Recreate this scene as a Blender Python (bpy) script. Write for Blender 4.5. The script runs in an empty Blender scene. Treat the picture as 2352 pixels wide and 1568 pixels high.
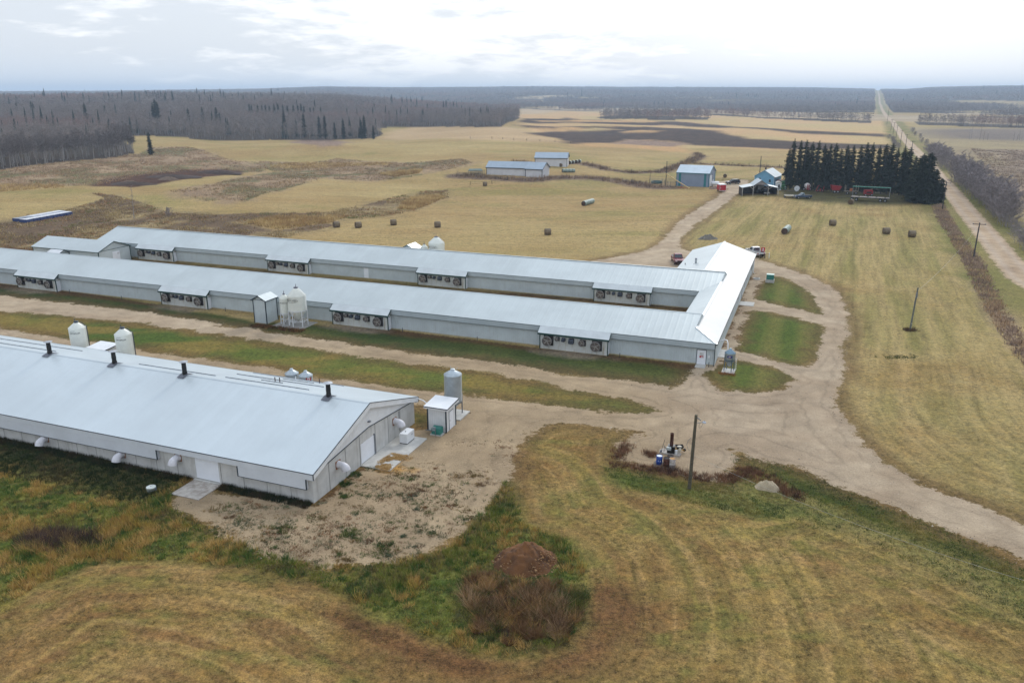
import bpy, bmesh, math, random
import numpy as np
from mathutils import Vector, Matrix
random.seed(7); RNG = np.random.default_rng(7)
S = bpy.context.scene
COL = S.collection
# ------------------------------------------------------------------ camera model (metres, camera 33 m above the yard)
F = 1801.0; PIT = math.radians(17.5); H = 33.0
SP, CP = math.sin(PIT), math.cos(PIT)
EU = np.array([.934, -.3567]); EU /= np.hypot(*EU); EV = np.array([-EU[1], EU[0]])
TH = math.atan2(EU[1], EU[0])
def FW(a, b, z=0.0):
    q = a*EU + b*EV
    return Vector((q[0], q[1], z))
def sstep(a, b, x):
    t = np.clip((x-a)/(b-a), 0, 1); return t*t*(3-2*t)
# ------------------------------------------------------------------ noise
def _hash(ix, iy, s):
    h = (ix.astype(np.int64)*374761393 + iy.astype(np.int64)*668265263 + s*1274126177) & 0xffffffff
    h = ((h ^ (h >> 13))*1274126177) & 0xffffffff
    h = h ^ (h >> 16)
    return (h & 0xffff)/65535.0
def vnoise(x, y, s=0):
    ix = np.floor(x); iy = np.floor(y); fx = x-ix; fy = y-iy
    fx = fx*fx*(3-2*fx); fy = fy*fy*(3-2*fy)
    a = _hash(ix, iy, s); b = _hash(ix+1, iy, s); c = _hash(ix, iy+1, s); d = _hash(ix+1, iy+1, s)
    return (a*(1-fx)+b*fx)*(1-fy)+(c*(1-fx)+d*fx)*fy
def fbm(x, y, s=0, o=4, g=.55):
    t = 0; a = 1; n = 0
    for k in range(o):
        t = t+a*vnoise(x*2**k+17.3*k, y*2**k-9.1*k, s+k); n += a; a *= g
    return t/n
# ------------------------------------------------------------------ terrain
SIL_AZ = np.radians([-50, -33.0, -27, -22, -17, -13, -8, -3, 2, 8, 14, 20, 24.2, 25.6, 27, 33, 50])
SIL_H = np.array([40, 44, 48, 56, 62, 78, 77, 82, 86, 82, 80, 78, 70, 68, 78, 84, 86])-15.0
def hgt(x, y):
    x = np.asarray(x, float); y = np.asarray(y, float)
    r = np.hypot(x, y); az = np.arctan2(x, y)
    und = sstep(165, 300, r)*(1-.75*sstep(math.radians(13), math.radians(19), az))
    h = und*(7.6*(vnoise(x/95+3.1, y/120+1.7, 5)-.5)+2.0*(vnoise(x/38, y/45, 9)-.5))
    h = h*(1-.6*sstep(900, 1400, r))
    # the wooded rise on the left
    h = h+16*sstep(650, 1500, r)*sstep(math.radians(-4), math.radians(-14), az)*(1-.5*sstep(1700, 2400, r))
    h = h+12*sstep(620, 1100, r)*sstep(math.radians(6), math.radians(-6), az)*(.6+.8*vnoise(x/420, y/420, 31))*(1-sstep(1500, 2200, r))*.6
    far = np.interp(az, SIL_AZ, SIL_H)
    h = h+far*sstep(1900, 5200, r)*(.9+.1*vnoise(x/500, y/700, 21))
    h = h+10*sstep(1700, 2600, r)*(vnoise(x/600+.4, y/500, 44)-.3)*(1-sstep(3500, 5200, r))
    h = h+15*sstep(720, 1200, r)*(vnoise(x/330, y/290, 61)-.5)*sstep(math.radians(0), math.radians(-8), az)*(1-sstep(3600, 4600, r))
    h = h+16*(vnoise(x/520, y/430, 62)-.5)*sstep(1900, 2700, r)*(1-sstep(4200, 5000, r))*sstep(math.radians(-6), math.radians(2), az)
    h = h*(1-sstep(5300, 6200, r)*.35)
    return h
def hz(x, y): return float(hgt(np.array([x]), np.array([y]))[0])
def at(u, v, dz=0.0):
    """ground point seen at column u, row v of the 2352-wide photograph"""
    a = (u-1176)/F; b = (784-v)/F
    d = np.array([a, CP+b*SP, -SP+b*CP])
    t = np.geomspace(35, 9000, 1500)
    px, py, pz = a*t, d[1]*t, H+d[2]*t
    g = pz-hgt(px, py)-dz
    k = np.argmax(g < 0)
    if g[k] >= 0: k = len(t)-1
    t1 = t[k-1]+(t[k]-t[k-1])*g[k-1]/max(1e-9, g[k-1]-g[k])
    return Vector((a*t1, d[1]*t1, H+d[2]*t1-dz))
def lin(r, g, b, k=1.0):
    f = lambda c: (c/255/12.92 if c <= 10 else ((c/255+.055)/1.055)**2.4)
    return (f(r)*k, f(g)*k, f(b)*k)
ALB = .80
def alb(r, g, b): return lin(r, g, b, ALB)
# ------------------------------------------------------------------ object helpers
def tag(o, label=None, cat=None, group=None, kind=None):
    if label: o['label'] = label
    if cat: o['category'] = cat
    if group: o['group'] = group
    if kind: o['kind'] = kind
    return o
def thing(name, label, cat, loc=(0, 0, 0), rz=0.0, group=None):
    o = bpy.data.objects.new(name, None); COL.objects.link(o)
    o.empty_display_size = .3
    o.location = loc; o.rotation_euler = (0, 0, rz)
    return tag(o, label, cat, group)
def link(name, me, parent=None, mat=None):
    o = bpy.data.objects.new(name, me); COL.objects.link(o)
    if mat is not None and len(me.materials) == 0: me.materials.append(mat)
    if parent is not None: o.parent = parent
    return o
def copy_tree(o, parent=None):
    c = o.copy(); COL.objects.link(c)
    if parent is not None:
        c.parent = parent
    for ch in list(o.children):
        copy_tree(ch, c)
    return c
def np_mesh(name, V, T, mat=None, smooth=False, cols=None):
    V = np.asarray(V, np.float32); T = np.asarray(T, np.int32)
    me = bpy.data.meshes.new(name)
    n = T.shape[1]
    me.vertices.add(len(V)); me.vertices.foreach_set('co', V.ravel())
    me.loops.add(T.size); me.loops.foreach_set('vertex_index', T.ravel())
    me.polygons.add(len(T)); me.polygons.foreach_set('loop_start', np.arange(0, T.size, n, dtype=np.int32))
    if smooth: me.polygons.foreach_set('use_smooth', np.ones(len(T), bool))
    if cols is not None:
        a = me.attributes.new('col', 'FLOAT_COLOR', 'POINT')
        c = np.ones((len(V), 4), np.float32); c[:, :3] = cols
        a.data.foreach_set('color', c.ravel())
    me.update(calc_edges=True); me.validate()
    if mat: me.materials.append(mat)
    return me
class MB:
    """collects shapes, then links them as ONE mesh object"""
    def __init__(s): s.v = []; s.f = []; s.smooth = []
    def add(s, vs, fs, sm=False):
        n = len(s.v); s.v += [tuple(p) for p in vs]
        for f in fs:
            s.f.append(tuple(i+n for i in f)); s.smooth.append(sm)
        return s
    def box(s, x0, x1, y0, y1, z0, z1):
        vs = [(x0, y0, z0), (x1, y0, z0), (x1, y1, z0), (x0, y1, z0), (x0, y0, z1), (x1, y0, z1), (x1, y1, z1), (x0, y1, z1)]
        return s.add(vs, [(0, 3, 2, 1), (4, 5, 6, 7), (0, 1, 5, 4), (1, 2, 6, 5), (2, 3, 7, 6), (3, 0, 4, 7)])
    def poly(s, pts, thick=None):
        """flat polygon; with a vector thick it becomes a closed slab"""
        n = len(pts)
        if thick is None: return s.add(pts, [tuple(range(n))])
        t = Vector(thick); vs = [Vector(p) for p in pts]+[Vector(p)+t for p in pts]
        nrm = Vector((0, 0, 0))
        for i in range(n):
            a, b = Vector(pts[i]), Vector(pts[(i+1) % n]); nrm += a.cross(b)
        fl = nrm.dot(t) > 0
        top = tuple(range(n, 2*n)); bot = tuple(range(n-1, -1, -1))
        sides = [(i, (i+1) % n, (i+1) % n+n, i+n) for i in range(n)]
        if not fl:
            top = top[::-1]; bot = bot[::-1]; sides = [q[::-1] for q in sides]
        return s.add(vs, [top, bot]+sides)
    def tube(s, pts, r, seg=8, cap=True, sm=True):
        pts = [Vector(p) for p in pts]; n = len(pts)
        rs = r if isinstance(r, (list, tuple)) else [r]*n
        rings = []; up0 = None
        for i, p in enumerate(pts):
            d = (pts[min(i+1, n-1)]-pts[max(i-1, 0)]).normalized()
            if up0 is None:
                up0 = Vector((0, 0, 1)) if abs(d.z) < .9 else Vector((1, 0, 0))
            x = d.cross(up0)
            if x.length < 1e-4: x = d.cross(Vector((0, 1, 0)))
            x.normalize(); y = x.cross(d).normalized(); up0 = y
            rings.append([p+(x*math.cos(2*math.pi*k/seg)+y*math.sin(2*math.pi*k/seg))*rs[i] for k in range(seg)])
        vs = [q for rg in rings for q in rg]; fs = []
        for i in range(n-1):
            for k in range(seg):
                a = i*seg+k; b = i*seg+(k+1) % seg
                fs.append((a, b, b+seg, a+seg))
        s.add(vs, fs, sm)
        if cap:
            s.add(rings[0], [tuple(range(seg))[::-1]]); s.add(rings[-1], [tuple(range(seg))])
        return s
    def lathe(s, prof, seg=20, c=(0, 0, 0), axis='z', sm=True):
        vs = []
        for (r, z) in prof:
            for k in range(seg):
                a = 2*math.pi*k/seg; x, y = r*math.cos(a), r*math.sin(a)
                if axis == 'z': p = (x, y, z)
                elif axis == 'y': p = (x, z, y)
                else: p = (z, x, y)
                vs.append((p[0]+c[0], p[1]+c[1], p[2]+c[2]))
        fs = []
        for i in range(len(prof)-1):
            for k in range(seg):
                a = i*seg+k; b = i*seg+(k+1) % seg
                q = (a, b, b+seg, a+seg)
                fs.append(q if axis != 'y' else q[::-1])
        return s.add(vs, fs, sm)
    def disc(s, r, c, axis='z', seg=20):
        vs = []
        for k in range(seg):
            a = 2*math.pi*k/seg; x, y = r*math.cos(a), r*math.sin(a)
            p = (x, y, 0) if axis == 'z' else ((x, 0, y) if axis == 'y' else (0, x, y))
            vs.append((p[0]+c[0], p[1]+c[1], p[2]+c[2]))
        f = tuple(range(seg))
        return s.add(vs, [f if axis != 'y' else f[::-1]])
    def bar(s, a, b, w, h=None):
        a = Vector(a); b = Vector(b); h = h or w
        d = (b-a).normalized(); up = Vector((0, 0, 1)) if abs(d.z) < .95 else Vector((0, 1, 0))
        x = d.cross(up).normalized()*w/2; y = x.cross(d).normalized()*h/2
        vs = [a-x-y, a+x-y, a+x+y, a-x+y, b-x-y, b+x-y, b+x+y, b-x+y]
        return s.add(vs, [(0, 1, 2, 3), (7, 6, 5, 4), (0, 4, 5, 1), (1, 5, 6, 2), (2, 6, 7, 3), (3, 7, 4, 0)])
    def build(s, name, mat, parent=None, bevel=0, off=(0, 0, 0)):
        me = bpy.data.meshes.new(name)
        o = Vector(off)
        me.from_pydata([(p[0]-o.x, p[1]-o.y, p[2]-o.z) for p in s.v], [], s.f)
        me.polygons.foreach_set('use_smooth', s.smooth)
        me.update()
        if bevel:
            bm = bmesh.new(); bm.from_mesh(me)
            bmesh.ops.remove_doubles(bm, verts=bm.verts, dist=1e-4)
            bmesh.ops.bevel(bm, geom=[e for e in bm.edges if len(e.link_faces) == 2 and e.calc_face_angle(0) > .5], offset=bevel, segments=2, affect='EDGES', clamp_overlap=True)
            bm.to_mesh(me); bm.free()
        ob = link(name, me, parent, mat)
        return ob
# ------------------------------------------------------------------ materials
def nt_new(name):
    m = bpy.data.materials.new(name); m.use_nodes = True
    nt = m.node_tree; b = nt.nodes['Principled BSDF']
    return m, nt, b
def N(nt, t, **kw):
    n = nt.nodes.new(t)
    for k, v in kw.items():
        if k in n.inputs: n.inputs[k].default_value = v
        else: setattr(n, k, v)
    return n
def mixc(nt, fac, a, b, bt='MIX'):
    n = nt.nodes.new('ShaderNodeMix'); n.data_type = 'RGBA'; n.blend_type = bt
    L = nt.links
    for sock, v in ((n.inputs['Factor'], fac), (n.inputs[6], a), (n.inputs[7], b)):
        if hasattr(v, 'links'): L.new(v, sock)
        elif isinstance(v, (int, float)): sock.default_value = v
        else: sock.default_value = (*v[:3], 1)
    return n.outputs[2]
def math_(nt, op, a, b=None, c=None, clamp=False):
    n = nt.nodes.new('ShaderNodeMath'); n.operation = op; n.use_clamp = clamp
    for i, v in enumerate((a, b, c)):
        if v is None: continue
        if hasattr(v, 'links'): nt.links.new(v, n.inputs[i])
        else: n.inputs[i].default_value = v
    return n.outputs[0]
def maprange(nt, x, a, b, c=0., d=1., smooth=True):
    n = nt.nodes.new('ShaderNodeMapRange'); n.interpolation_type = 'SMOOTHSTEP' if smooth else 'LINEAR'
    nt.links.new(x, n.inputs['Value'])
    for k, v in (('From Min', a), ('From Max', b), ('To Min', c), ('To Max', d)): n.inputs[k].default_value = v
    return n.outputs['Result']
_M = {}
def mat(name, c, rough=.6, metal=0., var=.12, vs=3., c2=None, bump=0., bs=20., ribs=None, spec=.4, stain=None):
    """painted / metal / concrete surface with large and small procedural variation; ribs=(axis, pitch, strength)"""
    if name in _M: return _M[name]
    m, nt, b = nt_new(name); L = nt.links
    b.inputs['Roughness'].default_value = rough; b.inputs['Metallic'].default_value = metal
    b.inputs['Specular IOR Level'].default_value = spec
    tc = N(nt, 'ShaderNodeTexCoord')
    n1 = N(nt, 'ShaderNodeTexNoise', Scale=vs, Detail=5., Roughness=.65); L.new(tc.outputs['Object'], n1.inputs['Vector'])
    c = tuple(c); c2 = tuple(c2) if c2 else tuple(x*(1-2*var) for x in c)
    f = maprange(nt, n1.outputs['Fac'], .32, .68)
    col = mixc(nt, f, tuple(min(1, x*(1+var*.5)) for x in c), c2)
    n2 = N(nt, 'ShaderNodeTexNoise', Scale=vs*.12, Detail=3.); L.new(tc.outputs['Object'], n2.inputs['Vector'])
    col = mixc(nt, maprange(nt, n2.outputs['Fac'], .3, .7, 0, min(1, var*2.5)), col, tuple(x*.8 for x in c))
    if stain:   # (colour, direction scale, amount): streaks running down
        mp = N(nt, 'ShaderNodeMapping'); mp.inputs['Scale'].default_value = stain[1]
        L.new(tc.outputs['Object'], mp.inputs['Vector'])
        n3 = N(nt, 'ShaderNodeTexNoise', Scale=1., Detail=4., Roughness=.7); L.new(mp.outputs['Vector'], n3.inputs['Vector'])
        col = mixc(nt, maprange(nt, n3.outputs['Fac'], .5, .75, 0, stain[2]), col, stain[0])
    if name.startswith('roof') and ribs:
        s0 = N(nt, 'ShaderNodeSeparateXYZ'); L.new(tc.outputs['Object'], s0.inputs[0])
        wn = N(nt, 'ShaderNodeTexWhiteNoise'); wn.noise_dimensions = '1D'
        L.new(math_(nt, 'FLOOR', math_(nt, 'DIVIDE', s0.outputs[ribs[0]], ribs[1])), wn.inputs['W'])
        mp2 = N(nt, 'ShaderNodeMapping'); mp2.inputs['Scale'].default_value = (2.2, .12, .12) if ribs[0] == 0 else (.12, 2.2, .12)
        L.new(tc.outputs['Object'], mp2.inputs['Vector'])
        n5 = N(nt, 'ShaderNodeTexNoise', Scale=1., Detail=5., Roughness=.7); L.new(mp2.outputs['Vector'], n5.inputs['Vector'])
        pv = math_(nt, 'ADD', maprange(nt, wn.outputs['Value'], 0, 1, .98, 1.012, False), maprange(nt, n5.outputs['Fac'], .3, .75, .01, -.02, False))
        fr = math_(nt, 'FRACT', math_(nt, 'DIVIDE', s0.outputs[ribs[0]], ribs[1])); seam = maprange(nt, fr, .0, .06, .95, 1., False)
        col = mixc(nt, 1., col, math_(nt, 'MULTIPLY', pv, seam), 'MULTIPLY')
    L.new(col, b.inputs['Base Color'])
    hgt_ = None
    if ribs:
        sx = N(nt, 'ShaderNodeSeparateXYZ'); L.new(tc.outputs['Object'], sx.inputs[0])
        x = math_(nt, 'MULTIPLY', sx.outputs[ribs[0]], 2*math.pi/ribs[1])
        w = math_(nt, 'SINE', x)
        hgt_ = math_(nt, 'POWER', math_(nt, 'MULTIPLY_ADD', w, .5, .5), 6.)
        bp = N(nt, 'ShaderNodeBump', Strength=ribs[2], Distance=.04); L.new(hgt_, bp.inputs['Height'])
        L.new(bp.outputs['Normal'], b.inputs['Normal'])
    elif bump:
        n4 = N(nt, 'ShaderNodeTexNoise', Scale=bs, Detail=6.); L.new(tc.outputs['Object'], n4.inputs['Vector'])
        bp = N(nt, 'ShaderNodeBump', Strength=bump, Distance=.05); L.new(n4.outputs['Fac'], bp.inputs['Height'])
        L.new(bp.outputs['Normal'], b.inputs['Normal'])
    _M[name] = m; return m
def vcol_mat(name, rough=.85, noise=0., trans=0., spec=.15):
    m, nt, b = nt_new(name); L = nt.links
    a = N(nt, 'ShaderNodeAttribute'); a.attribute_name = 'col'
    col = a.outputs['Color']
    if noise:
        g = N(nt, 'ShaderNodeNewGeometry')
        n1 = N(nt, 'ShaderNodeTexNoise', Scale=noise, Detail=4.); L.new(g.outputs['Position'], n1.inputs['Vector'])
        col = mixc(nt, 1.0, col, maprange(nt, n1.outputs['Fac'], .25, .75, .55, 1.45), 'MULTIPLY')
    L.new(col, b.inputs['Base Color']); b.inputs['Roughness'].default_value = rough
    b.inputs['Specular IOR Level'].default_value = spec
    return m
def text_obj(name, body, size, mat_, parent, M, align='CENTER'):
    cu = bpy.data.curves.new(name, 'FONT'); cu.body = body; cu.size = size; cu.align_x = align; cu.align_y = 'CENTER'
    cu.extrude = .004; cu.resolution_u = 2
    tmp = bpy.data.objects.new('tmp', cu); COL.objects.link(tmp)
    dg = bpy.context.evaluated_depsgraph_get()
    me = bpy.data.meshes.new_from_object(tmp.evaluated_get(dg)); me.name = name
    bpy.data.objects.remove(tmp); bpy.data.curves.remove(cu)
    me.materials.clear(); me.materials.append(mat_)
    o = link(name, me, parent)
    if callable(M):
        for v in me.vertices: v.co = M(v.co)
        me.update()
    else: o.matrix_local = M
    return o
# ------------------------------------------------------------------ the ground: one fine sheet, split by kind of ground
def sdf_poly(P, poly):
    """signed distance, positive inside"""
    x, y = P[:, 0], P[:, 1]; n = len(poly)
    d = np.full(len(x), 1e18); ins = np.zeros(len(x), bool)
    for i in range(n):
        ax, ay = poly[i]; bx, by = poly[(i+1) % n]
        ex, ey = bx-ax, by-ay; L = ex*ex+ey*ey+1e-12
        t = np.clip(((x-ax)*ex+(y-ay)*ey)/L, 0, 1)
        d = np.minimum(d, (x-ax-t*ex)**2+(y-ay-t*ey)**2)
        c = ((ay > y) != (by > y))
        with np.errstate(all='ignore'):
            ins ^= c & (x < ex*(y-ay)/(ey if ey != 0 else 1e-12)+ax)
    d = np.sqrt(d); return np.where(ins, d, -d)
def sd_line(P, pts):
    x, y = P[:, 0], P[:, 1]; d = np.full(len(x), 1e18)
    for (ax, ay), (bx, by) in zip(pts[:-1], pts[1:]):
        ex, ey = bx-ax, by-ay; L = ex*ex+ey*ey+1e-12
        t = np.clip(((x-ax)*ex+(y-ay)*ey)/L, 0, 1)
        d = np.minimum(d, (x-ax-t*ex)**2+(y-ay-t*ey)**2)
    return np.sqrt(d)
_ac = {}
def W2(pts):
    out = []
    for p in pts:
        if p not in _ac: q = at(*p); _ac[p] = (q.x, q.y)
        out.append(_ac[p])
    return out
def region(P, poly, m=60.0):
    """signed distance inside a polygon; far outside points get -m"""
    q = np.array(poly); lo = q.min(0)-m; hi = q.max(0)+m
    k = (P[:, 0] > lo[0]) & (P[:, 0] < hi[0]) & (P[:, 1] > lo[1]) & (P[:, 1] < hi[1])
    out = np.full(len(P), -m)
    if k.any(): out[k] = np.maximum(sdf_poly(P[k], poly), -m)
    return out
LAWN1 = [(1749, 647), (1775, 632), (1813, 642), (1852, 663), (1880, 691), (1887, 722), (1852, 715), (1731, 688), (1735, 670)]
LAWN2 = [(1733, 710), (1826, 731), (1889, 745), (1888, 786), (1872, 827), (1852, 843), (1813, 840), (1749, 822), (1693, 806), (1688, 799), (1713, 717)]
LAWN3 = [(1620, 868), (1616, 853), (1640, 842), (1660, 826), (1695, 826), (1739, 834), (1826, 858), (1834, 870), (1800, 891), (1739, 904), (1662, 896)]
LEAF = [(1739, 628), (1765, 632), (1752, 646), (1736, 670), (1731, 688), (1720, 690), (1733, 710), (1713, 717), (1688, 799), (1693, 806), (1672, 806), (1662, 830), (1640, 845), (1636, 836), (1700, 690), (1730, 630)]
YARD = [(-300, 645), (0, 679), (300, 713), (632, 764), (839, 796), (1148, 835), (1252, 852), (1400, 872), (1540, 887), (1568, 874), (1590, 852), (1602, 842), (1625, 842), (1640, 836), (1702, 695), (1732, 628),
        (1560, 640), (1300, 612), (1390, 594), (1460, 581), (1505, 568), (1528, 546), (1560, 510), (1620, 468), (1672, 433), (1630, 428), (1640, 418), (1690, 412), (1720, 414), (1716, 428), (1690, 447), (1640, 488), (1590, 520), (1562, 548), (1566, 572), (1590, 580), (1660, 584), (1740, 588),
        (1740, 596), (1801, 614), (1865, 635), (1913, 663), (1941, 693), (1948, 722), (1947, 768), (1934, 837), (1926, 875), (1921, 918), (1935, 957), (1962, 1002), (2020, 1055), (2100, 1110), (2352, 1205), (2600, 1290), (2600, 1390),
        (2352, 1290), (2200, 1225), (2000, 1145), (1900, 1100), (1800, 1065), (1700, 1040), (1677, 1036), (1682, 1066), (1676, 1100), (1630, 1106), (1567, 1086), (1487, 1070), (1420, 1057), (1431, 1018), (1464, 990), (1441, 985), (1372, 976), (1320, 972), (1285, 975),
        (1240, 985), (1212, 1010), (1180, 1060), (1160, 1110), (1115, 1170), (1065, 1225), (1020, 1262), (950, 1288), (860, 1296), (750, 1298), (660, 1288), (590, 1262), (540, 1238), (500, 1216), (450, 1196), (405, 1170), (385, 1150), (440, 1120), (560, 1140), (724, 1156),
        (840, 1070), (946, 985), (1010, 985), (1040, 960), (960, 925), (700, 880), (400, 835), (0, 775), (-300, 730)]
STRIP = [(-300, 680), (0, 712), (320, 742), (632, 786), (785, 812), (960, 836), (1148, 860), (1300, 888), (1440, 918), (1505, 938), (1515, 946), (1460, 952), (1330, 940), (1200, 922), (1091, 906), (932, 893), (761, 870), (653, 853), (517, 831), (309, 801), (161, 781), (0, 754), (-300, 722)]
FLAWN = [(-300, 600), (0, 640), (300, 690), (600, 740), (900, 757), (1240, 800), (1400, 815), (1610, 840), (1600, 850), (1590, 860), (1566, 880), (1540, 888), (1400, 873), (1252, 853), (1148, 836), (839, 797), (632, 765), (300, 714), (0, 680), (-300, 645)]
COURT = [(0, 560), (320, 596), (960, 655), (1500, 694), (1605, 708), (1600, 720), (1440, 705), (1000, 668), (700, 640), (300, 600), (0, 575)]
WEEDS = [(-300, 985), (0, 1010), (250, 1060), (400, 1098), (440, 1112), (392, 1138), (388, 1165), (440, 1192), (500, 1218), (545, 1243), (600, 1266), (680, 1290), (800, 1298), (900, 1295), (985, 1277), (1040, 1250), (1090, 1200), (1125, 1155), (1165, 1100), (1185, 1150), (1200, 1200), (1260, 1225), (1310, 1250), (1345, 1300), (1352, 1370), (1340, 1430), (1295, 1478), (1200, 1508), (1080, 1498), (970, 1455), (860, 1405), (720, 1338), (560, 1303), (420, 1285), (300, 1286), (200, 1300), (90, 1340), (0, 1395), (-300, 1560)]
BUSHZ = [(1075, 1330), (1130, 1300), (1280, 1330), (1330, 1350), (1335, 1410), (1290, 1470), (1180, 1490), (1085, 1450), (1060, 1390)]
GREENP = [(1385, 1069), (1474, 1084), (1551, 1106), (1654, 1113), (1705, 1132), (1808, 1170), (1795, 1190), (1705, 1180), (1577, 1152), (1449, 1121), (1398, 1092)]
VERGE2 = [(1560, 1115), (1700, 1090), (1850, 1120), (2000, 1165), (2200, 1250), (2352, 1320), (2600, 1420), (2600, 1500), (2352, 1420), (2150, 1320), (1950, 1235), (1800, 1195), (1650, 1170)]
VERGE = [(1676, 1040), (1800, 1068), (2000, 1148), (2200, 1228), (2352, 1294), (2500, 1360), (2500, 1400), (2352, 1340), (2150, 1262), (1950, 1180), (1830, 1130), (1720, 1085), (1690, 1070)]
ROADC = [(80, 40), (86, 100), (96, 144), (108, 172), (129, 220), (150, 269), (174, 325), (204, 391), (245, 489), (303, 625), (474, 1013), (574, 1250), (1000, 2221), (1500, 3361), (2231, 5027), (2700, 6096)]
BRUSH1 = [(-200, 420), (0, 391), (80, 379), (148, 372), (268, 361), (320, 353), (350, 338), (430, 338), (480, 350), (540, 370), (630, 378), (600, 395), (545, 396), (440, 395), (320, 405), (230, 425), (130, 428), (0, 436), (-200, 470)]
SOIL = [(205, 428), (240, 415), (270, 405), (340, 398), (420, 390), (520, 388), (562, 395), (520, 402), (430, 412), (350, 424), (300, 430)]
BRUSH2 = [(390, 440), (480, 425), (560, 405), (631, 395), (574, 371), (640, 372), (721, 374), (773, 364), (847, 371), (899, 374), (980, 372), (1058, 364), (1087, 374), (1040, 388), (999, 396), (930, 408), (867, 416), (800, 414), (738, 410), (700, 422), (640, 440), (603, 446), (564, 463), (530, 468), (497, 466), (430, 452)]
BRUSH3 = [(-200, 545), (0, 505), (80, 492), (161, 481), (242, 456), (209, 443), (268, 449), (336, 468), (389, 489), (500, 493), (574, 490), (680, 490), (762, 487), (840, 470), (896, 455), (960, 440), (1028, 437), (1030, 455), (985, 470), (955, 484), (890, 496), (838, 502), (800, 510), (762, 520), (640, 550), (250, 540), (60, 580), (-200, 600)]
GOLD = [[(-200, 450), (0, 424), (120, 424), (160, 430), (0, 441), (-200, 470)], [(615, 380), (700, 372), (890, 374), (905, 378), (780, 384), (640, 388)], [(870, 400), (935, 393), (970, 390), (960, 398), (905, 406)], [(910, 480), (940, 455), (1000, 448), (1022, 452), (985, 470), (950, 482)], [(560, 512), (640, 498), (740, 498), (800, 496), (760, 512), (640, 528)]]
TANHILL = [(862, 318), (900, 300), (950, 291), (1040, 290), (1206, 296), (1290, 318), (1313, 329), (1206, 326), (1080, 321), (1000, 319)]
STUB = [(1190, 262), (1300, 256), (1700, 262), (2040, 272), (2058, 300), (2056, 338), (1805, 345), (1640, 340), (1400, 336), (1313, 329), (1200, 300)]
PLOW = [[(1206, 273), (1300, 271), (1450, 277), (1536, 279), (1640, 287), (1838, 300), (2046, 309), (2046, 315), (1838, 307), (1640, 294), (1530, 287), (1400, 285), (1250, 283), (1190, 282)],
        [(1180, 287), (1340, 290), (1480, 292), (1560, 295), (1662, 303), (1690, 312), (1716, 318), (1800, 322), (1895, 328), (2052, 334), (2056, 341), (1838, 344), (1740, 341), (1636, 336), (1570, 331), (1500, 323), (1434, 320), (1399, 328), (1313, 329), (1286, 319), (1206, 305), (1260, 302), (1367, 300), (1440, 298), (1370, 294), (1206, 293)]]
GOLDN = [[(1240, 296), (1300, 292), (1345, 294), (1330, 299), (1250, 301)], [(1430, 303), (1470, 299), (1520, 301), (1500, 304), (1440, 305)], [(1220, 277), (1400, 276), (1520, 279), (1510, 281), (1240, 280)], [(1399, 328), (1434, 320), (1500, 321), (1590, 330), (1560, 334), (1480, 336), (1400, 334)], [(1318, 331), (1400, 329), (1560, 336), (1600, 352), (1560, 350), (1460, 340), (1330, 336)]]
MAUVE = [[(1400, 330), (1440, 321), (1500, 323), (1585, 330), (1545, 337), (1480, 334)], [(665, 325), (700, 321), (770, 322), (815, 328), (780, 335), (740, 338), (700, 331)]]
HEDGES = [([(1050, 404), (1115, 408), (1206, 415), (1290, 408), (1367, 409), (1434, 418), (1488, 428), (1520, 430)], 5.5), ([(1356, 379), (1394, 390), (1450, 397), (1523, 395), (1576, 375), (1609, 360)], 4.), ([(1587, 375), (1625, 378)], 3.), ([(1644, 378), (1720, 382), (1800, 385)], 3.), ([(1330, 376), (1356, 379)], 3.), ([(1180, 371), (1222, 374)], 3.), ([(1600, 352), (1609, 360)], 3.)]
RSCRUB = [(2075, 292), (2450, 292), (2600, 400), (2600, 640), (2452, 590), (2352, 545), (2290, 500), (2200, 410), (2130, 340)]
RDARK = [(2110, 300), (2200, 296), (2500, 296), (2500, 325), (2250, 322), (2150, 316)]
RPINK = [(2230, 342), (2500, 350), (2600, 480), (2500, 520), (2352, 470), (2290, 420)]
RBRUSH = [(2142, 474), (2165, 468), (2186, 505), (2211, 545), (2258, 604), (2311, 722), (2370, 800), (2480, 900), (2480, 960), (2331, 810), (2273, 722), (2214, 604), (2182, 545), (2158, 510)]
RBRUSH_OLD = [(2142, 474), (2170, 468), (2200, 520), (2240, 600), (2300, 690), (2352, 760), (2500, 900), (2500, 980), (2352, 850), (2300, 770), (2240, 680), (2190, 580), (2160, 520)]
RFIELD = [(1700, 450), (2140, 472), (2200, 580), (2300, 770), (2352, 850), (2600, 1050), (2600, 1300), (2352, 1205), (2100, 1110), (2020, 1055), (1962, 1002), (1921, 918), (1947, 768), (1941, 693), (1865, 635), (1740, 590), (1590, 575), (1562, 548), (1640, 488)]
SPRUCEZ = [(1780, 428), (1850, 424), (2000, 430), (2170, 445), (2172, 466), (2000, 472), (1860, 462), (1790, 450)]
FARF = [(1170, 262), (1180, 250), (1300, 243), (1420, 242), (1420, 247), (1560, 256), (1500, 268), (1640, 275), (1640, 262), (2035, 268), (2035, 276), (1800, 286), (1200, 276)]
SAWD = [(870, 1062), (900, 1042), (935, 1048), (930, 1056), (890, 1066), (945, 1075), (950, 1082), (900, 1088), (862, 1082)]
def smear(P, c, w0, na, nsc, seed=3):
    out = np.zeros(len(P)); k = c > -(na+w0)
    if k.any(): out[k] = np.clip((c[k]+na*(fbm(P[k, 0]/nsc, P[k, 1]/nsc, seed, 3)-.5)*2)/w0*.5+.5, 0, 1)
    return out
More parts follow.
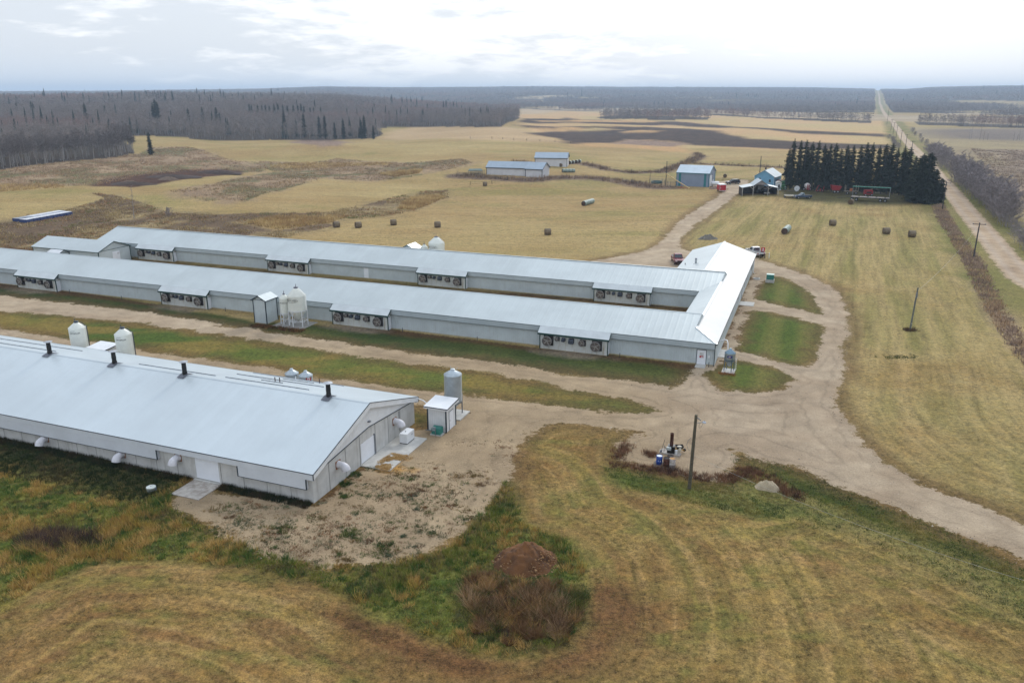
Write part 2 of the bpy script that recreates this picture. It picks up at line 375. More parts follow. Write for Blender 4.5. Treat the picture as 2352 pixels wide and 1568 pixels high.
def ground():
    def rows():
        v = np.arange(1850, 300, -1.8); b = (784-v)/F
        r = H*(CP+b*SP)/(SP-b*CP)
        out = list(r)
        while out[-1] < 9500: out.append(out[-1]*1.018)
        return np.array([4., 9., 14.]+[q for q in out if q > 18])
    R = rows()
    A1 = np.radians(np.linspace(-42, 42, 1501)); A2 = np.radians(np.linspace(42, 318, 70))
    def grid(A):
        r, a = np.meshgrid(R, A, indexing='ij')
        return np.stack([(r*np.sin(a)).ravel(), (r*np.cos(a)).ravel()], 1), len(R), len(A)
    obs = {}
    for part, A in enumerate((A1, A2)):
        P, nr, na = grid(A); x, y = P[:, 0], P[:, 1]
        r = np.hypot(x, y); az = np.arctan2(x, y); n = len(P)
        z = hgt(x, y)
        nA = fbm(x/18, y/18, 1, 4); nB = fbm(x/5.5, y/5.5, 2, 4, .6); nC = fbm(x/60, y/60, 3, 3); nD = fbm(x/1.7, y/1.7, 4, 3, .6)
        def two(c1, c2, f): return np.array(alb(*c1))[None]*(1-f)[:, None]+np.array(alb(*c2))[None]*f[:, None]
        def st(f, c=.5, w=.22): return np.clip((f-c)/w*.5+.5, 0, 1)
        # mown hay everywhere to begin with
        col = two((160, 146, 104), (138, 130, 84), st(nA)); col += (two((172, 156, 112), (146, 118, 82), st(nC, .52, .2))-col)*.5; col += (two((156, 130, 90), (178, 160, 118), st(fbm(x/26, y/9, 71, 4), .5, .2))-col)*.35
        g = st(fbm(x/30, y/13, 11, 4), .62, .12); col += (two((136, 130, 82), (122, 122, 70), st(nB))-col)*(g*.6)[:, None]
        col *= np.array([1.12, 1.07, 1.0]); tx = np.full(n, .5); sw = np.zeros((n, 3)); sa = np.full(n, .3)
        # swath directions
        sw[:, 0] = x*.05; sw[:, 1] = y
        rd = np.array([math.cos(math.radians(67)), math.sin(math.radians(67))])
        right = sstep(-3, 3, region(P, W2(RFIELD), 20.)) if part == 0 else np.zeros(n)
        cr = (x*rd[1]-y*rd[0]); cl = x*rd[0]+y*rd[1]
        k = right > .5
        sw[k, 0] = cl[k]*.05; sw[k, 1] = cr[k]; sa[k] = .42
        kk = (right > 0)
        rf = two((158, 144, 100), (126, 122, 74), st(fbm(cr/2.2, cl/30, 14, 3), .54, .22)); rf += (two((172, 154, 112), (146, 120, 80), st(nB))-rf)*(st(nA, .6, .15)*.6)[:, None]; rf *= np.array([1.09, 1.04, .98]); col[kk] += ((rf-col)*right[:, None]*.9)[kk]
        def paint(sd, c1, c2, f, w=1.5, na_=1.5, ns=6., amt=1., t=None, s=None):
            m = smear(P, sd, w, na_, ns)*amt
            nz = m > 0
            col[nz] += (two(c1, c2, f)[nz]-col[nz])*m[nz][:, None]
            if t is not None: tx[nz] += (t-tx[nz])*m[nz]
            if s is not None: sa[nz] += (s-sa[nz])*m[nz]
            return m
        reg = lambda pts, m=60.: region(P, W2(pts), m)
        if part == 0:
            # foreground hay: swaths follow the edge of the rough patch and of the drive
            near = (r < 125) & (y < 104)
            Pn = P[near]
            dw = -sdf_poly(Pn, W2(WEEDS)); dr = -sdf_poly(Pn, W2(YARD)); d = np.minimum(dw, dr+6)
            sw[near, 0] = x[near]*.05+y[near]*.03; sw[near, 1] = d; keep = right
            fg = two((152, 130, 86), (134, 108, 66), st(nB, .5, .3)); fg += (two((140, 126, 80), (130, 114, 68), st(nB))-fg)*(sstep(-8, 12, x)*.55)[:, None]; fg += (two((110, 84, 56), (136, 106, 68), st(nD))-fg)*(st(fbm(x/3.2, y/1.7, 83, 4, .6), .56, .12)*.55)[:, None]; fg += (two((98, 104, 56), (122, 120, 64), st(nD))-fg)*(st(fbm(x/4.5, y/2.1, 85, 4, .6), .6, .1)*.7)[:, None]; sk = fbm(sw[:, 1]/1.5, x/16+y/20, 17, 4)
            fg += (two((128, 118, 66), (98, 98, 54), st(nD))-fg)*(st(sk, .58, .13)*st(nA, .52, .3))[:, None]*.85
            fg += (two((158, 136, 80), (180, 152, 106), st(nD))-fg)*(st(fbm(sw[:, 1]/.8, x/12+y/15, 19, 3), .58, .12))[:, None]*.5
            fg += (np.array(alb(112, 82, 58))-fg)*(st(fbm(sw[:, 1]/1.1+9, x/7, 23, 4), .63, .08)*.55*st(nC, .5, .3)*(.35+.65*sstep(6, -6, x)))[:, None]
            m = sstep(98, 78, y)*sstep(118, 100, r)*near*(1-right)
            fg = fg*np.array([1.12, 1.08, 1.02]); col += (fg-col)*m[:, None]; sa += (.38-sa)*m; tx += (.75-tx)*m
            # darker ring of cut grass round the rough patch
            ring = np.full(n, -9.); ring[near] = 2.4-np.abs(dw-1.7)
            ring = ring-9*sstep(46, 52, y)-9*sstep(-10, -17, x)
            paint(ring, (98, 68, 48), (126, 94, 62), nD, 2.0, 1.4, 1.6, .85)
            sd = reg(FARF, 300); paint(sd, (186, 166, 136), (176, 152, 122), st(nC), 20, 10, 60, t=.2)
            sd = reg(TANHILL, 100); paint(sd, (190, 164, 126), (176, 150, 112), st(nC), 6, 4, 20, t=.3)
            sd = reg(STUB, 100); paint(sd, (196, 162, 118), (186, 164, 116), st(fbm(x/40, y/90, 6, 3)), 8, 6, 40, t=.3)
            plow = np.full(n, -300.)
            for q in PLOW: plow = np.maximum(plow, reg(q, 300))
            for q in GOLDN: plow = np.minimum(plow, -reg(q, 300))
            for q in GOLDN: paint(reg(q, 60), (196, 156, 108), (180, 150, 104), st(nB), 4, 4, 20, t=.3)
            paint(plow, (58, 44, 38), (78, 60, 50), st(nB), 5, 8, 30, t=.9, s=.2)
            for q in MAUVE: paint(reg(q), (150, 128, 112), (134, 112, 96), st(nB), 3, 3, 12, t=.8)
            sd = reg(RSCRUB, 200); paint(sd, (162, 148, 114), (148, 132, 102), st(nA), 10, 8, 30, t=.7)
            sd = reg(RPINK, 100); paint(sd, (156, 138, 120), (122, 106, 92), st(fbm(x/9, y/14, 8, 3)), 10, 20, 40, .85, t=1.)
            sd = reg(RDARK, 200); paint(sd, (112, 102, 98), (124, 112, 102), st(nC), 20, 10, 60, .9)
            for q in (BRUSH1, BRUSH2): paint(reg(q), (166, 144, 116), (146, 124, 100), st(nB), 4, 6, 10, t=1., s=.05)
            b1 = reg(BRUSH1); paint(np.where(b1 > 0, (fbm(x/16, y/16, 27, 3)-.56)*30, -9), (110, 108, 70), (98, 98, 62), nB, 2, 0, 1, .8)
            b2 = reg(BRUSH2); paint(np.where(b2 > 0, (fbm(x/16, y/16, 28, 3)-.55)*30, -9), (92, 96, 62), (104, 104, 64), nB, 2, 0, 1, .8)
            paint(reg(BRUSH3), (156, 138, 102), (132, 114, 82), st(nB), 4, 6, 8, t=1., s=.05)
            b3 = reg(BRUSH3); paint(np.where(b3 > 0, (fbm(x/12, y/12, 29, 3)-.53)*30, -9), (116, 96, 78), (96, 80, 64), nB, 2, 0, 1, .9)
            for q in GOLD: paint(reg(q), (188, 164, 118), (170, 146, 102), st(nB), 2, 3, 7, .9, t=1.)
            paint(reg(SOIL), (70, 48, 38), (90, 64, 50), st(nB), 1.5, 3, 8, t=1.)
            for pts, w in HEDGES:
                q = W2(pts); lo = np.min(q, 0)-30; hi = np.max(q, 0)+30
                k = (x > lo[0]) & (x < hi[0]) & (y > lo[1]) & (y < hi[1]); sd = np.full(n, -30.)
                sd[k] = w-sd_line(P[k], q); paint(sd, (126, 106, 90), (104, 88, 74), st(nB), 2, 2.5, 6, t=1., s=.05)
            paint(reg(SPRUCEZ), (96, 92, 58), (80, 74, 48), st(nB), 4, 3, 10)
            paint(reg(RBRUSH), (146, 126, 108), (160, 138, 112), st(nB), 2, 2.5, 6, t=1., s=.05)
        # county road and its grass verges
        rc = [tuple(q) for q in ROADC]; rd_d = np.full(n, 400.)
        k = (x > 40)
        rd_d[k] = sd_line(P[k], rc)
        wroad = 2.8+.4*nC
        paint(10-rd_d+3*nB, (142, 128, 84), (112, 116, 58), st(nA), 2.5, 2, 8, .9, s=.1)
        road = wroad-rd_d
        lawn = np.full(n, -60.)
        if part == 0:
            yard = reg(YARD); strip = reg(STRIP)
            cuts = [reg(q) for q in (LAWN1, LAWN2, LAWN3)]
            for c_ in [strip]+cuts: yard = np.minimum(yard, -c_)
            yard = yard+np.where(yard > -8, (fbm(x/3.2, y/2.6, 87, 4, .6)-.5)*2.6, 0)
            flawn = reg(FLAWN)
            # mown lawns
            paint(strip, (80, 98, 42), (108, 112, 54), st(nA, .57), .7, .8, 3, t=.55, s=.1)
            paint(np.where(strip > 0, (fbm(x/9, y/5, 61, 3)-.58)*12, -9), (146, 124, 70), (128, 112, 60), nB, 1, 0, 1, .8)
            uu = x*EU[0]+y*EU[1]; vv = x*EV[0]+y*EV[1]
            lawnm = st(np.sin(uu*2*math.pi/4.6)+1.2*(nB-.5), 0, .9)
            for c_ in cuts: paint(c_, (76, 96, 36), (116, 114, 60), lawnm*.7+.3*st(nA), .7, .8, 3, t=.5, s=.05)
            paint(flawn, (58, 72, 36), (84, 90, 46), st(nA, .55), .7, .8, 3, t=.55, s=.1)
            paint(np.where(flawn > 0, 1.1-(vv-95.2)*-1.-1.6*nA, -9), (104, 76, 52), (88, 68, 46), nB, .8, .6, 2, .9, t=.9)   # dead grass along the wall
            for k_ in range(4):                                                            # dust blown out under the fan rooms
                cu = -28.2-32.9*k_
                paint(3.2-np.hypot((uu-cu)*.75, (vv-95.4)*1.9), (150, 138, 122), (126, 112, 94), nB, 1.8, 1.4, 2, .85)
            paint(reg(COURT), (98, 74, 50), (76, 62, 44), st(nB), 2, 1, 3, t=1.)
            paint(reg(LEAF), (148, 120, 92), (100, 72, 52), st(nD), .8, .8, 1.5, t=1.)
            npad = np.minimum(np.minimum(vv-67.3, 70.4-vv), np.minimum(uu+90, -34.9-uu))
            paint(npad, (84, 88, 42), (112, 88, 52), st(nB), .6, .6, 2); yard = np.minimum(yard, -npad)
            lawn = np.maximum(np.maximum(np.maximum(*cuts[:2]), np.maximum(cuts[2], strip)), flawn)
            # rough ground in the foreground
            wd = reg(WEEDS)
            wc = two((128, 126, 64), (78, 94, 42), st(fbm(x/2.4, y/1.7, 33, 4, .65)))
            wc += (np.array(alb(160, 128, 70))-wc)*(st(fbm(x/2.6, y/1.7, 35, 4, .65), .55, .14)*st(fbm(x/25, y/25, 36, 2), .40, .2)*(1-.75*sstep(-22, -17, x)))[:, None]*.85
            m = smear(P, wd, .8, .9, 2.)
            walldark = sstep(7.5, 2, 49.3-vv)*(uu < -51)  # ground colour among the dark weeds, darker towards the barn wall
            wc += (two((54, 62, 36), (74, 68, 46), nD)-wc)*(walldark*.85)[:, None]
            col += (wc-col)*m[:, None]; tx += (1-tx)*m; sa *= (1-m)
            paint(reg(BUSHZ), (84, 68, 56), (64, 54, 42), st(nD), 1.2, 1, 2, t=1.)
            paint(reg(GREENP), (66, 84, 40), (100, 106, 50), st(nB), 1., 1., 3, t=.8)
            paint(reg(VERGE2), (136, 126, 78), (104, 110, 60), st(nB), 1.2, 2., 4, .85, t=1., s=.1)
            paint(reg(VERGE), (74, 82, 38), (116, 106, 60), st(nB, .55), .8, 1.2, 3, t=.8)
            edge = 1.4-np.abs(yard+.5); paint(edge, (112, 84, 60), (96, 74, 52), nD, 1.2, 1.1, 2, .55)
        else:
            yard = np.full(n, -60.); wd = yard; plow = yard
        # woods: leaf litter under the trees
        wood = forest_mask(x, y); gp = gap_mask(x, y)
        paint((gp-.5)*40, (186, 168, 140), (164, 146, 118), st(nC), 18, 0, 1, .9, t=.2, s=0)
        paint((wood-.5)*20, (84, 74, 64), (72, 64, 56), st(nC), 10, 0, 1, t=.6, s=0)
        grav = np.clip(np.maximum(yard, road), -6, 6)
        gcol = two((188, 172, 150), (172, 156, 136), st(nA)); gcol += (two((196, 174, 148), (182, 160, 136), st(nB))-gcol)*(road > yard)[:, None]; gcol += (two((150, 134, 116), (190, 178, 160), st(fbm(x/6, y/4, 81, 4), .5, .2))-gcol)*.4
        if part == 0:
            sandy = sstep(-20, -6, np.minimum(-(x-4), 92-y-0*x)); gcol += (two((176, 158, 130), (154, 136, 110), st(nB))-gcol)*(sandy*.7)[:, None]
            ds = reg(SAWD); ms = smear(P, ds-.1, .6, .9, 1.2); gcol += (two((205, 160, 92), (186, 148, 96), nD)-gcol)*ms[:, None]*.95
            ruts = st(np.abs(np.sin(yard*1.25+2.2*nA)), .22, .2); gcol *= (1-.20*(1-ruts)*st(nA, .42, .3))[:, None]
        gcol *= np.array([1.07, 1.01, .93]); rr = np.abs(rd_d-1.5); gcol += (two((196, 180, 164), (190, 174, 158), nB)-gcol)*(np.clip(1-rr/1.1, 0, 1)*(rd_d < 4))[:, None]*.5
        V = np.stack([x, y, z], 1)
        i = np.arange(nr-1)[:, None]*na+np.arange(na-1)[None]
        Q = np.stack([i, i+1, i+na+1, i+na], -1).reshape(-1, 4)[:, ::-1]
        fm = lambda a_: a_[Q].mean(1)
        gy, rdm, lw, pl, wdm = fm(yard), fm(road), fm(lawn), fm(plow), fm(wood)
        kind = np.zeros(len(Q), int)
        kind[lw > 0] = 3; kind[(pl > 0)] = 4
        kind[gy > 0] = 1; kind[(rdm > 0) & (rdm > gy)] = 2
        for kd, nm in enumerate(('ground', 'gravel_driveway', 'gravel_road', 'lawn', 'ploughed_field')):
            q = Q[kind == kd]
            if len(q) == 0: continue
            used, inv = np.unique(q, return_inverse=True)
            obs.setdefault(nm, []).append((V[used], inv.reshape(-1, 4), col[used], gcol[used], grav[used], tx[used], sw[used], sa[used]))
    gm = ground_mat()
    for nm, parts in obs.items():
        o = 0; Vs = []; Qs = []; rest = [[] for _ in range(6)]
        for p in parts:
            Vs.append(p[0]); Qs.append(p[1]+o); o += len(p[0])
            for k in range(6): rest[k].append(p[2+k])
        Vv = np.concatenate(Vs); Qq = np.concatenate(Qs); at_ = [np.concatenate(q) for q in rest]
        me = bpy.data.meshes.new(nm); me.vertices.add(len(Vv)); me.vertices.foreach_set('co', Vv.astype(np.float32).ravel())
        me.loops.add(Qq.size); me.loops.foreach_set('vertex_index', Qq.astype(np.int32).ravel())
        me.polygons.add(len(Qq)); me.polygons.foreach_set('loop_start', np.arange(0, Qq.size, 4, dtype=np.int32))
        me.polygons.foreach_set('use_smooth', np.ones(len(Qq), bool))
        for an, ty, dat in (('col', 'FLOAT_COLOR', at_[0]), ('gcol', 'FLOAT_COLOR', at_[1]), ('grav', 'FLOAT', at_[2]), ('tx', 'FLOAT', at_[3]), ('sw', 'FLOAT_VECTOR', at_[4]), ('sa', 'FLOAT', at_[5])):
            a = me.attributes.new(an, ty, 'POINT')
            if ty == 'FLOAT_COLOR':
                c = np.ones((len(dat), 4), np.float32); c[:, :3] = np.clip(dat, .004, 1); a.data.foreach_set('color', c.ravel())
            elif ty == 'FLOAT': a.data.foreach_set('value', dat.astype(np.float32))
            else: a.data.foreach_set('vector', dat.astype(np.float32).ravel())
        me.update(calc_edges=True)
        o = link(nm, me, None, gm); tag(o, kind='structure')
def ground_mat():
    m, nt, b = nt_new('ground'); L = nt.links
    A = lambda nme, out: (lambda n: (setattr(n, 'attribute_name', nme), n.outputs[out])[1])(N(nt, 'ShaderNodeAttribute'))
    col = A('col', 'Color'); gcol = A('gcol', 'Color'); grav = A('grav', 'Fac'); tx = A('tx', 'Fac'); sw = A('sw', 'Vector'); sa = A('sa', 'Fac')
    P = N(nt, 'ShaderNodeNewGeometry').outputs['Position']
    def noise(sc, det, rough, vec=P, dist=0.):
        n = N(nt, 'ShaderNodeTexNoise', Scale=sc, Detail=det, Roughness=rough, Distortion=dist); L.new(vec, n.inputs['Vector']); return n.outputs['Fac']
    nf = noise(2.2, 8., .82); nm = noise(.55, 5., .62); nt2 = noise(8., 4., .8)
    # clumpy plant texture, strong where growth is rough
    amp = math_(nt, 'MULTIPLY_ADD', tx, .75, .35)
    v = math_(nt, 'ADD', math_(nt, 'MULTIPLY', math_(nt, 'SUBTRACT', nf, .5), 3.8), math_(nt, 'MULTIPLY', math_(nt, 'SUBTRACT', nm, .5), 1.1))
    v = math_(nt, 'ADD', v, math_(nt, 'MULTIPLY', math_(nt, 'SUBTRACT', nt2, .5), 2.6))
    v = math_(nt, 'MULTIPLY_ADD', v, amp, 1.0)
    # swaths left by the mower
    mp = N(nt, 'ShaderNodeMapping'); mp.inputs['Scale'].default_value = (1.2, .95, 0); L.new(sw, mp.inputs['Vector'])
    s1 = noise(1., 4., .6, mp.outputs['Vector'], .4)
    sv = math_(nt, 'MULTIPLY', math_(nt, 'MULTIPLY', math_(nt, 'SUBTRACT', s1, .5), 2.6), sa)
    v = math_(nt, 'MAXIMUM', math_(nt, 'ADD', v, sv), .22)
    c = mixc(nt, 1., col, v, 'MULTIPLY')
    hue = maprange(nt, noise(1.1, 4., .6), .42, .66)
    c = mixc(nt, math_(nt, 'MULTIPLY', hue, .4), c, mixc(nt, 1., c, (1.12, .99, .78), 'MULTIPLY'))
    # gravel with a ragged edge, pebbles and weed specks
    e = math_(nt, 'ADD', grav, math_(nt, 'ADD', math_(nt, 'MULTIPLY', math_(nt, 'SUBTRACT', nm, .5), 2.6), math_(nt, 'MULTIPLY', math_(nt, 'SUBTRACT', nf, .5), 2.6)))
    gm = maprange(nt, e, -.2, .25)
    gv = math_(nt, 'ADD', math_(nt, 'MULTIPLY', math_(nt, 'SUBTRACT', noise(5., 6., .8), .5), 1.15), math_(nt, 'MULTIPLY', math_(nt, 'SUBTRACT', noise(.35, 5., .65), .5), .95))
    g = mixc(nt, 1., gcol, math_(nt, 'ADD', gv, 1.), 'MULTIPLY')
    vo = N(nt, 'ShaderNodeTexVoronoi', Scale=3.2); L.new(P, vo.inputs['Vector'])
    spk = math_(nt, 'MULTIPLY', maprange(nt, vo.outputs['Distance'], .05, .16, 1., 0.), maprange(nt, noise(.5, 3., .6), .5, .62))
    g = mixc(nt, math_(nt, 'MULTIPLY', spk, .55), g, (.085, .07, .045))
    c = mixc(nt, gm, c, g)
    L.new(c, b.inputs['Base Color']); b.inputs['Roughness'].default_value = .95; b.inputs['Specular IOR Level'].default_value = .08
    hgt_ = math_(nt, 'ADD', math_(nt, 'MULTIPLY', nf, math_(nt, 'MULTIPLY_ADD', tx, 1., .25)), math_(nt, 'MULTIPLY', nt2, .3))
    bp = N(nt, 'ShaderNodeBump', Strength=.55, Distance=.35); L.new(hgt_, bp.inputs['Height']); L.new(bp.outputs['Normal'], b.inputs['Normal'])
    return m
# where the bare aspen woods stand (1 inside)
FEDGE = [(-300, 455), (0, 391), (80, 379), (148, 372), (268, 361), (310, 352), (300, 335), (245, 318), (160, 308), (330, 312), (475, 322), (620, 321), (760, 321), (860, 318), (880, 306), (860, 296), (900, 292), (1000, 291), (1100, 292), (1150, 292), (1195, 272), (1180, 262), (1195, 250), (1240, 242), (1310, 246), (1300, 240), (1340, 238), (1240, 234), (1180, 232)]
CLEARS = [[(1180, 224), (1240, 221), (1310, 218), (1320, 222), (1250, 227), (1190, 228)], [(1545, 224), (1640, 222), (1640, 226), (1550, 228)], [(1090, 247), (1140, 246), (1150, 250), (1100, 251)], [(905, 238), (990, 236), (990, 239), (910, 241)], [(2140, 262), (2240, 259), (2300, 262), (2200, 266)]]
def gap_mask(x, y):
    r = np.hypot(x, y); az = np.arctan2(x, y)
    rad = np.interp(az, np.radians([-1, 1, 3, 8, 14, 17, 20, 24, 30, 36, 45]), [1900, 1750, 1700, 1650, 1350, 1180, 1130, 1060, 1010, 960, 900])
    gw = np.interp(az, np.radians([-1, 6, 12, 18, 26, 34]), [120, 260, 420, 420, 330, 300])
    g = (r > rad+80) & (r < rad+80+gw) & (az > math.radians(-1)) & (az < math.radians(60))
    P = np.stack([np.ravel(x), np.ravel(y)], 1).astype(float)
    for q in CLEARS: g = g | (sdf_poly(P, W2(q)) > 0).reshape(np.shape(g))
    return g.astype(float)
def forest_mask(x, y):
    P = np.stack([np.ravel(x), np.ravel(y)], 1).astype(float)
    r = np.hypot(P[:, 0], P[:, 1]); az = np.arctan2(P[:, 0], P[:, 1])
    front = W2(FEDGE)
    A = math.radians(-46)
    far = [(6000*math.sin(a), 6000*math.cos(a)) for a in np.radians(np.linspace(4, -50, 20))]
    f1 = sdf_poly(P, front+far) > 0
    # everything past the fields on the centre and right, with the road left open
    rad = np.interp(az, np.radians([-1, 1, 3, 8, 14, 17, 20, 24, 30, 36, 45]), [1900, 1750, 1700, 1650, 1350, 1180, 1130, 1060, 1010, 960, 900])
    gw = np.interp(az, np.radians([-1, 6, 12, 18, 26, 34]), [120, 260, 420, 420, 330, 300])
    f2 = (r > rad) & (az > math.radians(-1)) & (az < math.radians(60)) & ~((r > rad+80) & (r < rad+80+gw))
    f2 |= sdf_poly(P, W2([(1370, 271), (1400, 274), (1500, 276), (1625, 275), (1634, 270), (1560, 267), (1400, 266)])) > 0
    for q in CLEARS: f1 &= ~(sdf_poly(P, W2(q)) > 0); f2 &= ~(sdf_poly(P, W2(q)) > 0)
    rdd = sd_line(P, [tuple(q) for q in ROADC])
    gap = np.where(r > 1500, 16, 24)
    clear = (fbm(P[:, 0]/330, P[:, 1]/260, 77, 2) > .64) & (r > 1250) & (r < 3000) & f2
    return ((f1 | f2) & (rdd > gap) & ~clear).astype(float).reshape(np.shape(x))
# ------------------------------------------------------------------ materials of the buildings
ROOF = mat('roof_metal', (.475, .528, .538), .42, .25, .05, .15, ribs=(0, .9, .25), spec=.45)
ROOFX = mat('roof_metal_cross', (.475, .528, .538), .38, .25, .05, .15, ribs=(1, .9, .25), spec=.5)
ROOFN = mat('roof_new', (.515, .578, .612), .36, .2, .04, .12, ribs=(0, .9, .2), spec=.5)
SIDE = mat('siding_grey', (.50, .56, .58), .55, 0, .06, .4, ribs=(0, .3, .8), stain=((.36, .36, .33), (3, 3, .4), .35))
SIDEX = mat('siding_grey_end', (.50, .56, .58), .55, 0, .06, .4, ribs=(1, .3, .8))
FASC = mat('fascia_grey', (.40, .46, .49), .5, 0, .05, .5)
BAYW = mat('fan_wall', (.58, .60, .58), .6, 0, .06, .5, ribs=(0, .3, .6), stain=((.30, .23, .13), (2.2, 2.2, .35), .75))
GREEN = mat('green_trim', (.012, .05, .045), .45, 0, .1)
NAVY = mat('navy_trim', (.015, .03, .045), .45, 0, .1)
CREAM = mat('foundation_cream', (.42, .38, .27), .9, 0, .15, 2)
WHITE = mat('white_paint', (.70, .72, .74), .45, 0, .04, 1)
WHITEL = mat('white_siding', (.68, .70, .72), .5, 0, .05, .5, ribs=(0, .25, .6))
WHITELX = mat('white_siding_end', (.74, .76, .78), .5, 0, .05, .5, ribs=(1, .25, .6))
DOORW = mat('white_door', (.74, .77, .82), .4, 0, .03, 1)
CONC = mat('concrete_wall', (.54, .54, .525), .9, 0, .10, .8, c2=(.45, .45, .435), bump=.15, stain=((.27, .26, .24), (1.6, 1.6, .12), .6))
SLAB = mat('concrete_slab', (.50, .49, .46), .9, 0, .10, 1.2, bump=.15)
SLABW = mat('worn_concrete', (.46, .43, .39), .9, 0, .2, 1.5, c2=(.25, .21, .18), bump=.2)
JOINT = mat('joint', (.16, .16, .155), .9)
BLACK = mat('black_metal', (.012, .013, .016), .4, .2)
DARK = mat('dark_opening', (.012, .012, .013), .8)
GALV = mat('galvanised', (.40, .45, .48), .38, .75, .12, 2)
GALVL = mat('galvanised_cap', (.44, .50, .54), .4, .6, .08, 2)
CORR = mat('corrugated_galvanised', (.42, .47, .50), .42, .6, .08, 1.5, ribs=(2, .14, 1.))
POST = mat('grey_steel', (.20, .22, .25), .5, .4)
POLYW = mat('white_poly', (.72, .74, .68), .35, 0, .05, 1)
FANP = mat('fan_plastic', (.62, .62, .66), .45, 0, .08, 3)
FANW = mat('plywood_frame', (.30, .13, .06), .8, 0, .2, 8)
FANG = mat('fan_guard', (.16, .13, .115), .7, .2, .25, 6)
FANR = mat('fan_rim', (.26, .25, .24), .6, .2, .15, 6)
HOOD = mat('vent_hood', (.045, .055, .075), .6, .2, .2, 6)
BLADE = mat('fan_blade', (.33, .31, .28), .6, .1)
RED = mat('red_sign', (.45, .02, .035), .5)
INK = mat('lettering_black', (.02, .02, .02), .6)
WOOD = mat('weathered_wood', (.22, .19, .15), .9, 0, .25, 6)
POLEW = mat('pole_wood', (.105, .095, .065), .9, 0, .25, 5)
TRF = mat('transformer_green', (.03, .19, .16), .5, 0, .1)
def rot(parent_loc_uv, z=0): return FW(parent_loc_uv[0], parent_loc_uv[1], z)
def fthing(name, label, cat, u, v, group=None, z=0, rz=0):
    return thing(name, label, cat, FW(u, v, z), TH+rz, group)
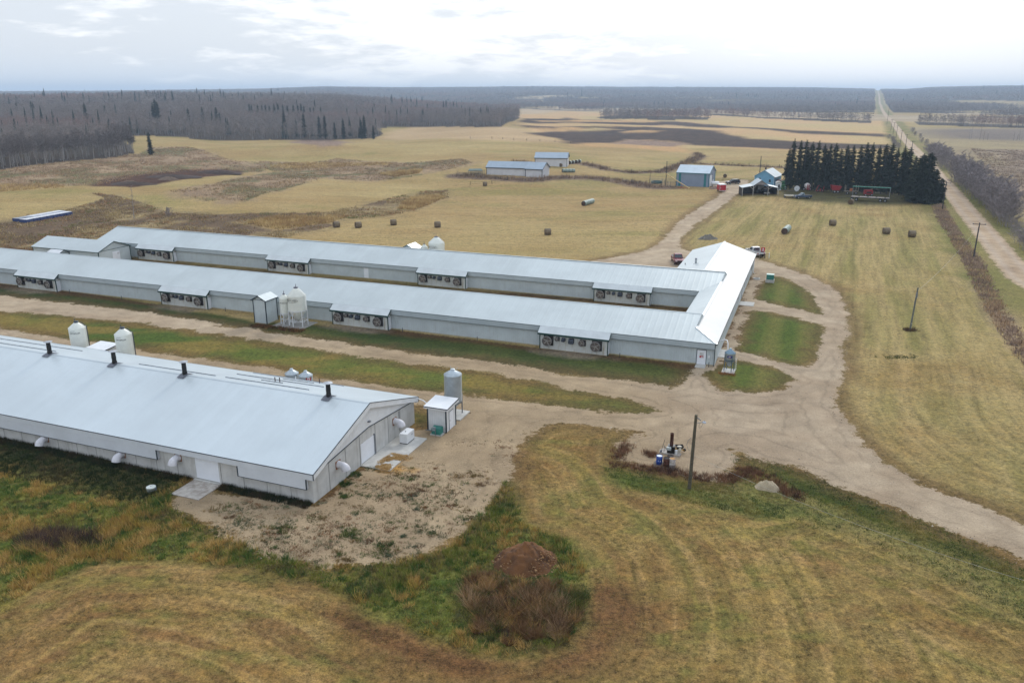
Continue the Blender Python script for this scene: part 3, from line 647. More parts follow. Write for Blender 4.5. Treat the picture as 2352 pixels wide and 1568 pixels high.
# ------------------------------------------------------------------ the new concrete barn in the foreground
def near_barn():
    u0, v0 = -36.75, 58.4
    t = fthing('concrete_barn', 'large concrete walled barn with white metal roof and four black roof chimneys', 'barn', u0, v0)
    U = lambda u: u-u0
    V = lambda v: v-v0
    W = -125.0; XE = 0.0
    b = MB()
    prof = [(49.3, -.3), (67.5, -.3), (67.5, 2.6), (58.4, 3.32), (49.3, 2.6)]
    b.poly([(XE, V(p), z) for p, z in prof], (U(W)-XE, 0, 0))
    wall = b.build('wall', CONC, t)
    j = MB()
    for v in (51.75, 54.4, 56.78, 59.6, 62.05, 64.5):
        zt = 2.6+(9.1-abs(v-58.4))*.079
        j = MB()
        if 56.8 < v < 59.4: j.box(.001, .012, V(v)-.025, V(v)+.025, 2.1, zt)
        else: j.box(.001, .012, V(v)-.025, V(v)+.025, -.1, zt)
        j.build('panel_joint', JOINT, wall)
    u = -39.0
    while u > -95:
        if not (-49.3 < u < -46.4):
            j = MB(); j.box(U(u)-.02, U(u)+.02, V(49.3)-.01, V(49.3)-.001, -.1, 2.5); j.build('panel_joint', JOINT, wall)
        u -= 2.45
    pass
    # gable cladding above the concrete, with a dark trim along its foot
    g = MB(); g.poly([(.05, V(49.25), 2.55), (.05, V(58.4), 3.3), (.05, V(67.55), 2.55), (.05, V(67.55), 2.84), (.05, V(58.4), 5.62), (.05, V(49.25), 2.84)], (-.049, 0, 0))
    g.build('gable_cladding', WHITELX, t)
    g = MB()
    for s in (-1, 1): g.bar((.075, s*9.15, 2.53), (.075, 0, 3.28), .05, .07)
    g.build('trim', NAVY, t)
    # roof
    sl = (5.70-2.83)/9.4
    for s, nm in ((-1, 'roof'), (1, 'roof')):
        r = MB(); r.poly([(.36, s*9.42, 2.83), (U(W)-.3, s*9.42, 2.83), (U(W)-.3, s*.0, 5.70), (.36, s*.0, 5.70)], (0, 0, .07))
        ro = r.build('roof', ROOFN, t)
        if s == 1:
            for a, b_, v in ((-54.8, -44.6, 60.55), (-56.5, -45.4, 64.2), (-51.9, -49.2, 62.5), (-51.9, -47.9, 66.0), (-57, -45.1, 67.4), (-92, -78.5, 60.5), (-94, -78.9, 64.2), (-66.3, -56.0, 60.5)):
                q = MB(); zz = 5.77-(v-58.4)*sl
                q.bar((U(a), V(v), zz+.04), (U(b_), V(v), zz+.04), .05, .1)
                q.build('snow_guard', mat('snow_guard', (.32, .34, .37), .5, .3), ro)
            for a, v, m_, h_ in ((-50.63, 63.1, 'brown', .5), (-50.2, 63.3, 'brown', .5), (-50.6, 66.5, 'white', .45), (-47.9, 67.0, 'brown', .5)):
                q = MB(); zz = 5.75-(v-58.4)*sl; q.tube([(U(a), V(v), zz), (U(a), V(v), zz+h_)], .055)
                q.build('vent_pipe', WHITE if m_ == 'white' else mat('brown_pipe', (.07, .045, .04), .6), ro)
    r = MB()
    for s in (-1, 1):
        n = 60
        r.poly([(.36, s*.16, 5.79-.16*sl), (U(W), s*.16, 5.79-.16*sl), (U(W), 0, 5.80), (.36, 0, 5.80)])
    r.build('ridge_cap', ROOFN, t)
    # rake boards on the gable and the fascia bands along the eaves
    k = MB()
    for s in (-1, 1): k.poly([(.37, s*9.42, 2.86), (.37, 0, 5.74), (.37, 0, 5.22), (.37, s*9.42, 2.34)], (-.05, 0, 0))
    k.build('rake_board', WHITELX, t)
    k = MB()
    for s in (-1, 1): k.bar((.385, s*9.44, 2.87), (.385, 0, 5.76), .05, .06)
    k.bar((.37, -9.44, 2.87), (U(W), -9.44, 2.87), .05, .06); k.bar((.37, 9.44, 2.87), (U(W), 9.44, 2.87), .05, .06)
    k.box(.33, .40, -9.46, -9.40, 2.34, 2.86); k.box(.33, .40, 9.40, 9.46, 2.34, 2.86)
    k.build('trim', NAVY, t)
    f = MB(); f.box(U(W), .34, -9.43, -9.38, 2.30, 2.84); f.box(U(W), .34, 9.38, 9.43, 2.30, 2.84)
    f.box(U(W), .30, -9.37, -9.11, 2.32, 2.36); f.box(U(W), .30, 9.11, 9.37, 2.32, 2.36)
    f.build('fascia', mat('fascia_lilac', (.60, .64, .69), .5, 0, .04, .5, ribs=(0, .25, .25)), t)
    s_ = MB(); m_ = mat('fascia_lilac', (0, 0, 0))
    s_.box(U(-44.2), U(-37.15), -9.43, -9.12, 1.36, 2.29); s_.build('inlet_hood', m_, t)
    s_ = MB(); s_.box(U(W), U(-53.2), -9.43, -9.12, 1.36, 2.29); s_.build('inlet_hood', m_, t)
    s_ = MB(); s_.box(U(W), U(-37.15), 9.12, 9.43, 1.45, 2.29); s_.build('inlet_hood', m_, t)
    k = MB()
    for u in (-44.2, -37.15, -53.2): k.box(U(u)-.05, U(u)+.05, -9.46, -9.40, 1.34, 2.3)
    k.box(U(-37.2), U(-37.1), 9.40, 9.46, 1.43, 2.3)
    for a, b_ in ((-44.2, -37.15), (W, -53.2)): k.box(U(a), U(b_), -9.455, -9.40, 1.33, 1.37)
    k.build('trim', NAVY, t)
    # doors
    d = MB(); d.box(.005, .04, V(56.9), V(59.25), .16, 2.1); dd = d.build('door', DOORW, t)
    d = MB(); d.box(.005, .10, V(59.25), V(59.42), .1, 2.2); d.build('door_frame', POST, dd)
    d = MB(); d.box(U(-49.1), U(-46.55), V(49.3)-.04, V(49.3)-.005, .16, 2.12); dd = d.build('door', DOORW, t)
    d = MB(); d.box(U(-49.3), U(-49.12), V(49.3)-.05, V(49.3)-.005, .0, 2.2); d.build('door_jamb', CONC, dd); d = MB(); d.box(U(-46.53), U(-46.35), V(49.3)-.05, V(49.3)-.005, .0, 2.2); d.build('door_jamb', CONC, dd)
    d = MB(); d.box(U(-49.3), U(-46.35), V(49.3)-.32, V(49.3)-.06, -.1, .1); d.build('door_sill', SLAB, dd)
    # exhaust fans: plywood square, flared white duct bent to the ground
    def fan(x, y, z, ax):
        fr = MB(); s = .37
        if ax == 'S':
            fr.box(x-s, x+s, y-.06, y-.004, z-s, z+s)
            path = [(0, -.05, 0), (0, -.28, 0), (0, -.48, -.03), (0, -.66, -.14), (0, -.78, -.30), (0, -.82, -.44)]
        else:
            fr.box(x+.004, x+.06, y-s, y+s, z-s, z+s)
            path = [(.05, 0, 0), (.28, 0, 0), (.48, 0, -.03), (.66, 0, -.14), (.78, 0, -.30), (.82, 0, -.44)]
        fo = fr.build('fan', FANW, t)
        c = MB(); c.tube([(x+p[0], y+p[1], z+p[2]) for p in path], [.36, .29, .33, .38, .40, .40], 16); c.build('fan_duct', FANP, fo)
    for u, z in ((-67.5, 1.0), (-57.75, 1.0), (-51.0, 1.84), (-77.5, 1.0)): fan(U(u), V(49.3), z, 'S')
    fan(0, V(53.15), 1.86, 'E'); fan(0, V(63.3), 1.9, 'E')
    l = MB(); l.box(.05, .3, V(58.4)-.12, V(58.4)+.12, 3.8, 3.92); l.build('wall_lamp', POST, t)
    p = MB(); p.tube([(.06, V(64.2), 2.6), (.06, V(64.2), .5), (.25, V(64.2), .4)], .03, 6); p.box(.03, .12, V(64.2)-.1, V(64.2)+.1, .95, 1.1); p.build('gas_pipe', POST, t)
    # chimneys
    for u in (-76.76, -67.4, -58.0, -40.84):
        c = MB(); x = U(u)
        c.lathe([(.25, 5.5), (.25, 6.0), (.22, 6.15), (.235, 6.4), (.235, 6.62), (.22, 6.66), (.22, 7.0)], 16, (x, 0, 0)); co = c.build('chimney', BLACK, t)
        c = MB(); c.lathe([(.46, 7.13), (.02, 7.26)], 18, (x, 0, 0)); c.lathe([(.46, 7.13), (.02, 7.14)], 18, (x, 0, 0))
        for a in (0, 2.1, 4.2): c.bar((x+.2*math.cos(a), .2*math.sin(a), 6.95), (x+.2*math.cos(a), .2*math.sin(a), 7.16), .025)
        c.build('rain_cap', mat('cap_grey', (.42, .44, .47), .4, .5), co)
        c = MB()
        for s in (-1, 1): c.poly([(x-.42, s*.02, 5.835), (x+.42, s*.02, 5.835), (x+.42, s*.72, 5.835-.7*sl), (x-.42, s*.72, 5.835-.7*sl)], (0, 0, .02))
        c.build('flashing', mat('flashing', (.13, .14, .17), .5, .3), co)
    return t
near_barn()
# ------------------------------------------------------------------ the two long barns and the building that joins them
FX, FZ = -23.3, 2.97
def make_bay():
    """fan room: lean-to wall with six fans, steep little roof and a side door; local x 0..9.4, y -1..0 (main wall at 0)"""
    b = MB(); b.box(0, 9.4, -.95, 0, -.1, 2.22); wall = b.build('fan_room', BAYW)
    r = MB(); r.poly([(-.25, -1.28, 2.26), (9.65, -1.28, 2.26), (9.65, -.28, FZ+.02), (-.25, -.28, FZ+.02)], (0, 0, .05)); r.build('roof', mat('fan_roof', (.56, .60, .61), .42, .2, .06, .4, ribs=(0, .9, .2)), wall)
    k = MB(); k.box(-.27, 9.67, -1.31, -1.26, 2.06, 2.30)
    for x in (-.02, 9.42): k.box(x-.06, x+.06, -1.0, -.9, -.1, 2.2)
    k.bar((9.66, -1.28, 2.24), (9.66, -.3, FZ), .05, .16); k.bar((-.26, -1.28, 2.24), (-.26, -.3, FZ), .05, .16)
    k.build('trim', GREEN, wall)
    c = MB(); c.poly([(9.42, -.95, 2.1), (9.42, -.3, 2.6), (9.42, -.3, FZ-.06), (9.42, -1.2, 2.24)], (-.03, 0, 0)); c.build('cheek', SIDEX, wall); c = MB(); c.poly([(-.02, -.95, 2.1), (-.02, -.3, 2.6), (-.02, -.3, FZ-.06), (-.02, -1.2, 2.24)], (.03, 0, 0)); c.build('cheek', SIDEX, wall)
    d = MB(); d.box(9.405, 9.45, -.82, -.06, .08, 1.9); dd = d.build('door', DOORW, wall)
    d = MB()
    d.box(9.402, 9.43, -.87, -.825, .05, 1.95); d.box(9.402, 9.43, -.825, -.06, 1.905, 1.95); d.build('door_frame', NAVY, wall)
    fz = MB(); fz.box(0, 9.4, -.97, -.951, -.1, .07); fz.build('foundation', CREAM, wall)
    Y = -.95
    def cone(x, z, r, dp, hs, panel):
        f = MB()
        if panel: f.box(x-hs+.12, x+hs+.12, Y-.10, Y-.002, z-hs, z+hs)
        f.lathe([(r*.86, Y-.02), (r*.88, Y-dp*.5), (r, Y-dp), (r*.95, Y-dp-.005), (r*.84, Y-dp*.5)], 22, (x, 0, z), 'y'); fo = f.build('exhaust_fan', mat('fan_housing', (.05, .045, .045), .6, .2, .2, 4), wall)
        q = MB(); q.lathe([(r*.9, Y-dp-.01), (r*1.02, Y-dp-.02), (r*1.03, Y-dp+.05)], 22, (x, 0, z), 'y'); q.build('fan_rim', FANR, wall)
        g = MB(); g.disc(r*.93, (x, Y-dp*.8, z), 'y', 22); g.build('fan_guard', FANG, wall)
        bl = MB()
        for i in range(5 if r > .5 else 3):
            a = i*2*math.pi/(5 if r > .5 else 3)+.3+x
            ca, sa_ = math.cos(a), math.sin(a)
            bl.bar((x+ca*.06, Y-dp*.8-.02, z+sa_*.06), (x+ca*r*.86, Y-dp*.8-.02, z+sa_*r*.86), .03, .07+.04*(r > .5))
        bl.lathe([(.001, Y-dp*.8-.05), (.09, Y-dp*.8-.04), (.09, Y-dp*.8)], 10, (x, 0, z), 'y'); bl.build('fan_blades', BLADE, wall)
    cone(1.12, 1.28, .68, .55, .68, 1); cone(7.85, 1.24, .68, .55, .68, 1)
    cone(2.42, 1.62, .26, .35, .26, 1); cone(5.9, 1.44, .42, .4, .42, 1)
    for x, z, w, h in ((3.35, 1.62, .24, .24), (4.45, 1.55, .36, .34)):
        hd = MB(); pr = [(Y-.002, z+h), (Y-.30, z+h*.85), (Y-.48, z+h*.25), (Y-.5, z-h), (Y-.002, z-h)]
        hd.poly([(x-w, p[0], p[1]) for p in pr], (2*w, 0, 0)); hd.build('vent_hood', HOOD, wall, bevel=.04)
    return wall
BAY = make_bay()
bay_used = [False]
def put_bay(parent, x, y):
    if not bay_used[0]:
        w = BAY; bay_used[0] = True
    else: w = copy_tree(BAY)
    w.parent = parent; w.location = (x, y, 0); return w
def long_barn(v_wall, uw, ue, label, fr):
    """local origin at the east end of the south wall, x along the barn"""
    t = fthing('long_barn', label, 'barn', 0, v_wall)
    b = MB(); b.box(uw, ue, 0, 11.8, -.2, 2.9); b.build('wall', SIDE, t)
    f = MB(); f.box(uw, ue, -.03, -.001, -.2, .14); f.build('foundation', CREAM, t)
    xs = [uw-.2]+[q for k in (3, 2, 1, 0) for q in (FX-9.4-32.9*k-.03, FX-32.9*k+.03)]+[ue]
    fa = MB()
    for a, c in zip(xs[0::2], xs[1::2]): fa.box(a, c, -.32, -.26, FZ-.72, FZ)
    for a, c in zip(xs[0::2], xs[1::2]): fa.box(a, c, -.26, -.01, FZ-.70, FZ-.66)
    fa.build('fascia', FASC, t)
    k = MB()
    for a, c in zip(xs[0::2], xs[1::2]):
        k.box(a, c, -.345, -.30, FZ-.02, FZ+.035); k.box(a, c, -.335, -.30, FZ-.745, FZ-.715)
    k.build('trim', NAVY, t)
    return t
def roofs(t, polys, m, cap=None):
    for p in polys:
        r = MB(); r.poly(p, (0, 0, .06)); r.build('roof', m, t)
def barn_pair():
    vF, vB = 97.25, 124.7
    tF = long_barn(vF, -143.2, -9.6, 'front long grey metal barn with four fan rooms, nearer the gravel lane', 1)
    y = lambda v: v-vF
    R = 103.15; Z = 5.04
    # the south slope runs on to the hip at the south east corner
    r = MB(); r.poly([(-143.5, -.32, FZ), (-9.4, -.32, FZ), (-12.5, y(100.05), 4.0), (-12.32, y(R), Z), (-143.5, y(R), Z)], (0, 0, .05)); r.build('roof', ROOF, tF)
    r = MB(); r.poly([(-143.5, y(109.35), FZ), (-15.4, y(109.35), FZ), (-12.4, y(106.2), 4.0), (-12.32, y(R), Z), (-143.5, y(R), Z)], (0, 0, .05)); r.build('roof', ROOF, tF)
    for s in (-1, 1):
        pass
    r = MB(); r.poly([(-143.5, y(R)-.18, Z+.01), (-12.3, y(R)-.18, Z+.01), (-12.3, y(R), Z+.085), (-143.5, y(R), Z+.085)]); r.poly([(-143.5, y(R)+.18, Z+.01), (-12.3, y(R)+.18, Z+.01), (-12.3, y(R), Z+.085), (-143.5, y(R), Z+.085)]); r.build('ridge_cap', ROOF, tF)
    g = MB(); g.poly([(-12.36, y(100.05), 3.95), (-12.36, y(106.2), 3.95), (-12.36, y(R), Z+.0)], (-.04, 0, 0)); g.build('end_gable', SIDEX, tF)
    for k in range(4): put_bay(tF, FX-9.4-32.9*k, 0)
    # end door with notices, wall box, small posts
    d = MB(); d.box(-11.82, -10.70, -.05, -.002, .06, 1.95); dd = d.build('door', DOORW, tF)
    d = MB(); d.box(-11.89, -11.825, -.045, -.002, 0, 2.02); d.box(-10.695, -10.63, -.045, -.002, 0, 2.02); d.box(-11.825, -10.695, -.045, -.002, 1.955, 2.02); d.build('door_frame', NAVY, dd)
    d = MB(); d.box(-11.50, -11.0, -.06, -.051, 1.22, 1.62); d.build('notice', mat('paper', (.55, .56, .56), .8), dd)
    d = MB(); d.box(-11.50, -11.0, -.06, -.051, .93, 1.19); d.build('notice', RED, dd)
    d = MB(); d.box(-11.30, -11.04, -.064, -.0605, .96, 1.06); d.build('notice_panel', WHITE, dd)
    d = MB(); d.box(-10.42, -10.2, -.08, -.002, 1.0, 1.3); d.build('meter_box', WHITE, tF)
    # the joining building
    tC = fthing('connecting_building', 'hip ended metal building joining the two long barns at their east ends', 'building', -9.6, 128)
    X = lambda u: u+9.6
    q = lambda v: v-128
    b = MB(); b.box(X(-15.2), -.08, q(97.5), q(131), -.2, 2.94); b.box(X(-21.6), -.08, q(131), q(159.0), -.2, 2.94); b.build('wall', SIDEX, tC)
    b = MB(); b.box(-.079, -.04, q(97.22), q(159), -.2, .16); b.build('foundation', CREAM, tC)
    e = lambda u, v, z: (X(u), q(v), z)
    r = MB(); r.poly([e(-9.4, 96.93, FZ), e(-9.4, 159.3, FZ), e(-15.6, 159.3, Z), e(-15.6, 131, Z), e(-12.5, 131, 4.0), e(-12.5, 100.05, 4.0)], (0, 0, .05)); r.build('roof', mat('roof_metal_east', (.44, .455, .46), .5, .1, .05, .15, ribs=(1, .9, .15), spec=.5), tC)  # same roof metal, colour darkened to offset strong light on this slope
    r = MB(); r.poly([e(-12.5, 103.5, 4.0), e(-12.5, 131, 4.0), e(-15.5, 131, FZ), e(-15.5, 106, FZ)], (0, 0, .05)); r.build('roof', ROOFX, tC)
    r = MB(); r.poly([e(-15.6, 131, Z), e(-15.6, 159.3, Z), e(-21.8, 159.3, FZ), e(-21.8, 131, FZ)], (0, 0, .05)); r.build('roof', ROOFX, tC)
    r = MB(); r.bar(e(-15.6, 131, Z+.09), e(-15.6, 159.32, Z+.09), .34, .06); r.bar(e(-12.5, 100.05, 4.08), e(-12.5, 131, 4.08), .34, .06); r.bar(e(-9.42, 96.95, FZ+.07), e(-12.5, 100.05, 4.08), .26, .05); r.build('ridge_cap', mat('ridge_light', (.66, .70, .73), .4, .2), tC)
    g = MB(); g.poly([e(-9.5, 159.1, 2.9), e(-21.7, 159.1, 2.9), e(-15.6, 159.1, Z)], (0, -.05, 0)); g.poly([e(-15.6, 131.02, Z), e(-12.5, 131.02, 3.98), e(-18.7, 131.02, 3.98)], (0, .05, 0)); g.build('gable', SIDE, tC)
    k = MB(); k.box(-.06, .03, q(96.92), q(97.02), -.1, FZ); k.box(.17, .22, q(96.95), q(159.3), FZ-.16, FZ+.02); k.build('trim', NAVY, tC)
    k = MB(); k.box(-.075, .17, q(97.0), q(159.2), FZ-.14, FZ-.10); k.build('soffit', FASC, tC)
    for v in (103.8, 134.5):
        d = MB(); d.box(-.078, -.03, q(v)-.5, q(v)+.5, .1, 2.1); dd = d.build('door', DOORW, tC)
        d = MB(); d.box(-.077, -.025, q(v)-.58, q(v)-.5, .0, 2.2); d.box(-.077, -.025, q(v)+.5, q(v)+.58, .0, 2.2); d.build('door_frame', NAVY, dd)
    for v in (106.9, 127.2, 138.4, 141.7, 144.8):
        w = MB(); w.box(-.078, -.045, q(v)-.35, q(v)+.35, .95, 1.75); ww = w.build('window', mat('glass_dark', (.03, .04, .05), .15, 0, .1, spec=.6), tC)
        w = MB(); w.box(-.077, -.035, q(v)-.42, q(v)-.35, .88, 1.82); w.box(-.077, -.035, q(v)+.35, q(v)+.42, .88, 1.82); w.build('window_frame', WHITE, ww)
    c = MB(); c.box(X(-18.55)-.17, X(-18.55)+.17, q(141)-.17, q(141)+.17, 3.9, 5.0); cc = c.build('roof_vent', mat('vent_grey', (.42, .44, .46), .5, .3), tC)
    c = MB(); c.box(X(-18.55)-.19, X(-18.55)+.19, q(141)-.19, q(141)+.19, 4.86, 5.02); c.build('vent_cap', POST, cc)
    c = MB(); c.box(X(-18.55)-.4, X(-18.55)+.4, q(141)-.4, q(141)-.1, 3.98, 4.04); c.build('flashing', POST, cc)
    c = MB(); c.tube([e(-20.6, 142.2, 3.3), e(-20.6, 142.2, 3.75)], .06); c.build('vent_pipe', BLACK, tC)
    c = MB(); c.box(.05, .12, q(152.9), q(154.3), 1.1, 2.1); c.build('wall_panel', mat('panel_green', (.008, .05, .035), .5), tC)
    c = MB(); c.tube([(.16, q(155.5), FZ-.1), (.16, q(155.5), .1), (.5, q(155.2), .02)], .06, 6); c.tube([(.16, q(152.2), FZ-.1), (.16, q(152.2), .1)], .05, 6); c.build('downspout', WHITE, tC)
    # back barn
    tB = long_barn(vB, -143.0, -12.6, 'back long grey metal barn with four fan rooms facing the narrow yard between the barns', 0)
    y2 = lambda v: v-vB
    RB = 130.6; Zb = 5.06
    r = MB(); r.poly([(-143.3, -.32, FZ), (-15.5, -.32, FZ), (-12.5, y2(127.45), 4.02), (-12.32, y2(RB), Zb), (-143.3, y2(RB), Zb)], (0, 0, .05)); r.build('roof', ROOF, tB)
    r = MB(); r.poly([(-143.3, y2(136.8), FZ), (-12.32, y2(136.8), FZ), (-12.32, y2(RB), Zb), (-143.3, y2(RB), Zb)], (0, 0, .05)); r.build('roof', ROOF, tB)
    g = MB(); g.poly([(-12.36, y2(127.45), 3.95), (-12.36, y2(133.7), 3.95), (-12.36, y2(RB), Zb)], (-.04, 0, 0)); g.build('end_gable', SIDEX, tB)
    r = MB(); r.bar((-143.3, y2(RB), Zb+.075), (-12.3, y2(RB), Zb+.075), .3, .05); r.build('ridge_cap', ROOF, tB)
    r = MB(); r.poly([(-143.2, 0, 2.9), (-143.2, 11.8, 2.9), (-143.2, 5.9, 5.0)], (.05, 0, 0)); r.build('gable', SIDEX, tB)
    for k in range(4): put_bay(tB, FX-9.4-32.9*k+.1, 0)
    d = MB(); d.box(-77.3, -76.35, -.05, -.002, .15, 2.0); d.build('door', DOORW, tB)
barn_pair()
# ------------------------------------------------------------------ small gabled sheds in the farm frame
def gabled(name, label, cat, u0, u1, v0, v1, hw, hr, ridge='u', wallm=(SIDE, SIDEX), roofm=ROOF, trim=NAVY, ov=.2, group=None, base=True):
    t = fthing(name, label, cat, (u0+u1)/2, (v0+v1)/2, group)
    a, c = (u1-u0)/2, (v1-v0)/2
    b = MB(); b.box(-a, a, -c, c, -.2, hw); b.build('wall', wallm[0], t)
    if ridge == 'u':
        g = MB(); g.poly([(a-.03, -c, hw), (a-.03, c, hw), (a-.03, 0, hr)], (.03, 0, 0)); g.poly([(-a, -c, hw), (-a, c, hw), (-a, 0, hr)], (.03, 0, 0)); g.build('gable', wallm[1], t)
        k = (hr-hw)/c
        for s in (-1, 1):
            r = MB(); r.poly([(-a-ov, s*(c+ov), hw-ov*k), (a+ov, s*(c+ov), hw-ov*k), (a+ov, 0, hr), (-a-ov, 0, hr)], (0, 0, .05)); r.build('roof', roofm, t)
        k2 = MB()
        for s in (-1, 1):
            k2.bar((-a-ov-.01, s*(c+ov), hw-ov*k-.02), (a+ov+.01, s*(c+ov), hw-ov*k-.02), .05, .12); k2.bar((a+ov+.02, s*(c+ov), hw-ov*k), (a+ov+.02, 0, hr), .05, .14)
        for sx in (-1, 1):
            for sy in (-1, 1): k2.box(sx*a-.07, sx*a+.07, sy*c-.07, sy*c+.07, -.1, hw)
        k2.bar((a+.02, -c, hw-.02), (a+.02, c, hw-.02), .04, .08)
        k2.build('trim', trim, t)
    else:
        g = MB(); g.poly([(-a, -c, hw), (a, -c, hw), (0, -c, hr)], (0, .03, 0)); g.poly([(-a, c-.03, hw), (a, c-.03, hw), (0, c-.03, hr)], (0, .03, 0)); g.build('gable', wallm[0], t)
        k = (hr-hw)/a
        for s in (-1, 1):
            r = MB(); r.poly([(s*(a+ov), -c-ov, hw-ov*k), (s*(a+ov), c+ov, hw-ov*k), (0, c+ov, hr), (0, -c-ov, hr)], (0, 0, .05)); r.build('roof', roofm, t)
        k2 = MB()
        for s in (-1, 1):
            k2.bar((s*(a+ov), -c-ov-.01, hw-ov*k-.02), (s*(a+ov), c+ov, hw-ov*k-.02), .05, .12); k2.bar((s*(a+ov), -c-ov-.02, hw-ov*k), (0, -c-ov-.02, hr), .05, .14)
        for sx in (-1, 1):
            for sy in (-1, 1): k2.box(sx*a-.06, sx*a+.06, sy*c-.06, sy*c+.06, -.05, hw)
        k2.bar((-a, -c-.02, hw-.02), (a, -c-.02, hw-.02), .04, .06)
        k2.build('trim', trim, t)
    if base:
        f = MB(); f.box(-a-.05, a+.05, -c-.05, c+.05, -.25, .1); f.build('foundation', CREAM, t)
    return t
g_ = gabled('gabled_barn', 'gabled grey barn with dark green trim between the west ends of the long barns', 'barn', -150.5, -132.5, 115.1, 123.0, 2.9, 4.4, 'u', trim=GREEN, ov=.25, base=False)
d = MB(); d.box(9.0, 9.05, -.6, 1.2, 0, 2.3); d.build('door', DOORW, g_)
d = MB(); d.box(9.0, 9.12, .6, 1.0, 1.7, 2.05); d.build('exhaust_fan', FANP, g_)
gabled('lean_to_shed', 'little white roofed shed peeking over the west end of the front barn roof', 'shed', -143.6, -140.4, 112.6, 115.0, 2.4, 2.95, 'u', roofm=mat('roof_white', (.66, .68, .70), .4, .1, .04, .5), ov=.15, base=False)
gabled('feed_shed', 'tall narrow grey feed shed beside two white hopper bins, in front of the front barn', 'shed', -77.0, -74.8, 92.66, 95.3, 3.7, 4.27, 'v', roofm=ROOFX, ov=.22)
gabled('feed_shed', 'grey feed shed with green trim seen over the ridge of the back barn', 'shed', -76.4, -73.4, 137.6, 140.6, 3.45, 4.25, 'v', roofm=ROOFX, trim=GREEN, ov=.25)
# ------------------------------------------------------------------ bins
def hopper_bin(u, v, r, zc, zb, zt, zcap, label, legs=6, wallm=POLYW, group=None, spike=True, ladder=None, legm=WHITE, capm=None, rot=0., name='feed_bin', tall_legs=0., brace=True):
    t = fthing(name, label, 'feed bin', u, v, group)
    b = MB(); b.lathe([(r, zb), (r, zt)], 32); b.build('tank', wallm, t)
    b = MB(); b.lathe([(r*1.012, zt-.03), (r*1.012, zt+.02), (r*.22, zcap-.12)], 32); b.build('roof', capm or wallm, t)
    b = MB(); b.lathe([(r*.995, zb), (r*1.0, zb-.06), (r*.16, zc), (.001, zc)], 32); b.build('hopper', wallm if wallm is POLYW else GALV, t)
    b = MB(); b.lathe([(r*.25, zcap-.14), (r*.25, zcap-.02), (r*.23, zcap), (.001, zcap)], 18); cp = b.build('lid', capm or mat('lid_grey', (.10, .10, .13), .5), t)
    if spike:
        b = MB(); b.tube([(0, 0, zcap), (.02, 0, zcap+.48)], [.05, .025], 6); b.build('lid_handle', mat('spike', (.08, .06, .09), .6), cp)
    b = MB(); b.lathe([(r*1.015, zb-.12), (r*1.02, zb+.02)], 32); b.build('ring_beam', legm, t)
    lr = r*.96
    for i in range(legs):
        a = rot+2*math.pi*(i+.5)/legs; x, y = lr*math.cos(a), lr*math.sin(a)
        l = MB(); k = 1.05 if not tall_legs else 1.02
        l.bar((x*k, y*k, -.03), (x*k, y*k, zb+tall_legs), .10 if r > .6 else .07); l.build('leg', legm, t)
    if brace:
        b = MB(); pts = [(lr*1.03*math.cos(rot+2*math.pi*(i+.5)/legs), lr*1.03*math.sin(rot+2*math.pi*(i+.5)/legs), .78) for i in range(legs)]
        for i in range(legs): b.bar(pts[i], pts[(i+1) % legs], .055)
        for i in range(legs):
            if legs > 4: b.bar(pts[i], (0, 0, zc+.02), .05)
        b.build('brace', legm, t)
    if ladder is not None:
        a = ladder; l = MB(); dx, dy = math.cos(a), math.sin(a); sx, sy = -dy*.2, dx*.2
        R1 = r+.1
        for s in (-1, 1):
            l.tube([(R1*dx+s*sx, R1*dy+s*sy, max(.5, zb-.1)), (R1*dx+s*sx, R1*dy+s*sy, zt+.05), (r*.32*dx+s*sx, r*.32*dy+s*sy, zcap-.05)], .022, 5)
        z = zb
        while z < zt:
            l.bar((R1*dx-sx, R1*dy-sy, z), (R1*dx+sx, R1*dy+sy, z), .025); z += .3
        for k in range(1, 6):
            f = k/6.; rr = R1+(r*.32-R1)*f; zz = zt+.05+(zcap-.1-zt)*f
            l.bar((rr*dx-sx, rr*dy-sy, zz), (rr*dx+sx, rr*dy+sy, zz), .025)
        l.build('ladder', legm if legm is not POST else GALV, t)
    return t
def wrap_text(t, body, size, r, z, ang, m=INK, oval=False):
    """lettering wrapped round a tank; ang = direction it faces, in the bin's own frame"""
    def M(co):
        a = ang+co.x/r
        return Vector(((r+.012+co.z)*math.cos(a), (r+.012+co.z)*math.sin(a), z+co.y))
    text_obj('lettering', body, size, m, t, M)
    if oval:
        o = MB(); w = size*len(body)*.42; n = 40
        pts = []
        for k in range(n+1):
            a = 2*math.pi*k/n; x, y = w*math.cos(a), size*.85*math.sin(a); th = ang+x/r
            pts.append(((r+.015)*math.cos(th), (r+.015)*math.sin(th), z+y))
        o.tube(pts, .02, 4); o.build('oval_outline', m, t)
SOUTH = -math.pi/2
cam_dir = lambda u, v: math.atan2(*(lambda p: (-p.y, -p.x))(FW(u, v)))-TH
t1 = hopper_bin(-72.3, 93.95, .72, .78, 1.75, 3.95, 4.66, 'slim white hopper bin with lettering between feed shed and big bin', 5, ladder=math.pi*.98, rot=.5)
wrap_text(t1, 'WHEATLAND', .26, .72, 3.35, cam_dir(-72.3, 93.95)+.05)
t2 = hopper_bin(-70.05, 93.95, 1.35, .72, 2.45, 4.62, 5.86, 'big white hopper bin with ladder and oval mark in front of the front barn', 6, ladder=.12, rot=0.)
wrap_text(t2, 'WHEATLAND', .32, 1.35, 4.05, cam_dir(-70.05, 93.95)-.80, oval=True)
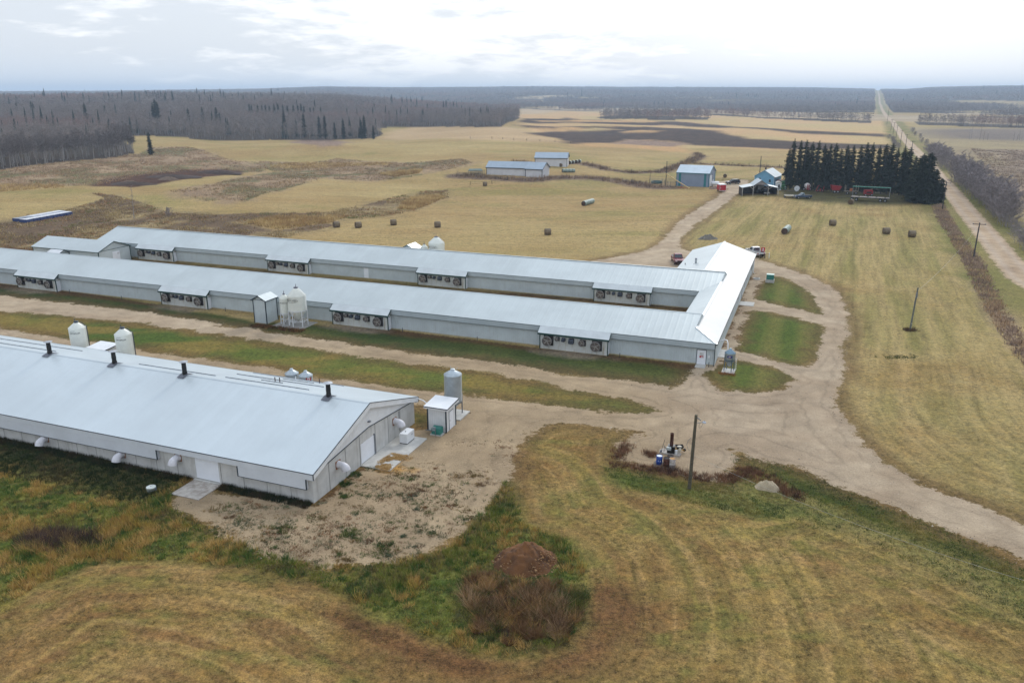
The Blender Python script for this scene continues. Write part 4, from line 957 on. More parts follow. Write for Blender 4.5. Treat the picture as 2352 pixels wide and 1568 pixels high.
q = MB(); q.poly([(-.09, 0, 0), (.09, 0, 0), (.09, 0, .2), (-.09, 0, .2)], (0, -.02, 0)); qo = q.build('warning_label', mat('label_yellow', (.55, .30, .03), .5), t2); qo.location = (.25, -1.08, 1.95); qo.rotation_euler = (-.55, 0, .2)
hopper_bin(-72.2, 139.6, .72, .78, 1.75, 3.6, 4.3, 'slim white bin behind the back barn next to the green trimmed shed', 5)
t4 = hopper_bin(-69.5, 139.6, 1.55, .72, 2.45, 4.75, 5.95, 'big white bin showing its cone top above the back barn ridge', 6, ladder=.2)
wrap_text(t4, 'WHEATLAND', .34, 1.55, 4.0, cam_dir(-69.5, 139.6)-.75, oval=True)
for u, wd in ((-86.3, 'left'), (-78.6, 'right')):
    t = hopper_bin(u, 70.0, 1.02, .8, 1.3, 4.55, 5.35, 'tall white poly bin with dark ladder behind the concrete barn, '+('left one' if wd == 'left' else 'right one'), 6, spike=False, legm=WHITE)
    wrap_text(t, 'OPTIMUM', .30, 1.02, 4.0, cam_dir(u, 70)-.42)
    o = MB(); a0 = cam_dir(u, 70)-.42; o.tube([(1.035*math.cos(a0+x/1.02), 1.035*math.sin(a0+x/1.02), 4.22+.12*math.sin((x+.6)*2.4)) for x in np.linspace(-.6, .1, 12)], .018, 4); o.build('swoosh_mark', mat('mark_grey', (.2, .2, .2), .6), t)
    l = MB(); a = cam_dir(u, 70)+1.35; dx, dy = math.cos(a), math.sin(a)
    for s in (-.16, .16):
        l.tube([(1.1*dx-dy*s, 1.1*dy+dx*s, .4), (1.1*dx-dy*s, 1.1*dy+dx*s, 4.6), (.45*dx-dy*s, .45*dy+dx*s, 5.3)], .03, 5)
    for z in np.arange(.5, 4.6, .3): l.bar((1.1*dx+dy*.16, 1.1*dy-dx*.16, z), (1.1*dx-dy*.16, 1.1*dy+dx*.16, z), .03)
    l.build('ladder', mat('ladder_navy', (.03, .045, .07), .5), t)
    l = MB(); l.lathe([(.3, 5.28), (.3, 5.38), (.001, 5.40)], 16); l.bar((-.3, .1, 5.35), (-.36, .12, 5.62), .05); l.build('lid_ring', NAVY, t)
sh = fthing('valve_shed', 'small flat roofed white shed between the two tall poly bins', 'shed', -82.6, 70.2)
b = MB(); b.box(-1.3, 1.3, -.9, .9, -.1, 2.25); b.build('wall', WHITEL, sh)
b = MB(); b.poly([(-1.6, -1.2, 2.30), (1.6, -1.2, 2.30), (1.6, 1.2, 2.5), (-1.6, 1.2, 2.5)], (0, 0, .1)); b.build('roof', WHITE, sh)
b = MB(); b.bar((-1.62, -1.22, 2.34), (1.62, -1.22, 2.34), .03, .1); b.bar((1.62, -1.22, 2.34), (1.62, 1.22, 2.54), .03, .1); b.box(1.25, 1.35, -.95, -.85, 0, 2.25); b.build('trim', NAVY, sh)
for u, ex in ((-53.9, 0), (-52.0, 1)):
    t = hopper_bin(u, 70.2, .78, .7, 1.3, 2.45, 3.0, 'squat galvanised bin with a red and white flag sticker, beyond the barn ridge' if ex else 'squat galvanised bin without sticker, beyond the barn ridge', 4, CORR, spike=False, legm=POST, capm=GALVL)
    if ex:
        fl = MB(); fl.box(-.02, .02, -.28, -.14, -.17, .17); fl.box(-.02, .02, .14, .28, -.17, .17); a = cam_dir(u, 70)+.35
        fo = fl.build('flag_sticker', RED, t); fo.location = (.80*math.cos(a), .80*math.sin(a), 2.2); fo.rotation_euler = (0, 0, a)
        fl = MB(); fl.box(-.019, .019, -.14, .14, -.17, .17); f2 = fl.build('flag_field', WHITE, fo)
        fl = MB(); fl.poly([(.022, y_, z_) for y_, z_ in ((0, -.13), (.015, -.05), (.09, -.07), (.07, -.01), (.11, .03), (.05, .04), (.05, .08), (.02, .06), (0, .13), (-.02, .06), (-.05, .08), (-.05, .04), (-.11, .03), (-.07, -.01), (-.09, -.07), (-.015, -.05))]); fl.build('leaf_mark', RED, fo)
# galvanised silo on four tall legs with the pump shed
t = hopper_bin(-33.9, 71.1, .95, .75, 1.6, 4.6, 5.2, 'tall corrugated galvanised silo on four steel legs beside the pump shed', 4, CORR, spike=False, legm=POST, capm=GALVL, tall_legs=.75, rot=-.25, name='grain_silo', brace=False)
b = MB(); b.bar((.3, .2, 5.1), (.5, .3, 5.35), .03); b.build('lid_handle', GALV, t); b = MB(); b.bar((-.3, .2, 5.1), (-.38, .3, 5.4), .03); b.build('lid_handle', GALV, t)
b = MB(); b.box(-.22, .22, -.22, .22, .42, .78); b.build('auger_boot', BLACK, t)
def pad(name, u0, u1, v0, v1, z=.1, m=SLAB, label=None):
    b = MB(); b.box(u0, u1, v0, v1, -.2, z); o = b.build(name, m, None, off=((u0+u1)/2, (v0+v1)/2, 0)); o.location = FW((u0+u1)/2, (v0+v1)/2); o.rotation_euler = (0, 0, TH)
    tag(o, label, 'concrete pad' if label else None, None, None if label else 'structure'); return o
pad('concrete_pad', -35.2, -32.5, 69.7, 72.3, .12, SLAB, 'pale concrete pad under the tall galvanised silo')
s2 = fthing('pump_shed', 'white shed with flat tilted roof beside the galvanised silo', 'shed', -33.55, 67.55)
b = MB(); b.box(-1.05, 1.02, -1.17, 1.1, -.1, 2.66); b.build('wall', WHITEL, s2)
b = MB(); b.poly([(-1.35, -1.5, 2.66), (1.35, -1.5, 2.66), (1.35, 1.35, 2.86), (-1.35, 1.35, 2.86)], (0, 0, .06)); b.build('roof', mat('roof_white', (0, 0, 0)), s2)
b = MB(); b.box(-1.33, 1.33, -1.49, -1.45, 2.50, 2.66); b.box(1.29, 1.33, -1.45, 1.33, 2.52, 2.68); b.build('fascia', WHITE, s2)
b = MB(); b.bar((-1.36, -1.51, 2.70), (1.37, -1.51, 2.70), .03, .09); b.bar((1.36, -1.5, 2.71), (1.36, 1.36, 2.91), .03, .09)
for x, y in ((-1.05, -1.17), (1.02, -1.17), (1.02, 1.1)): b.box(x-.06, x+.06, y-.06, y+.06, -.1, 2.5)
b.box(-1.0, .96, -1.19, -1.171, -.1, .04); b.build('trim', NAVY, s2)
b = MB(); b.box(1.022, 1.06, -.45, .55, .1, 2.0); dd = b.build('door', DOORW, s2)
b = MB(); b.box(1.06, 1.09, -.37, -.31, 1.0, 1.08); b.build('handle', POST, dd)
b = MB(); b.box(1.021, 1.05, -.49, -.452, .05, 2.04); b.box(1.021, 1.05, .552, .59, .05, 2.04); b.box(1.021, 1.05, -.452, .552, 2.003, 2.04); b.build('door_frame', NAVY, dd)
au = fthing('feed_pipe', 'curved white feed pipe arching from the pump shed to the concrete barn', 'pipe', -35.2, 67.4)
b = MB(); b.tube([(.6, .1, 1.6), (.35, .1, 2.0), (0, .12, 2.4), (-.5, .15, 2.68), (-1.1, .2, 2.78), (-1.75, .3, 2.74)], .055, 8); o_ = b.build('pipe', WHITE, au)
tr = fthing('transformer_box', 'teal green electrical box on a small pad against the pump shed', 'transformer', -33.25, 65.75)
b = MB(); b.box(-.62, .62, -.42, .42, -.1, .1); b.build('base_pad', SLAB, tr)
b = MB(); b.poly([(-.5, -.36, .1), (-.5, .36, .1), (-.5, .36, .82), (-.5, -.30, .74)], (1.0, 0, 0)); b.build('cabinet', TRF, tr, bevel=.02)
b = MB(); b.box(-.32, .02, -.44, -.37, .55, .95); bo = b.build('meter_box', mat('meter_grey', (.35, .38, .4), .5), tr)
b = MB(); b.lathe([(.09, -.46), (.11, -.44)], 14, (-.15, 0, .78), 'y'); b.disc(.09, (-.15, -.46, .78), 'y'); b.build('meter', mat('meter_glass', (.15, .22, .28), .2), bo)
b = MB(); b.bar((-1.1, -.42, .5), (-.3, -.42, .5), .06); b.bar((0, -.42, .0), (0, -.42, .9), .05); b.build('conduit', POST, tr)
ge = fthing('generator', 'white box generator standing on the barn end pad', 'generator', -35.25, 63.05)
b = MB(); b.box(-.42, .42, -.78, .78, .16, 1.16); b.build('cabinet', WHITE, ge, bevel=.025)
b = MB(); b.box(-.40, .40, -.76, .76, .09, .16); b.build('skid', BLACK, ge)
b = MB(); b.lathe([(.06, 1.16), (.06, 1.22), (.001, 1.22)], 12, (-.05, -.15, 0)); b.box(.42, .428, .1, .42, .78, .84); b.build('exhaust_outlet', POST, ge)
pad('barn_apron', -36.74, -33.68, 56.7, 64.3, .09)
pad('barn_apron', -49.25, -46.25, 46.2, 48.96, .06, SLABW)
pad('doorstep', -11.85, -10.6, 95.85, 97.2, .06, SLAB)
pad('walkway_slab', -9.64, -7.35, 129.5, 132.1, .07, SLAB)
pad('walkway_slab', -9.64, -8.3, 101.0, 104.4, .07, SLAB)
pad('bin_pad', -73.6, -68.2, 92.1, 96.2, .04, mat('old_slab', (.30, .29, .27), .9, 0, .15, 1.5))
# corner bin
cb = hopper_bin(-7.65, 95.95, .66, .62, 1.6, 2.42, 2.98, 'small galvanised feed bin with blue oval badge at the barn corner', 4, GALV, spike=False, legm=mat('leg_blue', (.12, .17, .22), .5, .4), capm=mat('cap_blue', (.22, .32, .40), .4, .5), rot=-.25, tall_legs=.6, brace=False)
a = cam_dir(-7.65, 95.95)
def oval(rx, rz, dr, m, nm, par, zc=2.05, n=28):
    o = MB(); r = .66+dr; pts = []
    for k in range(n):
        f = 2*math.pi*k/n; th = a+rx*math.cos(f)/r
        pts.append((r*math.cos(th), r*math.sin(th), zc+rz*math.sin(f)))
    o.poly(pts); return o.build(nm, m, par)
ov = oval(.36, .17, .03, mat('badge_blue', (.01, .02, .22), .4), 'badge', cb)
def blk(x0, x1, z0, z1, m, nm):
    o = MB(); r = .70; pts = []
    for x, z in ((x0, z0), (x1, z0), (x1, z1), (x0, z1)): pts.append((r*math.cos(a+x/r), r*math.sin(a+x/r), z))
    o.poly(pts); return o.build(nm, m, ov)
blk(-.13, .13, 2.03, 2.06, WHITE, 'badge_bar'); blk(-.1, .1, 1.93, 1.985, mat('badge_orange', (.5, .2, .02), .5), 'badge_bar')
blk(-.11, .11, 2.075, 2.15, mat('badge_pale', (.55, .42, .55), .5), 'badge_bar')
l = MB()
for z in np.arange(.3, 1.9, .24): l.tube([(.70, -.22, z), (.86, -.12, z+.03), (.86, .1, z+.03), (.72, .18, z)], .02, 5)
l.build('rung', WHITE, cb)
pad('concrete_pad', -8.45, -6.9, 95.0, 96.75, .09, SLAB, 'square concrete pad under the small badge bin')
au = fthing('feed_pipe', 'arched white auger pipe from the corner bin to the barn eave', 'pipe', -7.9, 96.5)
b = MB(); b.tube([(-.12, .0, 2.5), (-.15, .1, 3.0), (-.2, .35, 3.35), (-.35, .8, 3.55), (-.7, 1.4, 3.45), (-1.2, 2.0, 3.05), (-1.7, 2.5, 2.7)], .06, 8); b.build('pipe', WHITE, au)
tb = fthing('transformer_box', 'green transformer on a concrete block by the curved lawn', 'transformer', -3.2, 146.3)
p_ = at(1768, 648); tb.location = p_
b = MB(); b.box(-.75, .75, -.6, .6, -.1, .55); b.build('base_pad', SLAB, tb); b = MB(); b.box(-.65, .65, -.5, .5, .55, 1.45); b.build('cabinet', TRF, tb, bevel=.03); b = MB(); b.box(-.67, .67, -.52, .52, 1.45, 1.52); b.build('lid', mat('lid_mint', (.3, .5, .44), .5), tb)
# well lid, cistern
wl = fthing('cistern_lid', 'white round cistern lid standing out of the dark weeds', 'tank lid', -51.4, 46.2)
b = MB(); b.lathe([(.37, -.2), (.37, .26), (.40, .27), (.40, .33), (.36, .35), (.001, .37)], 24); b.build('drum', mat('cistern_white', (.66, .70, .66), .5), wl)
b = MB(); b.lathe([(.05, .372), (.07, .38), (.05, .385)], 12, (0, -.02, 0)); b.lathe([(.04, .37), (.05, .375)], 10, (0, .18, 0)); b.build('vent_hole', POST, wl)
b = MB(); b.tube([(.38, .1, .0), (.42, .1, .3)], .05, 6); b.build('standpipe', mat('pipe_blue', (.25, .3, .36), .5), wl)
# manhole ring by the joining building
mr = fthing('concrete_ring', 'low concrete ring lying at the end of the leaf bed', 'ring', -8.4, 150.2)
b = MB(); b.lathe([(.62, -.1), (.62, .22), (.45, .22), (.45, -.1)], 20); b.build('ring', SLAB, mr)
# little bollards along the front barn
for i, (u, v) in enumerate(((-21.6, 96.2), (-53.8, 96.3), (-42.0, 96.3), (-85.6, 96.3), (-107.2, 96.3), (-119.0, 96.3), (-10.2, 96.6))):
    b = MB(); b.tube([(0, 0, -.1), (0, 0, .62)], .045, 7); b.lathe([(.05, .62), (.03, .66), (.001, .66)], 7)
    o = b.build('pipe_post', mat('post_dark', (.03, .035, .045), .6)); o.location = FW(u, v)
    lab = ['short dark pipe post just east of the fourth fan room', 'short dark pipe post just east of the third fan room', 'short dark pipe post midway between third and fourth fan rooms', 'short dark pipe post just east of the second fan room', 'short dark pipe post midway between first and second fan rooms', 'short dark pipe post just east of the first fan room', 'short dark pipe post beside the end door'][i]
    tag(o, lab, 'post', 'pipe posts along the front barn')
# ------------------------------------------------------------------ yard things
def gthing(name, label, cat, u, v, rz=0., group=None, dz=0.):
    p = at(u, v); p.z += dz
    return thing(name, label, cat, p, rz, group)
RUST = mat('rust', (.10, .035, .02), .85, .1, .3, 4, c2=(.035, .016, .012))
def pole(u, v, hgt_, label, r=.14, group=None, arm=None, m=POLEW, name='utility_pole', yaw=0., tilt=0.):
    t = gthing(name, label, 'utility pole', u, v, yaw, group)
    b = MB(); b.tube([(0, 0, -.3), (tilt*.5, 0, hgt_*.5), (tilt, 0, hgt_)], [r, r*.9, r*.75], 10); b.build('post', m, t)
    if arm:
        b = MB(); b.bar((-arm+tilt, .14, hgt_-.35), (arm+tilt, .14, hgt_-.35), .1, .13); b.build('crossarm', mat('arm_wood', (.075, .06, .06), .9), t)
        b = MB()
        for x in (-arm+.12, 0, arm-.12): b.lathe([(.05, hgt_-.29), (.07, hgt_-.2), (.03, hgt_-.1), (.001, hgt_-.1)], 8, (x+tilt, .14, 0))
        b.build('insulator', mat('insulator', (.3, .33, .35), .3), t)
    return t
p = pole(1583, 1122, 7.0, 'tall brown wooden utility pole with lamp, by the burner in the foreground', .16, tilt=.12)
b = MB(); b.bar((.22, 0, 6.75), (.55, -.05, 6.5), .07); b.tube([(.26, 0, 6.25), (.6, 0, 6.3), (.75, 0, 6.35)], .03, 6); b.build('bracket', POST, p)
b = MB(); b.lathe([(.06, 6.42), (.16, 6.33), (.17, 6.26), (.001, 6.24)], 12, (.85, 0, 0)); b.build('yard_lamp', mat('lamp_pale', (.55, .6, .68), .3), p)
b = MB(); b.tube([(.75, 0, 6.2), (.62, 0, 5.85), (.5, .02, 5.7), (.42, 0, 6.0), (.5, 0, 6.25)], .014, 5); b.tube([(-.14, 0, 4.9), (-.42, -.02, 4.6), (-.5, 0, 4.2), (-.32, 0, 3.75), (-.12, 0, 3.6)], .016, 5); b.build('cable', POST, p)
p2 = pole(2090, 758, 6.4, 'bare weathered service pole alone in the mown field right of the curved drive', .13, m=mat('pole_grey', (.15, .16, .14), .9, 0, .2, 5), tilt=.2)
b = MB(); b.box(-.02, .2, -.24, -.1, 4.9, 5.7); b.tube([(.05, -.15, 4.9), (-.12, -.2, 4.3), (-.05, -.15, 3.6)], .02, 5); b.build('switch_box', POST, p2)
b = MB(); b.lathe([(.03, 1.02), (.06, 1.06), (.03, 1.1)], 8, (.02, -.15, 0)); b.build('marker', WHITE, p2)
RP = [(2236, 592, 7.4, 'the nearest'), (2164, 482, 8.2, 'second'), (2140, 408, 8.6, 'third'), (2091, 364, 9., 'fourth'), (2079, 343, 9., 'fifth'), (2068, 330, 9., 'sixth'), (2058, 317, 9.5, 'seventh'), (2051, 309, 10., 'eighth'), (2046, 300, 10., 'ninth'), (2037, 286, 22., 'tenth and tallest')]
for u, v, h_, od in RP:
    pole(u, v, h_, f'roadside utility pole with a crossarm, {od} from the camera along the county road', .15, 'utility poles along the county road', 1.25, mat('pole_dark', (.06, .055, .06), .9), 'utility_pole', -.35)
def wire(name, a, b_, label, sag=.7, r=.016, cat='wire', n=14):
    a = Vector(a); b_ = Vector(b_); b = MB()
    b.tube([a.lerp(b_, k/n)-Vector((0, 0, 4*sag*(k/n)*(1-k/n))) for k in range(n+1)], r, 5)
    o = b.build(name, mat('wire_pale', (.42, .42, .38), .5), None, off=a); o.location = a; tag(o, label, cat); return o
pw = FW(-7.5, 63.2); pw = at(1583, 1122)
wire('power_line', pw+Vector((.2, 0, 3.2)), (44.0, 32.5, 5.2), 'thin pale overhead wire running from the yard pole to lower right', 1.5, .009)
wire('power_line', at(2090, 758)+Vector((.2, 0, 5.9)), at(2236, 592)+Vector((0, 0, 7.0)), 'thin overhead wire between the field pole and the road', .9, .012)
# burner on its slab
sl_ = fthing('burner_slab', 'cracked concrete slab under the waste burner', 'concrete slab', -10.3, 69.75)
b = MB(); b.poly([(-1.0, -.35, -.1), (.95, -.55, -.1), (1.05, .05, -.1), (.5, .5, -.1), (-.85, .65, -.1), (-1.05, .2, -.1)], (0, 0, .24)); b.build('slab', SLABW, sl_)
bu = fthing('waste_burner', 'black steel waste burner with rusty upright chimney', 'burner', -10.25, 69.75, z=.14)
b = MB(); b.box(-.34, .34, -.32, .32, .0, .72); b.build('firebox', BLACK, bu, bevel=.02)
b = MB(); b.lathe([(.17, .7), (.165, 1.9), (.18, 1.9), (.18, 1.95), (.13, 1.95), (.13, 1.6)], 16, (0, .06, 0)); b.build('chimney', RUST, bu)
b = MB(); b.box(-.38, .06, -.6, -.32, .42, .7); b.build('hopper', mat('hopper_pale', (.42, .46, .45), .5), bu, bevel=.02)
b = MB(); b.bar((-.4, -.1, .2), (-.65, -.15, .62), .05); b.bar((-.65, -.15, .0), (-.65, -.15, .6), .04); b.build('bracket', POST, bu)
wh = fthing('wheelbarrow', 'black wheelbarrow full of pale ash standing behind the burner', 'wheelbarrow', -9.55, 70.25, z=.1, rz=.4)
b = MB(); b.poly([(-.25, -.2, .34), (.25, -.2, .34), (.25, .2, .34), (-.25, .2, .34)]); 
for q in (((-.25, -.2), (.25, -.2)), ((.25, -.2), (.25, .2)), ((.25, .2), (-.25, .2)), ((-.25, .2), (-.25, -.2))):
    (x0, y0), (x1, y1) = q; b.add([(x0, y0, .34), (x1, y1, .34), (x1*1.5, y1*1.5, .62), (x0*1.5, y0*1.5, .62)], [(0, 1, 2, 3)])
b.build('tray', BLACK, wh)
b = MB(); b.lathe([(.16, .0), (.28, .48), (.2, .56), (.001, .60)], 14); b.build('ash', mat('ash', (.62, .57, .47), .9), wh)
b = MB(); b.lathe([(.03, -.04), (.15, -.04), (.16, 0), (.15, .04), (.03, .04)], 14, (.5, 0, .16), 'y'); b.build('wheel', BLACK, wh)
b = MB()
for s in (-1, 1): b.bar((.5, s*.08, .16), (-.8, s*.26, .45), .035); b.bar((-.2, s*.2, .33), (-.3, s*.22, .0), .035)
b.build('handle', mat('tool_yellow', (.45, .25, .02), .6), wh)
b = MB(); b.lathe([(.13, 0), (.14, .34), (.15, .36), (.001, .37)], 16); o = b.build('bucket', WHITE); o.location = FW(-9.75, 69.6, .14); tag(o, 'small white plastic bucket on the slab beside the burner', 'bucket')
b = MB(); b.bar((0, 0, .02), (.35, .3, 1.15), .035); o2 = thing('shovel', 'long handled shovel leaning by the left of the burner', 'shovel', FW(-11.15, 69.45, .14)); b.build('handle', WOOD, o2)
b = MB(); b.box(-.11, .09, -.05, -.03, -.0, .24); b.build('blade', POST, o2)
# pallets and barrels
pl = fthing('pallet', 'broken pale pallet under the barrels', 'pallet', -10.35, 66.7)
b = MB()
for i in range(9): b.box(-1.0, .98, -.5+i*.135, -.4+i*.135, .10, .125)
for x in (-1.0, 0, .9): b.box(x, x+.1, -.5, .68, .0, .10)
b.build('boards', WOOD, pl)
def barrel(u, v, label, m, top, h=.86, z=.125, lab=None):
    t = fthing('barrel', label, 'barrel', u, v, None, z)
    b = MB(); b.lathe([(.28, 0), (.29, .02), (.285, h*.32), (.30, h*.34), (.285, h*.36), (.285, h*.64), (.30, h*.66), (.285, h*.68), (.29, h-.02), (.28, h), (.265, h), (.265, h-.03)], 22); b.build('drum', m, t)
    b = MB(); b.disc(.266, (0, 0, h-.03)); b.build('lid', top, t)  # dark top discs paint the shade inside open drums, others are lids
    return t
bb = barrel(-10.85, 66.85, 'bright blue barrel with pale lid', mat('barrel_blue', (.012, .06, .30), .4, 0, .1), mat('lid_pale', (.6, .66, .72), .4))
lb_ = MB(); a = cam_dir(-10.85, 66.85); pts = [(.293*math.cos(a+x/.29), .293*math.sin(a+x/.29), z) for x, z in ((-.1, .36), (.12, .33), (.12, .47), (-.1, .5))]; lb_.poly(pts); lb_.build('label_sticker', WHITE, bb)
barrel(-10.15, 66.65, 'dark rusted open barrel between the blue and the patched one', RUST, DARK, .84)
barrel(-9.95, 67.6, 'dark rusty barrel half hidden behind the patched barrel', RUST, DARK, .8, .0)
bb = barrel(-9.62, 66.7, 'rusty barrel with orange lid and flaking white paint', mat('barrel_flake', (.5, .48, .45), .8, 0, .3, 3, c2=(.10, .03, .02)), mat('lid_orange', (.42, .22, .07), .8))
# heaps
def heap(name, label, cat, u, v, rx, ry, h_, m, yaw=0., seed=1, rough=.12, n=64, rings=22, flat=0.):
    t = gthing(name, label, cat, u, v, yaw); t_loc = t.location.copy(); bpy.data.objects.remove(t)
    V = []; T = []
    for i in range(rings+1):
        f = i/rings
        for k in range(n):
            a = 2*math.pi*k/n; wob = 1+.16*(vnoise(np.array([math.cos(a)*2+seed]), np.array([math.sin(a)*2.]), seed)[0]-.5)*2
            x, y = rx*f*wob*math.cos(a), ry*f*wob*math.sin(a)
            z = h_*(max(0, 1-f**(1.5+flat)))**(1.0)-.04*f
            z += rough*h_*(fbm(np.array([x*1.9+seed]), np.array([y*1.9]), seed, 4)[0]-.5)*2*(1-f**6)
            V.append((x, y, z))
    for i in range(rings):
        for k in range(n):
            a0 = i*n+k; b0 = i*n+(k+1) % n; T.append((a0, a0+n, b0+n, b0))
    me = np_mesh(name, V, T, m, True); o = link(name, me); o.location = t_loc; o.rotation_euler = (0, 0, yaw)
    return tag(o, label, cat)
EARTH = mat('brown_earth', (.17, .075, .027), .95, 0, .3, 1.0, c2=(.035, .018, .011), bump=.9, bs=14)
hp = heap('earth_mound', 'reddish brown heap of earth and clods in the weeds of the foreground', 'heap', 1207, 1288, 2.35, 2.0, 1.55, EARTH, 0, 3, .30, flat=-.35)
V = []; T = []; C = []
for i in range(850):
    a = random.random()*6.283; f = math.sqrt(random.uniform(.22, 1.15)); x, y = 2.35*f*math.cos(a), 2.0*f*math.sin(a)
    z = 1.55*max(0, 1-f**1.15)+.0; s = random.uniform(.025, .075)*(1.7 if random.random() < .08 else 1)
    c0 = len(V); cc = random.choice([(.30, .17, .075), (.20, .10, .045), (.12, .055, .025), (.34, .22, .12)])
    for d_ in ((1, 0, 0), (-1, 0, 0), (0, 1, 0), (0, -1, 0), (0, 0, 1), (0, 0, -1)):
        V.append((x+d_[0]*s*random.uniform(.7, 1.4), y+d_[1]*s*random.uniform(.7, 1.4), z+d_[2]*s*.8)); C.append(cc)
    for f_ in ((0, 2, 4), (2, 1, 4), (1, 3, 4), (3, 0, 4), (2, 0, 5), (1, 2, 5), (3, 1, 5), (0, 3, 5)): T.append(tuple(c0+q for q in f_))
VCM = vcol_mat('clods', .95)
o = link('clods', np_mesh('clods', V, T, VCM, False, C), hp); o['kind'] = 'stuff'
heap('sand_heap', 'pale heap of sand beside dry brown weeds near the drive', 'heap', 1760, 1121, 1.2, .6, .85, mat('sand', (.42, .345, .235), .95, 0, .1, 1.5, bump=.5, bs=9), -.35, 5, .38, flat=.2)
heap('brush_pile', 'dark pile of branches on the grass beyond the joining building', 'brush pile', 1626, 549, 2.6, 1.3, 1.1, mat('brushpile', (.20, .18, .15), .95, 0, .5, 2.5, c2=(.06, .06, .05), bump=1., bs=5), .1, 8, .35)
for i, (u, v, rx, ry, h_, m_, lb) in enumerate(((300, 424, 9, 4, 1.1, 'd', 'low dark soil heap at the left end of the dug strip'), (395, 408, 13, 5, 1.3, 'd', 'long dark soil heap in the middle of the dug strip'), (500, 399, 12, 5, 1.5, 'd', 'dark soil heap at the right end of the dug strip'), (386, 413, 4.5, 2.5, 1.3, 'l', 'pale earth heap against the dark soil strip'), (297, 422, 5, 2.2, 1.2, 'l', 'low pale earth heap at the left of the dark soil strip'))):
    heap('soil_heap', lb, 'heap', u, v, rx, ry, h_, mat('black_soil', (.062, .038, .028), .95, 0, .3, .6, bump=.6, bs=2) if m_ == 'd' else mat('pale_soil', (.17, .12, .085), .95, 0, .2, .8, bump=.5, bs=2), random.uniform(-.3, .3), 11+i, .22, 40, 12)
# ------------------------------------------------------------------ hay bales
HAY = mat('hay_bale', (.20, .155, .10), .95, 0, .25, 3, c2=(.13, .10, .07), bump=.6, bs=12, stain=((.10, .08, .06), (1, 9, 9), .5))
HAYE = mat('hay_end', (.13, .09, .055), .95, 0, .3, 5, bump=.5, bs=14)
WRAP = mat('bale_wrap', (.27, .33, .29), .5, 0, .2, 1.4, c2=(.18, .24, .21), bump=.4, bs=6)
def bale(loc, yaw, label, group, wrapped=False, r=.8, w=1.5):
    t = thing('wrapped_bale' if wrapped else 'hay_bale', label, 'hay bale', loc, yaw, group)
    x = w/2; n = 26
    b = MB(); b.lathe([(r-.09, -x), (r, -x+.10), (r*1.015, 0), (r, x-.10), (r-.09, x)], n, (0, 0, r-.05), 'x'); b.build('wrap' if wrapped else 'roll', WRAP if wrapped else HAY, t)
    b = MB(); b.lathe([(r-.03, -x), (r*.5, -x-.03), (.001, -x-.035)], n, (0, 0, r-.05), 'x'); b.lathe([(r-.03, x), (r*.5, x+.03), (.001, x+.035)], n, (0, 0, r-.05), 'x'); b.build('end', HAYE if not wrapped else mat('bale_end_dark', (.09, .055, .04), .9, 0, .3, 4), t)
    return t
B_ = [(773, 522, .6, 'brown round bale, first from the left in the row beyond the back barn'), (823, 523, .5, 'brown round bale, second from the left in the row beyond the back barn'), (904, 517, .3, 'brown round bale, third from the left in the row beyond the back barn'), (1005, 522, .25, 'brown round bale, fourth from the left, above the white bin tops'),
      (1258, 539, .12, 'brown round bale alone in the middle of the field behind the back barn'), (1912, 518, -.1, 'brown round bale nearest the spruce row in the right field'), (2035, 537, -.12, 'brown round bale left of the pair near the roadside brush'), (2094, 544, -.2, 'brown round bale nearest the roadside brush'),
      (1954, 469, .9, 'brown round bale in front of the flat deck trailer'), (1114, 427, .2, 'brown round bale below the corral at the west end of the white sheds'), (1665, 408, 1.3, 'dark round bale seen end on behind the teal shop'), (1242, 380, .6, 'round bale against the wall of the rear white shed'), (1289, 383, .8, 'round bale at the corner of the rear white shed')]
for u, v, yw, lb in B_: bale(at(u, v), yw, lb, 'brown round bales on the fields')
def bale_row(a, b_, n, lbl, w=1.45):
    A, B = at(*a), at(*b_); d = (B-A); d.z = 0; L = d.length; d.normalize(); yaw = math.atan2(d.y, d.x); n_ = n
    for i in range(n_):
        p = A+d*(w*(i+.5)); p.z = hz(p.x, p.y)
        bale(p, yaw+random.uniform(-.04, .04), lbl.format(['first', 'second', 'third', 'fourth', 'fifth', 'sixth'][i]), 'pale wrapped bales in end to end rows', True, .8, w-.05)
bale_row((1340, 473), (1380, 461), 6, 'pale green wrapped bale, {} from the near end, middle field row')
bale_row((1801, 538), (1822, 519), 4, 'pale green wrapped bale, {} from the near end, right field row')
bale_row((1291, 396), (1325, 396), 4, 'pale green wrapped bale, {} from left below the rear white shed')
for i, (u, v) in enumerate(((1309, 377), (1316, 376), (1324, 375), (1331, 374))):
    bale(at(u, v), 1.2, 'wrapped bale, %s from left in the stack beside the rear white shed' % ['first', 'second', 'third', 'last'][i], 'wrapped bales at the shed end', True)
